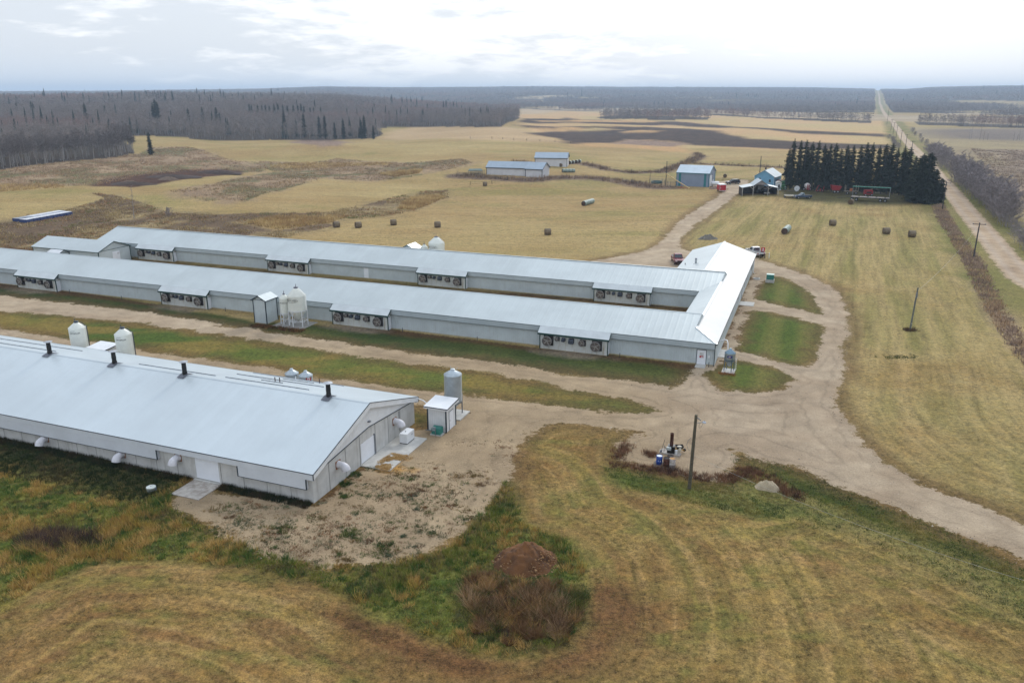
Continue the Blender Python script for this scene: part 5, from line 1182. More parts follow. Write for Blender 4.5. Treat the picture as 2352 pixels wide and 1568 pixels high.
# ------------------------------------------------------------------ distant buildings
def far_building(u0, v0, u1, v1, depth, hw, hr, name, label, cat, wm, wmx, rm, trim=NAVY, ov=.4, u_gable=None):
    """front wall runs between the two ground pixels; gable at each end"""
    A, B = at(u0, v0), at(u1, v1); d = B-A; z0 = min(A.z, B.z); d.z = 0; L = d.length; yaw = math.atan2(d.y, d.x)
    t = thing(name, label, cat, (A.x, A.y, z0), yaw)
    b = MB(); b.box(0, L, 0, depth, -1.0, hw); b.build('wall', wm, t)
    g = MB(); g.poly([(L-.05, 0, hw), (L-.05, depth, hw), (L-.05, depth/2, hr)], (.05, 0, 0)); g.poly([(0, 0, hw), (0, depth, hw), (0, depth/2, hr)], (.05, 0, 0)); g.build('gable', wmx, t)
    k = (hr-hw)/(depth/2)
    for s in (0, 1):
        y0 = -ov if s == 0 else depth+ov
        r = MB(); r.poly([(-ov, y0, hw-ov*k), (L+ov, y0, hw-ov*k), (L+ov, depth/2, hr), (-ov, depth/2, hr)], (0, 0, .08)); r.build('roof', rm, t)
    q = MB()
    for x in (0, L): q.box(x-.12, x+.12, -.04, .05, -.5, hw)
    q.bar((-ov, -ov-.02, hw-ov*k-.06), (L+ov, -ov-.02, hw-ov*k-.06), .06, .28)
    for s in (-1, 1): q.bar((L+ov+.03, depth/2+s*(depth/2+ov), hw-ov*k), (L+ov+.03, depth/2, hr), .06, .28)
    q.build('trim', trim, t)
    return t, L
ROOFB = mat('roof_blue_grey', (.30, .37, .44), .4, .2, .05, .3, ribs=(0, .9, .2))
WH = mat('far_white_wall', (.60, .60, .62), .6, 0, .05, .5, ribs=(0, .3, .3)); WHX = mat('far_white_wall_end', (.60, .60, .62), .6, 0, .05, .5, ribs=(1, .3, .3))
far_building(1118, 401, 1209, 405, 8.2, 3.4, 5.5, 'white_shed', 'long white shed with blue grey roof, lower western half of the front pair', 'shed', WH, WHX, ROOFB)
far_building(1207, 406, 1245, 409, 9.0, 3.6, 5.9, 'white_shed', 'shorter white shed with blue grey roof joined to the east end of the front one', 'shed', WH, WHX, ROOFB)
far_building(1229, 380, 1302, 384, 8.5, 4.1, 6.2, 'white_shed', 'white shed with blue grey roof standing behind the other white sheds', 'shed', WH, WHX, ROOFB)
SHOPW = mat('shop_wall', (.22, .27, .36), .5, 0, .05, .4, ribs=(0, .3, .3)); SHOPX = mat('shop_wall_end', (.24, .29, .37), .5, 0, .05, .4, ribs=(1, .3, .3)); TEAL = mat('shop_teal', (.02, .18, .21), .5)
sp, L = far_building(1553, 427, 1627, 430, 11.0, 5.2, 7.6, 'shop', 'blue grey metal shop with teal corner bands and a tall end door', 'shop', SHOPW, SHOPX, mat('shop_roof', (.40, .48, .55), .4, .2, .05, .3, ribs=(0, .9, .2)), mat('shop_trim', (.03, .15, .19), .5), .25)
for x in (.8, L-1.9):
    b = MB(); b.box(x, x+.9, -.03, -.002, -.5, 5.0); b.build('teal_band', TEAL, sp)
b = MB(); b.box(L+.002, L+.06, 1.2, 5.2, 0, 4.3); dd = b.build('door', WHITE, sp)
b = MB(); b.box(L+.002, L+.08, 5.2, 5.6, 0, 4.5); b.build('door_frame', DARK, dd)
b = MB(); b.box(L+.002, L+.05, 7.0, 8.2, .2, 2.3); b.build('door', WHITE, sp)
b = MB(); b.box(L+.002, L+.05, 9.9, 10.95, .2, 5.0); b.build('teal_band', TEAL, sp)
b = MB(); b.box(L*.50, L*.68, 3.9, 5.2, 7.08, 7.2); 
# house and pole shed
hp_ = at(1752, 436); hy = TH+.95
hs = thing('farm_house', 'small bright blue house with pale gabled roof behind the open pole shed', 'house', at(1776, 432), -.55)
BLUEW = mat('house_blue', (.16, .36, .52), .6, 0, .05, 1)
b = MB(); b.box(-7.2, 0, 0, 11, -.5, 4.1); b.build('wall', BLUEW, hs)
b = MB(); b.poly([(-7.2, 0, 4.1), (0, 0, 4.1), (-3.6, 0, 6.3)], (0, .05, 0)); b.poly([(-7.2, 11, 4.1), (0, 11, 4.1), (-3.6, 11, 6.3)], (0, -.05, 0)); b.build('gable', BLUEW, hs)
for s in (-1, 1):
    b = MB(); b.poly([(-3.6+s*4.1, -.4, 3.8), (-3.6+s*4.1, 11.4, 3.8), (-3.6, 11.4, 6.3), (-3.6, -.4, 6.3)], (0, 0, .1)); b.build('roof', mat('house_roof', (.48, .53, .55), .5, .1, .06, .4), hs)
b = MB(); b.box(-3.95, -3.45, 1.2, 1.7, 5.9, 7.2); b.build('chimney', mat('brick_dark', (.09, .07, .07), .9), hs)
for x, z in ((-1.5, 2.5), (-5.2, 2.9)):
    b = MB(); b.box(x-.35, x+.35, -.03, -.002, z-.5, z+.5); w = b.build('window', mat('glass_dark', (0, 0, 0)), hs)
    b = MB(); b.box(x-.42, x+.42, -.05, -.031, z-.58, z-.5); b.build('sill', WHITE, w)
b = MB(); b.box(-.03, .05, -.06, .04, -.3, 4.0); b.build('corner_trim', WHITE, hs)
ps = thing('pole_shed', 'open fronted pole shed with three grey roofs sheltering vehicles', 'shed', at(1746, 449), -.10)
PR = mat('pole_shed_roof', (.38, .43, .46), .5, .2, .06, .4, ribs=(0, .6, .3))
for s in (-1, 1):
    b = MB(); b.poly([(s*2.6, -.5, 3.3), (s*2.6, 7, 3.3), (0, 7, 5.2), (0, -.5, 5.2)], (0, 0, .08)); b.build('roof', PR, ps)
b = MB(); b.poly([(-2.5, -.3, 3.3), (-2.5, 6.5, 3.3), (-6.4, 6.5, 2.5), (-6.4, -.3, 2.5)], (0, 0, .08)); b.build('roof', PR, ps)
b = MB(); b.poly([(2.5, -.3, 3.3), (2.5, 6.5, 3.3), (6.0, 6.5, 2.6), (6.0, -.3, 2.6)], (0, 0, .08)); b.build('roof', PR, ps)
b = MB(); b.poly([(-2.2, -.2, 3.6), (2.2, -.2, 3.6), (0, -.2, 5.0)], (0, .05, 0)); b.build('gable', mat('grey_boards', (.25, .24, .24), .9, 0, .1, 1), ps)
b = MB(); b.box(-6.2, 5.9, 6.4, 6.5, -.5, 2.6); b.box(-6.2, -6.1, 0, 6.4, -.5, 2.5); b.box(5.8, 5.9, 1.5, 6.4, -.5, 2.5); b.box(-2.5, 2.5, 6.4, 6.5, 2.6, 3.6); b.build('wall', mat('shed_boards', (.05, .045, .04), .9, 0, .2, 2), ps)
for x in (-6.1, -2.5, 2.5, 5.9):
    b = MB(); b.bar((x, -.1, -.5), (x, -.1, 3.2 if abs(x) < 3 else 2.5), .2)
    if abs(x) < 3: b.bar((x, -.12, 2.0), (x+(1.2 if x > 0 else -1.2), -.12, 3.0), .14); b.bar((x, -.12, 2.4), (x-(.9 if x > 0 else -.9), -.12, 3.4), .14)
    b.build('post', mat('post_pale', (.36, .34, .31), .9), ps)
# ------------------------------------------------------------------ vehicles
GLASS = mat('glass_dark', (0, 0, 0)); TYRE = mat('tyre', (.015, .015, .015), .8); RIM = mat('rim', (.4, .41, .42), .35, .6); CHROME = mat('chrome', (.5, .5, .52), .25, .7)
def wheel(t, x, y, r=.39, w=.26):
    b = MB(); b.lathe([(r*.55, y-w/2), (r*.95, y-w/2), (r, y-w*.3), (r, y+w*.3), (r*.95, y+w/2), (r*.55, y+w/2)], 18, (x, 0, r), 'y'); wo = b.build('wheel', TYRE, t)
    s = -1 if y < 0 else 1
    b = MB(); b.lathe([(r*.6, y+s*w*.42), (r*.3, y+s*w*.5), (.001, y+s*w*.5)], 14, (x, 0, r), 'y'); b.build('rim', RIM, wo)
def pickup(loc, yaw, color, label, name='pickup_truck', cab2=True, old=False, suv=False, two=None):
    """front of the truck points to +x"""
    t = thing(name, label, 'pickup' if not suv else 'car', loc, yaw)
    pm = mat('paint_'+'_'.join('%02d' % int(c*99) for c in color), color, .25, .1, .03, .5, spec=.6)
    L, W = 2.85, .98
    z0, zb, zh = .42, 1.12, 1.08
    b = MB()
    pr = [(-L, z0+.1), (-L, zb), (-.75, zb), (1.15, zb+.02), (2.45, zh), (L-.05, .98), (L, .6), (L-.1, z0), (2.35, z0), (2.25, .72), (1.95, .86), (1.6, .86), (1.3, .72), (1.2, z0), (-1.35, z0), (-1.45, .72), (-1.75, .86), (-2.1, .86), (-2.4, .72), (-2.5, z0)]
    b.poly([(x, -W, z) for x, z in pr], (0, 2*W, 0)); bd = b.build('body', pm, t, bevel=.05)
    cx0, cx1 = (-.75, 1.15) if cab2 else (-.35, 1.15)
    if suv: cx0 = -2.6
    b = MB(); pr = [(cx0, zb-.05), (cx0+.12, 1.82), (cx0+.3, 1.88), (.35, 1.86), (1.2, zb-.02)]
    vs = []; 
    for s in (-1, 1):
        for x, z in pr: vs.append((x, s*(W-.06-(z-zb)*.22), z))
    n = 5; b.add(vs, [(0, 1, 2, 3, 4), (9, 8, 7, 6, 5)]+[(i, i+5, (i+1) % 5+5, (i+1) % 5) for i in range(5)]); b.build('cab', pm if not two else two, t, bevel=.04)
    w = MB()
    for s in (-1, 1):
        f = lambda x, z: (x, s*(W-.045-(z-zb)*.22), z)
        w.add([f(cx0+.18, 1.2), f(cx0+.22, 1.72), f(.34, 1.74), f(.92, 1.2)], [(0, 1, 2, 3)])
    g = lambda x, y, z: (x+.02, y, z)
    w.add([g(1.1, -.78, 1.22), g(1.1, .78, 1.22), g(.47, .68, 1.78), g(.47, -.68, 1.78)], [(0, 1, 2, 3)])
    w.add([(cx0-.02, -.76, 1.22), (cx0-.02, .76, 1.22), (cx0+.10, .66, 1.76), (cx0+.10, -.66, 1.76)], [(0, 1, 2, 3)]); w.build('window', GLASS, t)
    if not suv:
        b = MB(); b.box(-L+.1, cx0-.08, -W+.12, W-.12, zb-.02, zb+.012); b.build('truck_bed', mat('bed_dark', (.03, .03, .035), .7), t)
    b = MB(); b.box(L-.03, L+.05, -W+.05, W-.05, .48, .66); b.build('bumper', CHROME if old else BLACK, t); b = MB(); b.box(-L-.06, -L+.03, -W+.05, W-.05, .48, .66); b.build('bumper', CHROME if old else BLACK, t)
    for y in (-.7, .7):
        b = MB(); b.box(L-.06, L+.02, y-.2, y+.2, .78, .92); b.build('headlight', mat('lamp_clear', (.7, .72, .74), .2), t)
        b = MB(); b.box(-L-.02, -L+.03, y-.1 if y > 0 else y-.12, y+.12 if y > 0 else y+.1, .75, 1.02); b.build('tail_light', mat('lamp_red', (.35, .01, .01), .3), t)
    b = MB(); b.box(L-.04, L+.015, -.45, .45, .72, .94); b.build('grille', BLACK if not old else CHROME, t)
    for s in (-1, 1):
        b = MB(); b.box(.82, .95, s*(W+.02)-.0, s*(W+.2), 1.15, 1.32); b.build('mirror', BLACK, t)
        wheel(t, 1.78, s*(W-.14)); wheel(t, -1.92, s*(W-.14))
    return t
pickup(at(1556, 603), math.atan2(-1, .05)-.1, (.16, .006, .02), 'dark red pickup facing the camera, parked by the joining building')
pickup(at(1733, 586), math.radians(100), (.62, .64, .66), 'white pickup seen from behind beside a red sign')
pickup(at(1843, 456), math.radians(186), (.045, .07, .12), 'old dark blue pickup parked in front of the spruce row', cab2=False, old=True, two=mat('cab_pale', (.22, .32, .38), .3))
pickup(at(1683, 423), math.radians(200), (.03, .015, .018), 'black and maroon suv parked behind the red trailer', 'suv', suv=True)
pickup(at(1742, 432), math.radians(262), (.55, .57, .6), 'white topped pickup with dark hood beside the blue house', two=mat('cab_white', (.6, .62, .64), .3))
pickup(at(1757, 446), math.radians(265), (.03, .03, .035), 'dark car parked under the right hand bay of the pole shed', 'parked_car', suv=True, old=True)
lw = gthing('farm_truck', 'grey boxy truck in the middle bay of the pole shed', 'truck', 1747, 444, -.1)
b = MB(); b.box(-1.1, 1.1, -.2, 3.6, .7, 1.3); b.build('chassis', BLACK, lw); b = MB(); b.box(-1.1, 1.1, 0, 3.4, 1.3, 2.6); b.build('box', mat('box_grey', (.3, .31, .32), .6), lw)
b = MB(); b.box(-.95, -.1, -.02, 0, 1.5, 2.4); b.box(.1, .95, -.02, 0, 1.5, 2.4); b.build('panel', mat('panel_grey', (.42, .44, .45), .6), lw)
for y in (.3, 2.8): wheel(lw, -.9, y, .4); wheel(lw, .9, y, .4)
RP_ = mat('paint_trailer_red', (.42, .012, .02), .35, 0, .05)
rt = gthing('cargo_trailer', 'small red enclosed trailer with white roof standing beside the drive', 'trailer', 1660, 441, .08)
b = MB(); b.box(-1.15, 1.15, 0, 3.4, .5, 2.45); b.build('body', RP_, rt, bevel=.05)
b = MB(); b.poly([(-1.18, -.03, 2.45), (1.18, -.03, 2.45), (1.0, -.03, 2.75), (-1.0, -.03, 2.75)], (0, 3.46, 0)); b.build('roof', WHITE, rt)
b = MB(); b.box(-1.17, -1.1, -.04, 0, .5, 2.45); b.box(1.1, 1.17, -.04, 0, .5, 2.45); b.box(-1.1, 1.1, -.04, 0, .42, .55); b.build('edge_trim', WHITE, rt)
b = MB(); b.box(-.95, -.75, -.06, -.02, 1.3, 1.5); b.build('latch', WHITE, rt)
for x in (-1.2, 1.2):
    b = MB(); b.lathe([(.1, x-.1), (.34, x-.1), (.36, x), (.34, x+.1), (.1, x+.1)], 14, (0, 1.9, .36), 'x'); b.build('wheel', TYRE, rt)
b = MB(); b.bar((0, 3.4, .5), (0, 4.6, .5), .1); b.build('hitch', BLACK, rt)
# signs
def sign(u, v, w, h_, zc, label, rows, yaw=0.):
    t = gthing('sign', label, 'sign', u, v, yaw)
    b = MB(); b.box(-w/2, w/2, -.02, .02, zc-h_/2, zc+h_/2); bd = b.build('board', RED, t)
    b = MB(); b.bar((-.0, .04, -.2), (0, .04, zc), .08); b.build('post', WOOD, t)
    b = MB()
    for z, x0, x1 in rows: b.box(x0, x1, -.03, -.021, z-.05, z+.05)
    b.build('sign_lines', WHITE, bd)
    return t
sign(1634, 588, 1.25, .85, 1.7, 'red sign with pale lines above the west roof of the joining building', [(1.9, -.45, .45), (1.68, -.5, .4), (1.48, -.3, .3)], .1)
sg = sign(1751, 590, .85, .95, 1.55, 'square red warning sign beside the white pickup', [(1.35, -.25, .25)], .05)
b = MB(); b.box(-.10, .10, -.035, -.0215, 1.5, 1.85); b.build('sign_mark', WHITE, sg)
rl = gthing('rail_barrier', 'low dark rail between posts with a white end post beside the white pickup', 'barrier', 1757, 593, .1)
b = MB(); b.bar((-1.1, 0, .85), (.8, 0, .85), .1); b.bar((-1.0, 0, -.1), (-1.0, 0, .9), .12); b.bar((-.1, 0, -.1), (-.1, 0, .9), .12); b.bar((-1.1, 0, .4), (.8, 0, .4), .06); b.build('rail', mat('rail_dark', (.06, .05, .045), .9), rl)
b = MB(); b.tube([(.85, 0, -.1), (.85, 0, 1.15)], .07, 8); b.build('white_post', WHITE, rl)
# ------------------------------------------------------------------ machinery along the spruces
def implement(u, v, yaw, label, boxes, wheels, name='farm_implement'):
    t = gthing(name, label, 'implement', u, v, yaw)
    for nm, m, kind, args in boxes:
        b = MB()
        if kind == 'box': b.box(*args)
        elif kind == 'bars':
            for q in args: b.bar(*q)
        elif kind == 'poly': b.poly(*args)
        elif kind == 'tank': b.lathe(*args)
        b.build(nm, m, t, bevel=.05 if kind == 'box' else 0)
    for x, y, r in wheels: wheel(t, x, y, r, .3)
    return t
IR = mat('implement_red', (.30, .018, .02), .45, 0, .15); IRD = mat('implement_dark', (.05, .03, .03), .7)
implement(1853, 438, -.1, 'white and red round tank sprayer parked under the spruces', [('tank', mat('tank_white', (.62, .58, .56), .4), 'tank', ([(.001, -1.1), (.9, -1.0), (1.05, 0), (.9, 1.0), (.001, 1.1)], 16, (0, 0, 1.7), 'y')), ('frame', IR, 'bars', [((-.9, -1.2, .7), (.9, -1.2, .7), .14), ((-.15, -1.2, .4), (-.15, -1.15, 2.4), .22), ((.35, -1.2, .4), (.35, -1.15, 2.2), .22), ((0, -2.6, .5), (0, -1, .7), .14)])], [(-1.1, 0, .6), (1.1, 0, .6)], 'tank_sprayer')
implement(1884, 441, -.1, 'red wheel frame implement beside the tank sprayer', [('frame', IR, 'bars', [((-1.5, 0, .4), (-.8, .2, 2.2), .16), ((-.8, .2, 2.2), (-.3, .3, 2.25), .14), ((-1.5, 0, .4), (1.0, 0, .4), .18), ((.9, 0, .4), (1.2, .2, 2.0), .14), ((-.2, 0, .4), (.1, 0, 1.2), .3)])], [(-.9, 0, .45), (.7, 0, .45)])
implement(1918, 443, -.12, 'large red hopper spreader in the middle of the machinery row', [('hopper', IR, 'poly', ([(-1.2, -1, 1.0), (1.0, -1, .8), (1.9, -1, 2.3), (-1.7, -1, 2.7)], (0, 2.2, 0))), ('frame', IRD, 'bars', [((-3.0, 0, 1.3), (-1.2, 0, 1.0), .16), ((-1, -.9, .6), (1, -.9, .6), .16)])], [(-.5, -1, .5), (.6, -1, .5)], 'spreader')
implement(1954, 446, -.12, 'orange and brown stake sided wagon between the red machines', [('deck', WOOD, 'box', (-2.2, 2.2, -.9, .9, .9, 1.1)), ('stakes', mat('stake_pale', (.3, .26, .2), .9), 'bars', [((-2.1, -.9, 1.0), (-2.1, -.9, 3.0), .12), ((2.0, -.9, 1.0), (2.0, -.9, 3.0), .12), ((-1.9, .9, 1.0), (-1.9, .9, 3.0), .12), ((1.8, .9, 1.0), (1.8, .9, 3.0), .12)]), ('engine', mat('engine_orange', (.42, .12, .03), .6), 'box', (-.6, .1, -1.0, -.2, 1.1, 2.0))], [(-1.4, -.8, .42), (1.4, -.8, .42)], 'stake_wagon')
implement(1993, 450, -.12, 'red round baler at the right end of the machinery row', [('body', IR, 'box', (-1.3, 1.3, -.9, .9, .5, 2.0)), ('panel', IRD, 'box', (-.8, .8, -.95, -.9, .9, 1.5))], [(-1.0, -.8, .4), (1.0, -.8, .4)], 'baler')
implement(1797, 436, -.3, 'green tractor parked between the house and the spruces', [('hood', mat('tractor_green', (.012, .10, .03), .4), 'box', (-.55, .55, -1.7, .8, 1.0, 1.9)), ('cab', mat('tractor_green', (0, 0, 0)), 'box', (-.75, .75, .7, 2.0, 1.2, 3.0)), ('loader', mat('tractor_green', (0, 0, 0)), 'bars', [((-.8, -2.4, .8), (-.8, 0, 1.9), .16), ((.8, -2.4, .8), (.8, 0, 1.9), .16), ((-.9, -2.4, .7), (.9, -2.4, .7), .3)])], [(-.9, 1.3, .8), (.9, 1.3, .8), (-.8, -1.2, .5), (.8, -1.2, .5)], 'tractor')
implement(1788, 437, -.1, 'small white outhouse sized cabin with a door by the tractor', [('wall', WHITE, 'box', (-.9, .9, 0, 1.6, 0, 2.6)), ('roof', mat('cabin_roof', (.5, .47, .42), .6), 'poly', ([(-1.1, -.2, 2.6), (1.1, -.2, 2.6), (.5, -.2, 3.1), (-.5, -.2, 3.1)], (0, 2, 0))), ('door', DARK, 'box', (-.3, .35, -.05, .0, .3, 2.0))], [], 'cabin')
implement(1787, 429, .3, 'red farm machine mostly hidden behind the white cabin', [('body', mat('machine_maroon', (.14, .012, .025), .5), 'box', (-1.6, 1.3, -.8, .8, 1.3, 2.6)), ('frame', BLACK, 'box', (-1.4, 1.2, -.7, .7, .6, 1.3))], [(-1, -.8, .6), (1, -.8, .6)], 'farm_machine')
ds = gthing('satellite_dish', 'white round dish on a short post on the grass', 'dish', 1829, 441, 0)
b = MB(); b.tube([(0, 0, -.2), (0, 0, 1.2)], .07, 8); b.build('post', POST, ds)
b = MB(); b.lathe([(.001, .02), (.5, -.06), (.95, -.28), (.96, -.26), (.5, -.02), (.001, .06)], 22, (0, 0, 1.25), 'y'); b.build('dish', WHITE, ds)
b = MB(); b.bar((0, -.2, 1.25), (.35, -.9, 1.9), .05); b.lathe([(.1, 0), (.12, .15), (.001, .16)], 10, (.3, -.8, 1.75)); b.build('feed_horn', WHITE, ds)
ft = gthing('flat_trailer', 'small flat trailer with pale wooden deck and end rack', 'trailer', 1812, 454, -.2)
b = MB(); b.box(-1.5, 1.5, -1.6, 1.6, .7, .82); b.build('deck', mat('deck_pale', (.45, .41, .33), .9, 0, .2, 2), ft)
b = MB()
for x in np.linspace(-1.4, 1.4, 7): b.bar((x, 1.55, .8), (x, 1.55, 2.3), .07)
b.bar((-1.4, 1.55, 2.2), (1.4, 1.55, 2.2), .08); b.build('end_rack', mat('rack_grey', (.12, .1, .1), .8), ft)
wheel(ft, -1.4, 0, .35); wheel(ft, 1.4, 0, .35)
A, B = at(1954, 461), at(2042, 465); dv = B-A; dv.z = 0; L = dv.length
dk = thing('deck_trailer', 'long flat deck trailer under a thin green rail in front of the spruces', 'trailer', A, math.atan2(dv.y, dv.x))
b = MB(); b.box(0, L, 0, 2.5, 1.05, 1.25); b.build('frame', BLACK, dk)
b = MB()
n = 22
for i in range(n):
    if i % 5 != 4: b.box(L*i/n, L*(i+.85)/n, -.05, 2.5, 1.26, 1.36)
b.build('deck', mat('deck_boards', (.42, .37, .33), .9, 0, .2, 2), dk)
b = MB(); b.bar((0, 1.2, 4.5), (L, 1.2, 4.5), .3, .26); b.build('green_rail', mat('rail_green', (.05, .24, .19), .5), dk)
b = MB(); b.bar((L-.2, 1.2, 1.3), (L-.1, 1.2, 4.5), .16); b.bar((.3, 1.2, 1.3), (.1, 1.2, 4.5), .12); b.build('rail_post', POST, dk)
b = MB(); b.bar((-4.2, .9, .7), (0, 1.2, 1.1), .16); b.build('drawbar', BLACK, dk)
for x in (.2, 1.6, L-2.6, L-1.2): wheel(dk, x, .15, .5, .3); wheel(dk, x, 2.3, .5, .3)
# grain auger, tank, woodpile, corral
au = gthing('grain_auger', 'long yellow grain auger leaning on a red axle beside the shop', 'auger', 1576, 435, 0)
P0, P1 = at(1585, 436), at(1527, 428); dz_ = Vector((P1.x-P0.x, P1.y-P0.y, 0))
o0 = P0-au.location
b = MB(); b.tube([(o0.x, o0.y, .3), (o0.x+dz_.x*1.0, o0.y+dz_.y*1.0, 4.8)], .19, 8); b.build('tube', mat('auger_yellow', (.46, .31, .10), .5), au)
b = MB(); m2 = Vector((o0.x+dz_.x*.35, o0.y+dz_.y*.35, 0)); b.bar((m2.x-1.2, m2.y, .4), (m2.x+1.2, m2.y-.2, .4), .2); b.bar((m2.x, m2.y, .4), (m2.x, m2.y, 1.8), .12); b.bar((m2.x, m2.y, .5), (o0.x, o0.y, .5), .14); b.build('axle', IR, au)
tk = gthing('fuel_tank', 'white horizontal fuel tank at the shop corner', 'tank', 1642, 429, 0)
b = MB(); b.lathe([(.001, -1.5), (.6, -1.45), (.75, -1.2), (.75, 1.2), (.6, 1.45), (.001, 1.5)], 16, (0, 0, 1.3), 'x'); b.build('tank', WHITE, tk)
b = MB(); b.box(-1.1, -.9, -.5, .5, -.2, .7); b.box(.9, 1.1, -.5, .5, -.2, .7); b.build('cradle', POST, tk)
heap('wood_pile', 'tan pile of split firewood in front of the fuel tank', 'wood pile', 1641, 434, 2.6, 1.1, 1.0, mat('firewood', (.27, .19, .14), .95, 0, .4, 1.5, c2=(.12, .08, .06), bump=.8, bs=4), 0, 21, .3, 40, 12)
tl = gthing('fuel_drum', 'dark drum lying at the end of the firewood', 'drum', 1653, 433, .3); b = MB(); b.lathe([(.001, -.5), (.42, -.5), (.42, .5), (.001, .5)], 14, (0, 0, .42), 'x'); b.build('drum', BLACK, tl)
def panel_fence(pts, h_, label, name, cat, step=1.5, rails=5, m=POST, group=None, pw_=.09):
    P = [at(*q) for q in pts]; o = P[0]; t = thing(name, label, cat, o, 0, group)
    rb = MB(); pb = []
    for A, B in zip(P[:-1], P[1:]):
        n = max(1, int((B-A).length/step))
        for i in range(n+1):
            q = A.lerp(B, i/n); q.z = hz(q.x, q.y); pb.append(q-o)
    for a, c in zip(pb[:-1], pb[1:]):
        for k in range(rails): rb.bar(a+Vector((0, 0, h_*(k+.6)/rails)), c+Vector((0, 0, h_*(k+.6)/rails)), .05 if rails < 4 else .07)
    rb.build('rails', m, t)
    for a in pb[:90]:
        b = MB(); b.bar(a-Vector((0, 0, .3)), a+Vector((0, 0, h_*1.12)), pw_); b.build('post', m, t)
    return t
panel_fence([(1492, 420), (1520, 422), (1551, 421)], 2.0, 'pale metal corral panels west of the shop, the back run', 'corral_fence', 'corral', 3, 6, mat('corral_grey', (.16, .20, .20), .6))
panel_fence([(1520, 425), (1540, 430), (1552, 429)], 2.0, 'dark corral panels touching the shop wall', 'corral_fence', 'corral', 2, 6, mat('corral_dark', (.045, .05, .06), .6))
panel_fence([(1492, 420), (1493, 414), (1530, 416)], 2.6, 'tall pole frame over the back of the corral', 'pole_rail', 'corral', 5, 1, mat('corral_rust', (.13, .11, .10), .8))
panel_fence([(1050, 403), (1072, 405), (1100, 404), (1114, 400)], 1.6, 'grey corral fence at the west end of the white sheds', 'corral_fence', 'corral', 3, 4, mat('corral_wood', (.10, .095, .09), .9))
wt = gthing('water_trough', 'dark green stock trough inside the shop corral', 'trough', 1508, 421, 0); b = MB(); b.lathe([(2.2, -.2), (2.2, .9), (2.0, .9), (2.0, .5)], 20); b.build('tank', mat('trough_green', (.05, .10, .09), .6), wt); b = MB(); b.disc(2.0, (0, 0, .6)); b.build('water', mat('trough_water', (.03, .05, .05), .15), wt)
fd = gthing('stock_feeder', 'grey slatted feeders by the corral of the white sheds', 'feeder', 1092, 401, .2); b = MB()
for x in np.linspace(-3, 3, 9): b.bar((x, -1, 0), (x, -1, 1.6), .1); b.bar((x, 1, 0), (x, 1, 1.6), .1)
for z in (.3, .9, 1.5): b.bar((-3, -1, z), (3, -1, z), .1); b.bar((-3, 1, z), (3, 1, z), .1)
b.build('frame', mat('feeder_grey', (.10, .11, .12), .7), fd); b = MB(); b.poly([(-3.1, -1.1, 1.7), (3.1, -1.1, 1.7), (2.6, .9, 2.3), (-2.6, .9, 2.3)], (0, 0, .06)); b.build('roof', mat('feeder_roof', (.08, .13, .12), .6), fd)
pole(1529, 426, 9.2, 'plain utility pole standing in front of the shop corral', .16, m=mat('pole_dark', (0, 0, 0)))
pole(1743, 418, 10.0, 'plain utility pole behind the blue house', .16, m=mat('pole_dark', (0, 0, 0)))
panel_fence([(1628, 416), (1660, 415), (1700, 417), (1730, 418)], 1.1, 'low dark rail fence behind the parked suv', 'rail_fence', 'fence', 4, 2, mat('rail_dark', (0, 0, 0)))
panel_fence([(1080, 319), (1130, 319), (1180, 322), (1240, 325), (1310, 330)], 1.4, 'wire fence with wooden posts along the pale stubble hill', 'field_fence', 'fence', 9, 2, mat('fence_post', (.08, .07, .06), .9), pw_=.22)
panel_fence([(1080, 425), (1130, 423), (1165, 414), (1206, 418)], 1.3, 'wire fence with posts in the brush below the white sheds', 'field_fence', 'fence', 6, 2, mat('fence_post', (0, 0, 0)), pw_=.16)
panel_fence([(1430, 417), (1470, 424), (1492, 421)], 1.3, 'wire fence with posts running into the shop corral', 'field_fence', 'fence', 5, 2, mat('fence_post', (0, 0, 0)), pw_=.16)
panel_fence([(1360, 378), (1400, 389), (1450, 396), (1520, 394), (1577, 374), (1606, 360)], 1.3, 'wire fence with posts in the curved shrub strip above the shop', 'field_fence', 'fence', 9, 2, mat('fence_post', (0, 0, 0)), pw_=.16)
panel_fence([(1644, 378), (1720, 382), (1790, 385)], 1.3, 'wire fence with posts along the straight shrub strip left of the spruces', 'field_fence', 'fence', 8, 2, mat('fence_post', (0, 0, 0)), pw_=.16)
# poultry crates: a long double row of blue crate stacks with white covers
CB = mat('crate_blue', (.02, .05, .19), .5, 0, .15, 3, ribs=(2, .16, 1.)); CW = mat('crate_cover', (.62, .64, .68), .5, 0, .1, .8); CG = mat('crate_bare', (.30, .33, .37), .7, 0, .15, 2)
c00 = at(61.5, 512.6); c10 = at(167.5, 493.1); c01 = at(28.8, 508.2)
ux = (c10-c00); uy = (c01-c00); nx = 7
for i in range(nx):
    for jj in range(2):
        o = c00+ux*((i+.5)/nx)+uy*((jj+.5)/2); 
        ang = math.atan2(ux.y, ux.x); lx = ux.length/nx*.93; ly = uy.length/2*.95
        t = thing('crate_stack', 'blue crate stack under pale cover, %s from the left in the %s' % (['first', 'second', 'third', 'fourth', 'fifth', 'sixth', 'seventh'][i], 'front row' if jj == 0 else 'back row'), 'crates', (o.x, o.y, hz(o.x, o.y)), ang, 'blue crate stacks in the left field')
        b = MB(); b.box(-lx/2, lx/2, -ly/2, ly/2, 0, .82); b.build('crates', CB, t)
        b = MB(); b.box(-lx/2, lx/2, -ly/2, ly/2, .825, .88); b.build('cover', CG if (i, jj) in ((0, 1), (1, 1)) else CW, t)
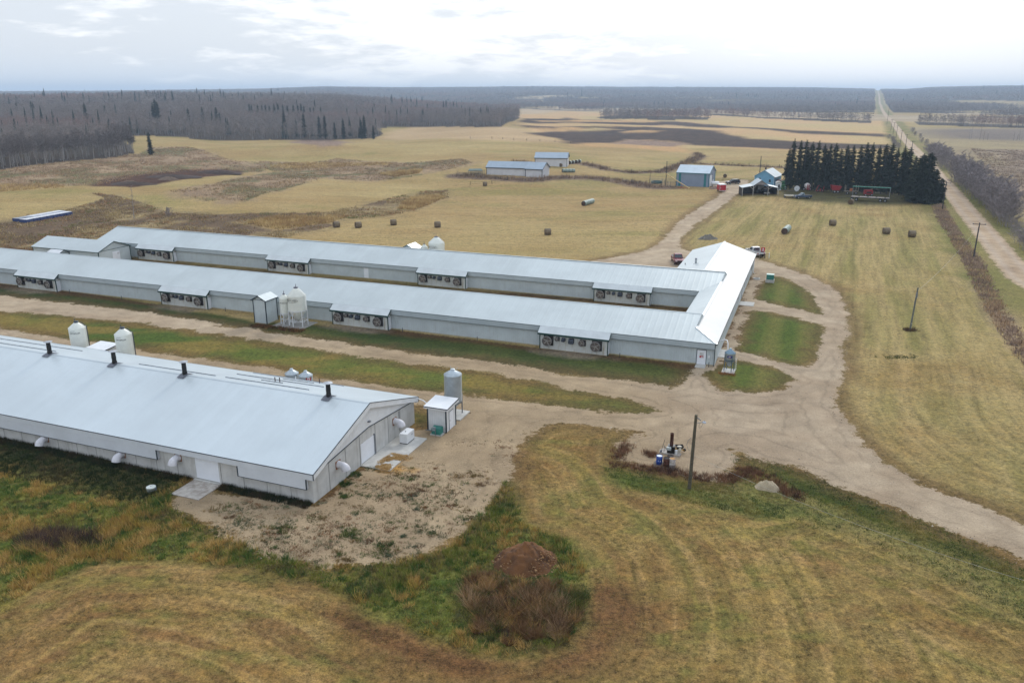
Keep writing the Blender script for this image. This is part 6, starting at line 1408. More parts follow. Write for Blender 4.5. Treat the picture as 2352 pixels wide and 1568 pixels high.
# ------------------------------------------------------------------ plants
PLANT = vcol_mat('plants', .9, 0, spec=.1)
BARK = mat('aspen_bark', (.33, .31, .29), .9, 0, .2, 3, c2=(.24, .22, .21))
TWIG = mat('aspen_twigs', (.19, .162, .155), .95, 0, .2, .4)
SPR = mat('spruce_needles', (.021, .032, .017), .85, 0, .25, .5, c2=(.010, .017, .009))
SPRB = mat('spruce_bark', (.06, .05, .042), .95, 0, .2, 3)
def tri_blades(base, tip, w, side=None):
    """slender triangles from base to tip (n,3) with width w (n,)"""
    d = tip-base; n = len(d)
    s = RNG.normal(size=(n, 3)); s = np.cross(d, s); s /= np.linalg.norm(s, axis=1)[:, None]+1e-9
    V = np.empty((n, 3, 3)); V[:, 0] = base-s*w[:, None]/2; V[:, 1] = base+s*w[:, None]/2; V[:, 2] = tip
    return V.reshape(-1, 3)
def aspen(h, spread, ntw, seed, wtw=.16, stems=1, low=.38, detail=True):
    """trunk (V,T) and crown (V,T) of a leafless tree"""
    r = np.random.default_rng(seed); tv = []; tt = []; bb = []; bt = []; bw = []
    m = MB(); crown_b = []
    for s in range(stems):
        off = np.array([r.uniform(-1, 1), r.uniform(-1, 1), 0])*(spread*.45 if stems > 1 else 0)
        lean = np.array([r.uniform(-.06, .06), r.uniform(-.06, .06)])*h+off[:2]*.4
        hh = h*r.uniform(.82, 1)
        P = [Vector((off[0]+lean[0]*f+r.uniform(-.08, .08)*h*.06, off[1]+lean[1]*f, hh*f-.3*(f == 0))) for f in (0, .35, .7, 1)]
        rad = .012*h if stems == 1 else .007*h
        m.tube(P, [rad, rad*.8, rad*.45, rad*.1], 5, False)
        nb = (16 if detail else 7) if stems == 1 else 6
        for k in range(nb):
            f = low+(1-low)*(k+r.uniform(0, 1))/nb*.97; i = min(2, int(f/.35)); p0 = P[i].lerp(P[i+1], min(1, (f-(0, .35, .7)[i])/(.35 if i < 2 else .3)))
            a = r.uniform(0, 6.283); L = spread*(1.15-f*.75)*r.uniform(.6, 1.1)
            p1 = p0+Vector((math.cos(a)*L, math.sin(a)*L, L*r.uniform(.5, 1.1)))
            m.tube([p0, p0.lerp(p1, .5)+Vector((0, 0, -.05*L)), p1], [rad*.35, rad*.22, rad*.05], 3, False)
            crown_b.append((np.array(p0), np.array(p1)))
    per = max(1, ntw//len(crown_b))
    for p0, p1 in crown_b:
        f = r.uniform(.25, 1, per)[:, None]; q = p0+(p1-p0)*f
        a = r.uniform(0, 6.283, per); L = h*r.uniform(.05, .12, per)
        t = q+np.stack([np.cos(a)*L*.9, np.sin(a)*L*.9, L*r.uniform(-.15, .85, per)], 1)
        bb.append(q); bt.append(t); bw.append(np.full(per, wtw)*r.uniform(.5, 1.2, per))
    V = tri_blades(np.concatenate(bb), np.concatenate(bt), np.concatenate(bw)); T = np.arange(len(V)).reshape(-1, 3)
    return m, V, T
def tree_proto(nm, mesh_trunk, V, T, mt, mc):
    tm = bpy.data.meshes.new(nm+'_trunk'); tm.from_pydata(mesh_trunk.v, [], mesh_trunk.f); tm.materials.append(mt)
    return tm, np_mesh(nm+'_crown', V, T, mc)
def plant_tree(nm, protos, p, s, label, cat, group=None, sz=None, rz=None):
    t = thing(nm, label, cat, p, random.uniform(0, 6.28) if rz is None else rz, group)
    t.scale = (s, s, sz or s)
    a, b = random.choice(protos)
    link('trunk', a, t); link('crown', b, t); return t
ASP = [tree_proto('aspen', *aspen(12.3, 3.3, 420, 100+i, .15, low=.42), BARK, TWIG) for i in range(5)]
BUSH = [tree_proto('willow', *aspen(8, 4.0, 3200, 200+i, .10, 11, .06), mat('bush_bark', (.28, .25, .24), .9), mat('bush_twigs', (.30, .262, .262), .95, 0, .2, .5)) for i in range(4)]
SNAG = [tree_proto('snag', *aspen(10, 1.2, 24, 300+i, .10, 1, .3), mat('bush_bark', (0, 0, 0)), mat('bush_twigs', (0, 0, 0))) for i in range(2)]
def spruce(h, rad, seed, whorls=46, low=.04, thin=1.0, per=8):
    r = np.random.default_rng(seed); m = MB(); m.tube([(0, 0, -.4), (0, 0, h*.5), (0, 0, h*.985)], [.013*h, .009*h, .002*h], 6, False)
    base = []; tip = []; w = []
    for k in range(whorls):
        f = low+(1-low)*k/whorls; z = h*f
        R = rad*((1-f)**.40)*r.uniform(.62, 1.2)*(1 if f < .93 else .6)+.08
        if f < .12: R *= .75
        for j in range(int(per*r.uniform(.7, 1.1)*thin*(1 if f > .3 else .8))+1):
            a = r.uniform(0, 6.283); L = R*r.uniform(.65, 1.12); dr = -.28*L+.12*L*f*3
            d = np.array([math.cos(a), math.sin(a), 0]); p0 = np.array([0, 0, z]); 
            base.append(p0+d*L*.12); tip.append(p0+d*L+np.array([0, 0, dr])); w.append(.34*L+.1)
            for q in range(3):
                g = r.uniform(.35, .95); s = np.array([-d[1], d[0], 0])*r.choice([-1, 1])
                b0 = p0+d*L*g+np.array([0, 0, dr*g]); base.append(b0); tip.append(b0+(s*.45+d*.35)*L*.5*r.uniform(.5, 1)+np.array([0, 0, -.16*L])); w.append(.16*L+.09)
    base.append(np.array([0, 0, h*.9])); tip.append(np.array([0, 0, h])); w.append(.2)
    V = tri_blades(np.array(base), np.array(tip), np.array(w)); return m, V, np.arange(len(V)).reshape(-1, 3)
SPN = [tree_proto('spruce', *spruce(16, 2.1, 400+i, 54, .05, 1.15, 10), SPRB, SPR) for i in range(4)]
SPW = [tree_proto('spruce_wide', *spruce(16, 3.9, 420+i, 52, .02, 1.5, 9), SPRB, SPR) for i in range(2)]
def px_height(p, vtop):
    vtop -= 5
    d_ = p.y*CP-(p.z-H)*SP
    lo, hi = 0., 60.
    for _ in range(40):
        m = .5*(lo+hi); z = p.z+m-H; d = p.y*CP-z*SP; up = p.y*SP+z*CP
        if 784-F*up/d > vtop: lo = m
        else: hi = m
    return lo
ROW = [(1814, 438, 322), (1829, 438, 326), (1842, 438, 325), (1856, 439, 329), (1870, 440, 327), (1884, 441, 334), (1897, 441, 335), (1909, 442, 332), (1922, 442, 346), (1935, 443, 336), (1949, 443, 337), (1966, 444, 337), (1979, 445, 331), (1992, 445, 331), (2008, 446, 337), (2022, 447, 334), (2036, 448, 332), (2049, 449, 344), (2064, 450, 339), (2077, 452, 341), (2091, 455, 362)]
ordn = ['first', 'second', 'third', 'fourth', 'fifth', 'sixth', 'seventh', 'eighth', 'ninth', 'tenth', 'eleventh', 'twelfth', 'thirteenth', 'fourteenth', 'fifteenth', 'sixteenth', 'seventeenth', 'eighteenth', 'nineteenth', 'twentieth', 'twenty-first']
for i, (u, v, vt) in enumerate(ROW):
    p = at(u, v-2); h = px_height(p, vt); plant_tree('spruce_tree', SPN, p, random.uniform(.95, 1.2), f'tall narrow dark spruce, {ordn[i]} from the left in the windbreak row', 'spruce', 'spruces of the windbreak row', h/16)
for i, (u, v, vt) in enumerate(((1806, 436, 345), (1848, 436, 345), (1893, 438, 350), (1942, 440, 352), (1985, 442, 348), (2030, 445, 352), (2070, 448, 356))):
    p = at(u, v-7); h = px_height(p, vt); plant_tree('spruce_tree', SPN, p, 1.05, f'shorter spruce filling the second rank behind the windbreak row, {ordn[i]} from the left', 'spruce', 'spruces of the windbreak row', h/16)
for u, v, vt, lb in ((2106, 466, 356, 'broad dark spruce at the right end of the row, the tall left one'), (2123, 466, 354, 'broad dark spruce at the right end of the row, the tallest'), (2140, 467, 392, 'broad mid height spruce stepping down toward the road'), (2156, 466, 414, 'low broad spruce nearest the road and the pole'), (2092, 462, 396, 'broad low spruce in front of the last narrow ones'), (2128, 469, 420, 'low broad spruce in front of the tallest ones')):
    p = at(u, v); h = px_height(p, vt); plant_tree('spruce_tree', SPW, p, h/16*1.0 if h > 10 else h/13, lb, 'spruce', 'spruces of the windbreak row', h/16)
p = at(347, 357); h = px_height(p, 307); plant_tree('spruce_tree', SPN, p, .95, 'lone dark spruce standing in the brown brush of the left field', 'spruce', None, h/16)
FS = [(12, 345, 300), (362, 290, 229), (367, 292, 238), (356, 292, 240), (201, 292, 240), (244, 276, 246), (436, 296, 252), (468, 290, 250), (500, 294, 250), (507, 296, 262), (735, 318, 270), (748, 319, 268), (770, 320, 284), (790, 320, 276), (831, 320, 280), (838, 319, 268), (858, 320, 292), (826, 318, 296), (700, 316, 264), (655, 312, 258),
      (575, 275, 242), (580, 274, 245), (594, 275, 244), (604, 276, 246), (612, 277, 244), (621, 276, 246), (632, 277, 242), (641, 278, 242), (652, 277, 244), (662, 277, 246), (676, 278, 244), (686, 278, 244), (694, 278, 242), (700, 280, 248), (714, 277, 250), (722, 277, 251), (738, 277, 250), (860, 262, 241), (922, 262, 246), (932, 262, 246), (945, 262, 247), (955, 262, 246), (982, 262, 242), (1019, 258, 236), (1025, 256, 234), (1042, 256, 238), (42, 268, 240), (76, 268, 236), (80, 270, 240)]
for i, (u, v, vt) in enumerate(FS):
    p = at(u, v); h = px_height(p, vt)
    h = min(max(h, 8), 24)
    plant_tree('spruce_tree', SPN, p, max(.8, h/16), 'dark spruce standing among the bare aspens of the far wood', 'spruce', 'spruces among the bare wood', h/16)
def line_pts(a, b, n, jx=4., jy=2.):
    return [(a[0]+(b[0]-a[0])*(i+.5)/n+random.uniform(-jx, jx), a[1]+(b[1]-a[1])*(i+.5)/n+random.uniform(-jy, jy)) for i in range(n)]
k = 0
for a, b, n, h0, h1, nm in (((2134, 360), (2178, 392), 9, 7, 9.5, 'in the far clump right of the road'), ((2188, 412), (2250, 458), 13, 8, 10.5, 'in the middle clump right of the road'), ((2250, 460), (2318, 522), 14, 8, 10, 'in the near clump right of the road'), ((2090, 300), (2128, 340), 5, 3, 5, 'low beside the far road'), ((2040, 318), (2066, 345), 6, 3, 5, 'low on the left of the far road')):
    for i, (u, v) in enumerate(line_pts(a, b, n)):
        h = random.uniform(h0, h1); plant_tree('bare_bush', BUSH, at(u, v), h/8*random.uniform(.75, 1.0), 'leafless grey bush '+nm, 'bush', 'leafless bushes '+nm, h/8)
for u, v, h, lb in ((2342, 560, 4.2, 'dark low bush at the right edge beside the road'), (2352, 575, 4.5, 'dark low bush cut by the right picture edge'), (2328, 536, 3.2, 'small dark bush below the near clump right of the road')):
    plant_tree('bare_bush', BUSH, at(u, v), h/8*1.2, lb, 'bush', None, h/8)
plant_tree('bare_tree', SNAG, at(308, 502), 1.0, 'small bare tree alone in the field left of the barns', 'tree', None, .95)
plant_tree('bare_bush', BUSH, at(389, 497), .28, 'small bare bush right of the lone bare tree', 'bush', None, .32)
for i, (u, v, vt) in enumerate(((2226, 320, 297), (2230, 320, 293), (2250, 321, 290), (2258, 322, 303), (2268, 322, 310), (2328, 323, 305), (2341, 323, 298), (2336, 322, 312))):
    p = at(u, v); plant_tree('dead_tree', SNAG, p, 1.1, 'dead snag, %s from the left on the pasture right of the road' % ordn[i], 'tree', 'dead snags on the right pasture', px_height(p, vt)/10)
# the front ranks of the wood, tree by tree; the rest of it as one mass
def wood():
    def cells(r0, r1, sp, a0=-46, a1=46):
        n = int((2*math.pi*(a1-a0)/360)*(r1*r1-r0*r0)/2/(sp*sp))
        r = np.sqrt(RNG.uniform(r0*r0, r1*r1, n)); a = np.radians(RNG.uniform(a0, a1, n)); x, y = r*np.sin(a), r*np.cos(a)
        k = forest_mask(x, y) > .5; return x[k], y[k]
    x, y = cells(250, 1050, 4.3, -46, 40)
    front = sd_line(np.stack([x, y], 1), W2(FEDGE))
    r = np.hypot(x, y); vis = np.abs(np.degrees(np.arctan2(x, y))) < 35
    score = r+front*9; order = np.argsort(np.where(vis & (front < 22), score, 1e9))[:225]
    sel = np.zeros(len(x), bool); sel[order] = True
    for i in order:
        h = random.uniform(.78, 1.12); plant_tree('bare_tree', ASP, (x[i], y[i], hz(x[i], y[i])), h, 'leafless aspen with pale trunk in the front rank of the far wood', 'tree', 'leafless aspens along the edge of the wood', h*random.uniform(.9, 1.1))
    near = np.stack([x[~sel], y[~sel]], 1)
    x, y = cells(1050, 2600, 7.6, -45, 44); mid = np.stack([x, y], 1)
    x, y = cells(2600, 6300, 17, -40, 42); far = np.stack([x, y], 1)
    def protos(n, ntw, h, spread, tw, wtw, low):
        out = []
        for i in range(n):
            r = np.random.default_rng(900+i); V = []; C = []
            a = r.uniform(0, 3.14); lean = r.uniform(-.4, .4, 2)
            for s in (0, 1.57):
                dx, dy = math.cos(a+s)*tw, math.sin(a+s)*tw
                V += [(-dx, -dy, -.5), (dx, dy, -.5), (lean[0], lean[1], h*.95)]; C += [0 if tw < .12 else 1]*3
            f = low+(1-low)*r.uniform(0, 1, ntw)**.8; an = r.uniform(0, 6.283, ntw); R = spread*(1.2-f*.8)*np.sqrt(r.uniform(0, 1, ntw))
            b = np.stack([R*np.cos(an)*.4+lean[0]*f, R*np.sin(an)*.4+lean[1]*f, h*f*.9], 1)
            t = b+np.stack([np.cos(an)*(R*.7+.3), np.sin(an)*(R*.7+.3), h*r.uniform(-.02, .11, ntw)], 1)
            tv = tri_blades(b, t, wtw*r.uniform(.5, 1.2, ntw)); V += [tuple(q) for q in tv]; C += [1]*len(tv)
            out.append((np.array(V), np.array(C)))
        return out
    def conif(h, R, rings):
        V = []; 
        for k in range(rings):
            z0 = h*(.06+.86*k/rings); z1 = min(h, z0+h*1.5/rings); rr = R*(1-k/rings)+.15
            for j in range(7):
                a = j*.9+k*.37; b = a+.75; V += [(rr*math.cos(a), rr*math.sin(a), z0), (rr*math.cos(b), rr*math.sin(b), z0), (.2*math.cos((a+b)/2), .2*math.sin((a+b)/2), z1)]
        return np.array(V), np.full(len(V), 2)
    def build(name, pts, pr, cf, pc, label, hs):
        Vs = []; Cs = []; n = len(pts); z = hgt(pts[:, 0], pts[:, 1])
        cn = fbm(pts[:, 0]/230, pts[:, 1]/160, 51, 3); rn = fbm(pts[:, 0]/170, pts[:, 1]/120, 57, 3)
        isC = RNG.uniform(size=n) < np.where(cn > .64, pc*1.6, pc*.05); isC &= ~((pts[:, 0] > -20) & (np.hypot(pts[:, 0], pts[:, 1]) < 1900))
        which = RNG.integers(0, len(pr), n)
        tw = np.array([.235, .20, .18])[None]*RNG.uniform(.75, 1.25, n)[:, None]
        red = np.clip((rn-.58)*8, 0, 1)[:, None]; tw = tw*(1-red*.6)+np.array([.30, .185, .155])[None]*red*.6
        tk = np.array([.36, .34, .33])[None]*RNG.uniform(.45, 1.1, n)[:, None]
        cc = np.array([.04, .055, .048])[None]*RNG.uniform(.6, 1.3, n)[:, None]
        for w in range(len(pr)+1):
            k = np.where(isC if w == len(pr) else (~isC & (which == w)))[0]
            if len(k) == 0: continue
            V, C = cf if w == len(pr) else pr[w]
            s = RNG.uniform(*hs, len(k)); a = RNG.uniform(0, 6.283, len(k)); ca, sa = np.cos(a), np.sin(a)
            X = np.empty((len(k), len(V), 3))
            X[:, :, 0] = (V[None, :, 0]*ca[:, None]-V[None, :, 1]*sa[:, None])*s[:, None]+pts[k, 0][:, None]
            X[:, :, 1] = (V[None, :, 0]*sa[:, None]+V[None, :, 1]*ca[:, None])*s[:, None]+pts[k, 1][:, None]
            X[:, :, 2] = V[None, :, 2]*(s*RNG.uniform(.85, 1.1, len(k)))[:, None]+z[k][:, None]
            pal = np.stack([tk[k], tw[k], cc[k]], 1)
            Vs.append(X.reshape(-1, 3)); Cs.append(pal[:, C].reshape(-1, 3))
        V = np.concatenate(Vs); C = np.concatenate(Cs)
        o = link(name, np_mesh(name, V, np.arange(len(V)).reshape(-1, 3), PLANT, False, C)); tag(o, label, 'wood', None, 'stuff')
    build('aspen_wood', near, protos(6, 60, 12.5, 3.4, .10, .24, .3), conif(16, 2.0, 9), .02, 'grey leafless aspen wood behind the front ranks of trees', (.75, 1.12))
    build('distant_wood', mid, protos(5, 34, 11.5, 5.4, .14, .55, .25), conif(16, 2.3, 6), .025, 'leafless wood covering the middle distance', (.75, 1.15))
    build('hill_wood', far, protos(4, 14, 10.5, 10, .3, 2.4, .2), conif(17, 3.0, 4), .02, 'hazy wooded hills along the horizon', (.75, 1.15))
wood()
# ------------------------------------------------------------------ grass and weeds as masses
def inside(poly, n):
    q = np.array(W2(poly)); lo, hi = q.min(0), q.max(0); out = []
    got = 0
    A_ = .5*abs(np.sum(q[:, 0]*np.roll(q[:, 1], -1)-q[:, 1]*np.roll(q[:, 0], -1))); tot = (hi-lo).prod()
    m = int(n*tot/A_)+10; P = RNG.uniform(lo, hi, (m, 2)); return P[sdf_poly(P, q) > 0]
def tufts(P, h, nb, spread, w, cols, lean=.45, hv=.35):
    n = len(P); z = hgt(P[:, 0], P[:, 1])
    b = np.repeat(np.stack([P[:, 0], P[:, 1], z-.02], 1), nb, 0); m = len(b)
    sp = np.repeat(spread if np.ndim(spread) else np.full(n, spread), nb); hh = np.repeat(h, nb)*RNG.uniform(1-hv, 1+hv, m)
    a = RNG.uniform(0, 6.283, m); r = np.sqrt(RNG.uniform(0, 1, m))*sp
    b[:, 0] += np.cos(a)*r; b[:, 1] += np.sin(a)*r
    a2 = a+RNG.normal(0, .9, m); l = lean*hh*RNG.uniform(.1, 1.2, m)
    t = b+np.stack([np.cos(a2)*l, np.sin(a2)*l, hh], 1)
    V = tri_blades(b, t, w*RNG.uniform(.6, 1.4, m)); C = np.repeat(np.repeat(cols, nb, 0)*RNG.uniform(.7, 1.3, (m, 1)), 3, 0)
    return V, C
def mass(name, parts, label, cat='weeds'):
    V = np.concatenate([p[0] for p in parts]); C = np.clip(np.concatenate([p[1] for p in parts]), .004, 1)
    o = link(name, np_mesh(name, V, np.arange(len(V)).reshape(-1, 3), PLANT, False, C)); return tag(o, label, cat, None, 'stuff')
def palette(P, cs, sc, seed):
    f = np.clip(fbm(P[:, 0]/sc, P[:, 1]/sc, seed, 3, .6)*2.2-.6, 0, .999)*len(cs); i = f.astype(int)
    i = np.clip(i+RNG.integers(-1, 2, len(i))*(RNG.uniform(size=len(i)) < .35), 0, len(cs)-1); return np.array([alb(*c) for c in cs])[i]
parts = []
P = inside(WEEDS, 11000); gold = (fbm(P[:, 0]/2.6, P[:, 1]/1.7, 35, 4, .65)+RNG.normal(0, .05, len(P))-.10*sstep(-22, -17, P[:, 0]) > .56)
hmap = .16+.42*np.clip(fbm(P[:, 0]/4, P[:, 1]/4, 91, 3)*2-.6, 0, 1)
uu = P@EU; vv = P@EV
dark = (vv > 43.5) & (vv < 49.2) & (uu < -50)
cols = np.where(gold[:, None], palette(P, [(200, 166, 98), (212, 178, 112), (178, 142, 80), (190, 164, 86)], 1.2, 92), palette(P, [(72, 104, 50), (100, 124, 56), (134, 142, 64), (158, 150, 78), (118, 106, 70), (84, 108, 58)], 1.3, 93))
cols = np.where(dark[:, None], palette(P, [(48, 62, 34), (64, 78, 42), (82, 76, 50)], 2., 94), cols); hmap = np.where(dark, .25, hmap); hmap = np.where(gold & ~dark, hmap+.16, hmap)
mc = at(1207, 1288); kp = ((vv < 49.0) | (uu > -36.5)) & (np.hypot(P[:, 0]-mc.x, (P[:, 1]-mc.y)*1.1) > 2.35); kp &= ~((uu > -49.5) & (uu < -46) & (vv > 46))
parts.append(tufts(P[kp], hmap[kp], 16, .20, .03, cols[kp], .7))
P = inside(BUSHZ, 165); mc = at(1205, 1290); bh = RNG.uniform(.35, 1.05, len(P))*np.clip((np.hypot(P[:, 0]-mc.x, P[:, 1]-mc.y)-2.0)/2.4, .12, 1); parts.append(tufts(P, bh, 105, .22, .026, np.array([alb(*random.choice([(118, 86, 60), (164, 132, 100), (188, 158, 122), (136, 104, 74), (92, 68, 50), (176, 138, 88), (96, 100, 54)])) for _ in P]), 1.05))
P = np.stack([RNG.normal(0, 1, 200), RNG.normal(0, 1, 200)], 1)*np.array([1.5, .7])+np.array(at(140, 1240))[None, :2]; parts.append(tufts(P, RNG.uniform(.4, .9, len(P)), 34, .3, .022, palette(P, [(92, 74, 66), (110, 90, 82), (74, 58, 52)], .9, 96), .7))
mass('tall_weeds', parts, 'tall green and golden weeds in the foreground and round the earth heap')
parts = []
def uvpts(u0, u1, v0, v1, n):
    u = RNG.uniform(u0, u1, n); v = RNG.uniform(v0, v1, n); return u[:, None]*EU[None]+v[:, None]*EV[None]
for a, b, c, d, n in ((-95, -49.6, 48.2, 49.2, 1500), (-46.1, -36.9, 48.3, 49.2, 420)):
    P = uvpts(a, b, c, d, n); parts.append(tufts(P, RNG.uniform(.15, .42, n), 16, .2, .03, palette(P, [(42, 52, 32), (58, 66, 40), (72, 62, 46)], 1.2, 97)))
mass('wall_weeds', parts, 'dark weeds growing along the foot of the concrete barn wall')
parts = []
Y1 = [(840, 1075), (1000, 1020), (1100, 1010), (1200, 1010), (1150, 1100), (1060, 1225), (950, 1285), (750, 1296), (600, 1262), (480, 1205), (400, 1160), (560, 1145), (724, 1160)]
P = inside(Y1, 900); k = fbm(P[:, 0]/4, P[:, 1]/4, 98, 3) > .52; P = P[k]
parts.append(tufts(P, RNG.uniform(.04, .16, len(P)), 16, .22, .03, palette(P, [(60, 78, 44), (84, 92, 48), (112, 92, 58), (122, 84, 56), (70, 84, 60)], .7, 99), .9))
for (u, v, n, s) in ((812, 1090, 60, .5), (795, 1112, 60, .45), (815, 1070, 40, .3), (790, 1140, 40, .35), (805, 1225, 60, .6), (880, 1255, 60, .6), (640, 1215, 70, .8)):
    c = at(u, v); P = RNG.normal(0, s*.7, (n, 2))+np.array([[c.x, c.y]]); parts.append(tufts(P, RNG.uniform(.08, .26, n), 14, .14, .03, palette(P, [(58, 82, 44), (78, 104, 52), (112, 122, 60)], .6, 101), .8))
for c in inside(Y1, 440):
    low = np.clip((70-c[1])/18, .15, 1)
    if random.random() > low: continue
    s = random.lognormvariate(-1.35, .55); n = int(4+60*s*random.uniform(.4, 1)); P = RNG.normal(0, 1, (n, 2))*np.array([[s*1.5, s]])+c[None]
    P = P[(P@EV < 49.0) | (P@EU > -36.4)]
    if len(P) == 0: continue
    cc = np.array(alb(*random.choice([(70, 92, 52), (92, 110, 58), (128, 108, 66), (146, 104, 70), (120, 90, 66), (88, 104, 80), (160, 134, 90)])))[None]*RNG.uniform(.8, 1.2, (len(P), 1))
    parts.append(tufts(P, RNG.uniform(.03, .08, len(P))+.16*random.random()**2, 12, .13, .028, cc, 1.))
mass('yard_weeds', parts, 'small green weed clumps scattered over the sandy yard')
parts = []
P = np.concatenate([inside(SAWD, 900), inside([(880, 1062), (905, 1044), (955, 1050), (920, 1060), (900, 1075), (930, 1078), (925, 1084), (890, 1086), (868, 1078)], 500)])
uu = P@EU; vv = P@EV; zz = np.where((uu < -33.6) & (uu > -36.7) & (vv > 56.7) & (vv < 64.3), .115, .02)
k = (uu > -36.6) & (fbm(P[:, 0]/.9, P[:, 1]/.9, 120, 4, .65) > .49); P = P[k]; V, C = tufts(P, np.full(len(P), .03), 14, .16, .05, palette(P, [(206, 172, 116), (190, 152, 98), (216, 184, 134)], .5, 121), 3.5); V[:, 2] += np.repeat(zz[k], 14*3)
mass('straw_litter', [(V, C)], 'orange straw and sawdust spilled on the pad by the barn end door', 'straw')
parts = []
for q, n in ((GREENP, 1100), (VERGE, 1000), (VERGE2, 1500)):
    P = inside(q, n); parts.append(tufts(P, RNG.uniform(.04, .15, len(P)), 12, .25, .035, palette(P, [(62, 84, 44), (84, 110, 54), (118, 130, 62), (146, 134, 72)], 2., 102), .7))
for pts, n, s in (([(1690, 1095), (1720, 1080), (1750, 1095), (1800, 1125), (1826, 1140)], 260, .5), ([(1400, 1062), (1480, 1075), (1560, 1090), (1630, 1100), (1690, 1098)], 280, .42), ([(1440, 1020), (1420, 1050)], 90, .4), ([(1520, 1075), (1545, 1085)], 60, .5), ([(1490, 1040), (1500, 1048)], 50, .3)):
    w2 = np.array(W2(pts)); i = RNG.integers(0, len(w2)-1, n); f = RNG.uniform(0, 1, n)[:, None]; P = w2[i]*(1-f)+w2[i+1]*f+RNG.normal(0, s, (n, 2))
    parts.append(tufts(P, RNG.uniform(.15, .5, n), 16, .2, .03, palette(P, [(112, 82, 66), (140, 104, 78), (156, 118, 90), (96, 72, 58)], 1., 103), .6))
for u, v in ((2090, 758), (1606, 0)):
    if v: c = at(u, v); P = RNG.normal(0, .5, (50, 2))+np.array([[c.x, c.y]]); parts.append(tufts(P, RNG.uniform(.2, .5, 50), 16, .2, .03, palette(P, [(96, 76, 58), (120, 96, 70)], 1., 104)))
c = at(2068, 820); P = RNG.normal(0, 1., (70, 2))*np.array([[1.1, .5]])+np.array([[c.x, c.y]]); parts.append(tufts(P, RNG.uniform(.08, .2, 70), 14, .25, .04, palette(P, [(52, 72, 40), (70, 90, 46)], 1., 105)))
P = uvpts(-76.5, -67.5, 90.6, 92.3, 380); parts.append(tufts(P, RNG.uniform(.1, .35, len(P)), 14, .2, .03, palette(P, [(122, 84, 56), (96, 66, 46), (150, 112, 72), (70, 66, 40)], .8, 106)))
P = uvpts(-8.6, -6.6, 94.2, 94.9, 22); parts.append(tufts(P, RNG.uniform(.12, .4, len(P)), 16, .2, .03, palette(P, [(168, 116, 70), (150, 96, 56)], .8, 107), .8))
mass('verge_weeds', parts, 'green and russet weeds along the drive, the pole and the bins')
parts = []
for q, n, hh, cs in ((BRUSH1, 9000, (.3, .7), [(200, 172, 142), (180, 154, 126), (164, 140, 114), (192, 160, 126)]), (BRUSH2, 7000, (.3, .75), [(194, 170, 140), (176, 152, 124), (160, 142, 108), (196, 166, 130)]), (BRUSH3, 9000, (.2, .55), [(190, 168, 124), (168, 146, 104), (150, 128, 98), (180, 144, 106), (146, 140, 92)]), (RPINK, 8000, (.25, .6), [(190, 170, 150), (160, 140, 124), (146, 124, 112)]), (RBRUSH, 2600, (.15, .5), [(178, 154, 134), (156, 134, 118), (186, 158, 126)])):
    P = inside(q, n); r = np.hypot(P[:, 0], P[:, 1]); P = P[(r < 700)]; r = np.hypot(P[:, 0], P[:, 1])
    k = (fbm(P[:, 0]/9, P[:, 1]/12, 110, 3)+RNG.normal(0, .07, len(P)) > .42) | (q is RBRUSH); P = P[k]; r = r[k]
    parts.append(tufts(P, RNG.uniform(*hh, len(P)), 6, .7, .16, palette(P, cs, 6., 111), .6))
for q in GOLD:
    P = inside(q, 900); parts.append(tufts(P, RNG.uniform(.5, 1.0, len(P)), 8, .6, .12, palette(P, [(216, 190, 138), (200, 172, 120), (182, 152, 108)], 4., 112), .6))
for pts, w in HEDGES:
    w2 = np.array(W2(pts)); L = np.linalg.norm(np.diff(w2, axis=0), axis=1); n = int(L.sum()*w*.9); i = RNG.choice(len(L), n, p=L/L.sum()); f = RNG.uniform(0, 1, n)[:, None]; P = w2[i]*(1-f)+w2[i+1]*f+RNG.normal(0, w*.38, (n, 2))
    parts.append(tufts(P, RNG.uniform(.6, 1.5, n), 7, .7, .16, palette(P, [(164, 140, 120), (144, 122, 106), (172, 146, 112), (124, 106, 92)], 6., 113), .5))
mass_dry = mass('dry_brush', parts, 'brown dry brush and golden grass of the fields and fence strips')

# cut stubble over the nearest field, and loose stones on the gravel
def wedge(n, r0, r1):
    r = np.sqrt(RNG.uniform(r0*r0, r1*r1, n)); a = np.radians(RNG.uniform(-39, 39, n)); return np.stack([r*np.sin(a), r*np.cos(a)], 1)
P = np.concatenate([wedge(52000, 38, 74), wedge(26000, 74, 112)])
k = (sdf_poly(P, W2(WEEDS)) < -.2) & (sdf_poly(P, W2(YARD)) < -.5) & (sdf_poly(P, W2(GREENP)) < 0) & (sdf_poly(P, W2(VERGE)) < 0)
for q in (STRIP, FLAWN, LAWN1, LAWN2, LAWN3): k &= sdf_poly(P, W2(q)) < -.3
uu = P@EU; vv = P@EV; k &= ~((uu < -36) & (vv > 48)); P = P[k]
f = fbm(P[:, 0]/1.6, P[:, 1]/.9, 130, 4, .65); C = palette(P, [(196, 168, 112), (170, 140, 88), (150, 138, 78), (116, 116, 62), (128, 100, 66)], 1.8, 131)
mass('stubble', [tufts(P, np.clip(.03+.14*(f-.35), .02, .12), 6, .16, .028, C, 1.6)], 'cut grass stubble over the nearest mown field', 'grass')
P = wedge(60000, 48, 150); d = sdf_poly(P, W2(YARD)); k = (d > -.7) & (RNG.uniform(size=len(P)) < np.where(d < 1.2, .9, .16))
for q in (STRIP, LAWN1, LAWN2, LAWN3): k &= sdf_poly(P, W2(q)) < .3
uu = P@EU; vv = P@EV; k &= ~((uu < -33.6) & (uu > -125) & (vv > 49) & (vv < 67.6)); P = P[k][:9000]; n = len(P)
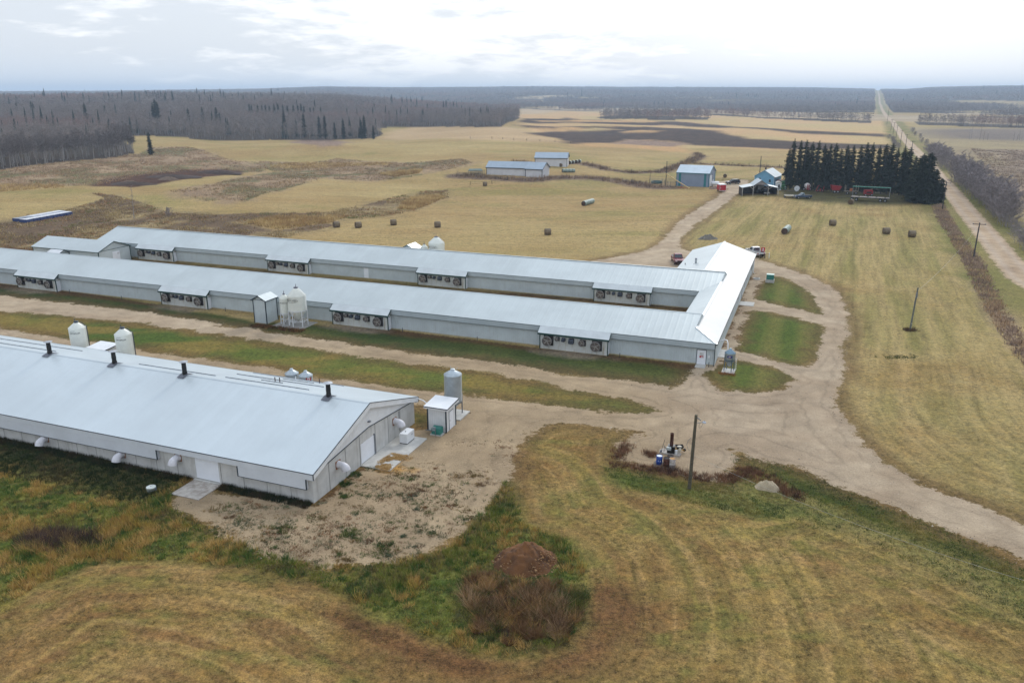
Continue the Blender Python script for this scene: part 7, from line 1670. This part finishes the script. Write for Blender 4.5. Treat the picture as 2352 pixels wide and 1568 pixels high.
s_ = RNG.uniform(.02, .065, n)*np.where(RNG.uniform(size=n) < .04, 2., 1.); z = hgt(P[:, 0], P[:, 1])
O = np.array([(1, 0, 0), (-.5, .87, 0), (-.5, -.87, 0), (0, 0, .8)])
X = np.stack([P[:, 0], P[:, 1], z], 1)[:, None]+O[None]*s_[:, None, None]*RNG.uniform(.6, 1.3, (n, 4, 3))
T = (np.arange(n)*4)[:, None, None]+np.array([(0, 1, 3), (1, 2, 3), (2, 0, 3)])[None]
Cc = np.array([alb(*random.choice([(196, 186, 170), (150, 138, 124), (120, 106, 92), (176, 160, 138), (104, 86, 68)])) for _ in range(n)])
o = link('loose_stones', np_mesh('loose_stones', X.reshape(-1, 3), T.reshape(-1, 3), PLANT, False, np.repeat(Cc, 4, 0))); tag(o, 'loose stones and clods on the gravel drive and along its edges', 'stones', None, 'stuff')
ground()
# ------------------------------------------------------------------ sky, sun, air, camera
SUN_AZ, SUN_EL = math.radians(24), math.radians(32)
sd = Vector((math.sin(SUN_AZ)*math.cos(SUN_EL), math.cos(SUN_AZ)*math.cos(SUN_EL), math.sin(SUN_EL)))
def world():
    w = bpy.data.worlds.new("World"); S.world = w; w.use_nodes = True; nt = w.node_tree; L = nt.links; nt.nodes.clear()
    out = N(nt, 'ShaderNodeOutputWorld'); bg = N(nt, 'ShaderNodeBackground'); L.new(bg.outputs[0], out.inputs[0])
    K = .1; bg.inputs['Strength'].default_value = K
    sky = N(nt, 'ShaderNodeTexSky'); sky.sky_type = 'NISHITA'; sky.sun_disc = False; sky.sun_elevation = SUN_EL; sky.sun_rotation = SUN_AZ; sky.air_density = 1.; sky.dust_density = 2.
    tc = N(nt, 'ShaderNodeTexCoord'); D = tc.outputs['Generated']
    def noise(sx, sy, sz, sc, det, rough, dist=0., off=(0, 0, 0)):
        mp = N(nt, 'ShaderNodeMapping'); mp.inputs['Scale'].default_value = (sx, sy, sz); mp.inputs['Location'].default_value = off; L.new(D, mp.inputs['Vector'])
        n = N(nt, 'ShaderNodeTexNoise', Scale=sc, Detail=det, Roughness=rough, Distortion=dist); L.new(mp.outputs['Vector'], n.inputs['Vector']); return n.outputs['Fac']
    sx = N(nt, 'ShaderNodeSeparateXYZ'); L.new(D, sx.inputs[0]); z = sx.outputs[2]
    # cloud deck: bright sheet, grey undersides in long banks near the horizon
    c1 = noise(1, 1, 4.2, 5.2, 9., .60, .35, (3.1, 1.2, .3)); c2 = noise(1, 1, 5., 15., 7., .62, .2, (.4, 7.7, 2.)); c3 = noise(1, 1, 9, 1.4, 4., .55, 0, (8, 2, 1))
    bank = math_(nt, 'ADD', math_(nt, 'MULTIPLY', c1, .62), math_(nt, 'MULTIPLY', c2, .38))
    # banks thicken away from the sun-lit middle of the sky and low down
    x = sx.outputs[0]; side = math_(nt, 'ABSOLUTE', math_(nt, 'SUBTRACT', x, .0))
    th = math_(nt, 'ADD', math_(nt, 'MULTIPLY', maprange(nt, side, .08, .42), .095), math_(nt, 'MULTIPLY', maprange(nt, z, .03, .085, 1., 0.), .075))
    th = math_(nt, 'ADD', th, math_(nt, 'MULTIPLY', math_(nt, 'SUBTRACT', c3, .5), .14))
    m = maprange(nt, math_(nt, 'ADD', bank, th), .50, .62)
    white = (1.12, 1.135, 1.16); grey = (.775, .83, .905)
    col = mixc(nt, math_(nt, 'MULTIPLY', m, .95), white, grey)
    low = maprange(nt, z, .0, .055, 1., 0.)
    col = mixc(nt, math_(nt, 'MULTIPLY', low, .5), col, (.86, .96, 1.06))
    up = maprange(nt, z, .12, .6)
    col = mixc(nt, math_(nt, 'MULTIPLY', up, .75), col, (.98, 1.09, 1.25))
    vm = N(nt, 'ShaderNodeVectorMath'); vm.operation = 'DOT_PRODUCT'; L.new(D, vm.inputs[0]); vm.inputs[1].default_value = sd
    glow = maprange(nt, vm.outputs['Value'], .80, 1.0, 1., 1.7)
    col = mixc(nt, 1., col, glow, 'MULTIPLY')
    sc = mixc(nt, 1., col, (1/K, 1/K, 1/K), 'MULTIPLY')
    fin = mixc(nt, .88, sky.outputs[0], sc)
    L.new(fin, bg.inputs['Color'])
world()
su = bpy.data.lights.new('sun', 'SUN'); su.energy = 1.5; su.angle = math.radians(12); su.color = (1, .95, .87)
so = bpy.data.objects.new('sun', su); COL.objects.link(so); so.rotation_euler = sd.to_track_quat('Z', 'Y').to_euler(); so.location = (0, 0, 200)
def haze():
    m = bpy.data.materials.new('haze'); m.use_nodes = True; nt = m.node_tree; nt.nodes.clear()
    o = N(nt, 'ShaderNodeOutputMaterial'); v = N(nt, 'ShaderNodeVolumePrincipled'); v.inputs['Color'].default_value = (.62, .79, 1, 1); v.inputs['Density'].default_value = HAZE_D; v.inputs['Anisotropy'].default_value = .2
    nt.links.new(v.outputs[0], o.inputs['Volume'])
    b = MB(); b.box(-7000, 7000, -300, 9800, -25, 116); ob = b.build('haze', m); tag(ob, kind='stuff'); ob.display_type = 'WIRE'
HAZE_D = 1.8e-4
haze()
cam = bpy.data.cameras.new('camera'); co = bpy.data.objects.new('camera', cam); COL.objects.link(co)
co.location = (0, 0, H); co.rotation_euler = (math.pi/2-PIT, 0, 0); cam.sensor_width = 36; cam.lens = 36*F/2352; cam.clip_start = .5; cam.clip_end = 40000
S.camera = co
S.render.resolution_x = 1024; S.render.resolution_y = 682
S.view_settings.view_transform = 'Standard'; S.view_settings.look = 'None'; S.view_settings.exposure = 0.12; S.view_settings.gamma = 1
S.render.engine = 'CYCLES'
S.cycles.volume_bounces = 0
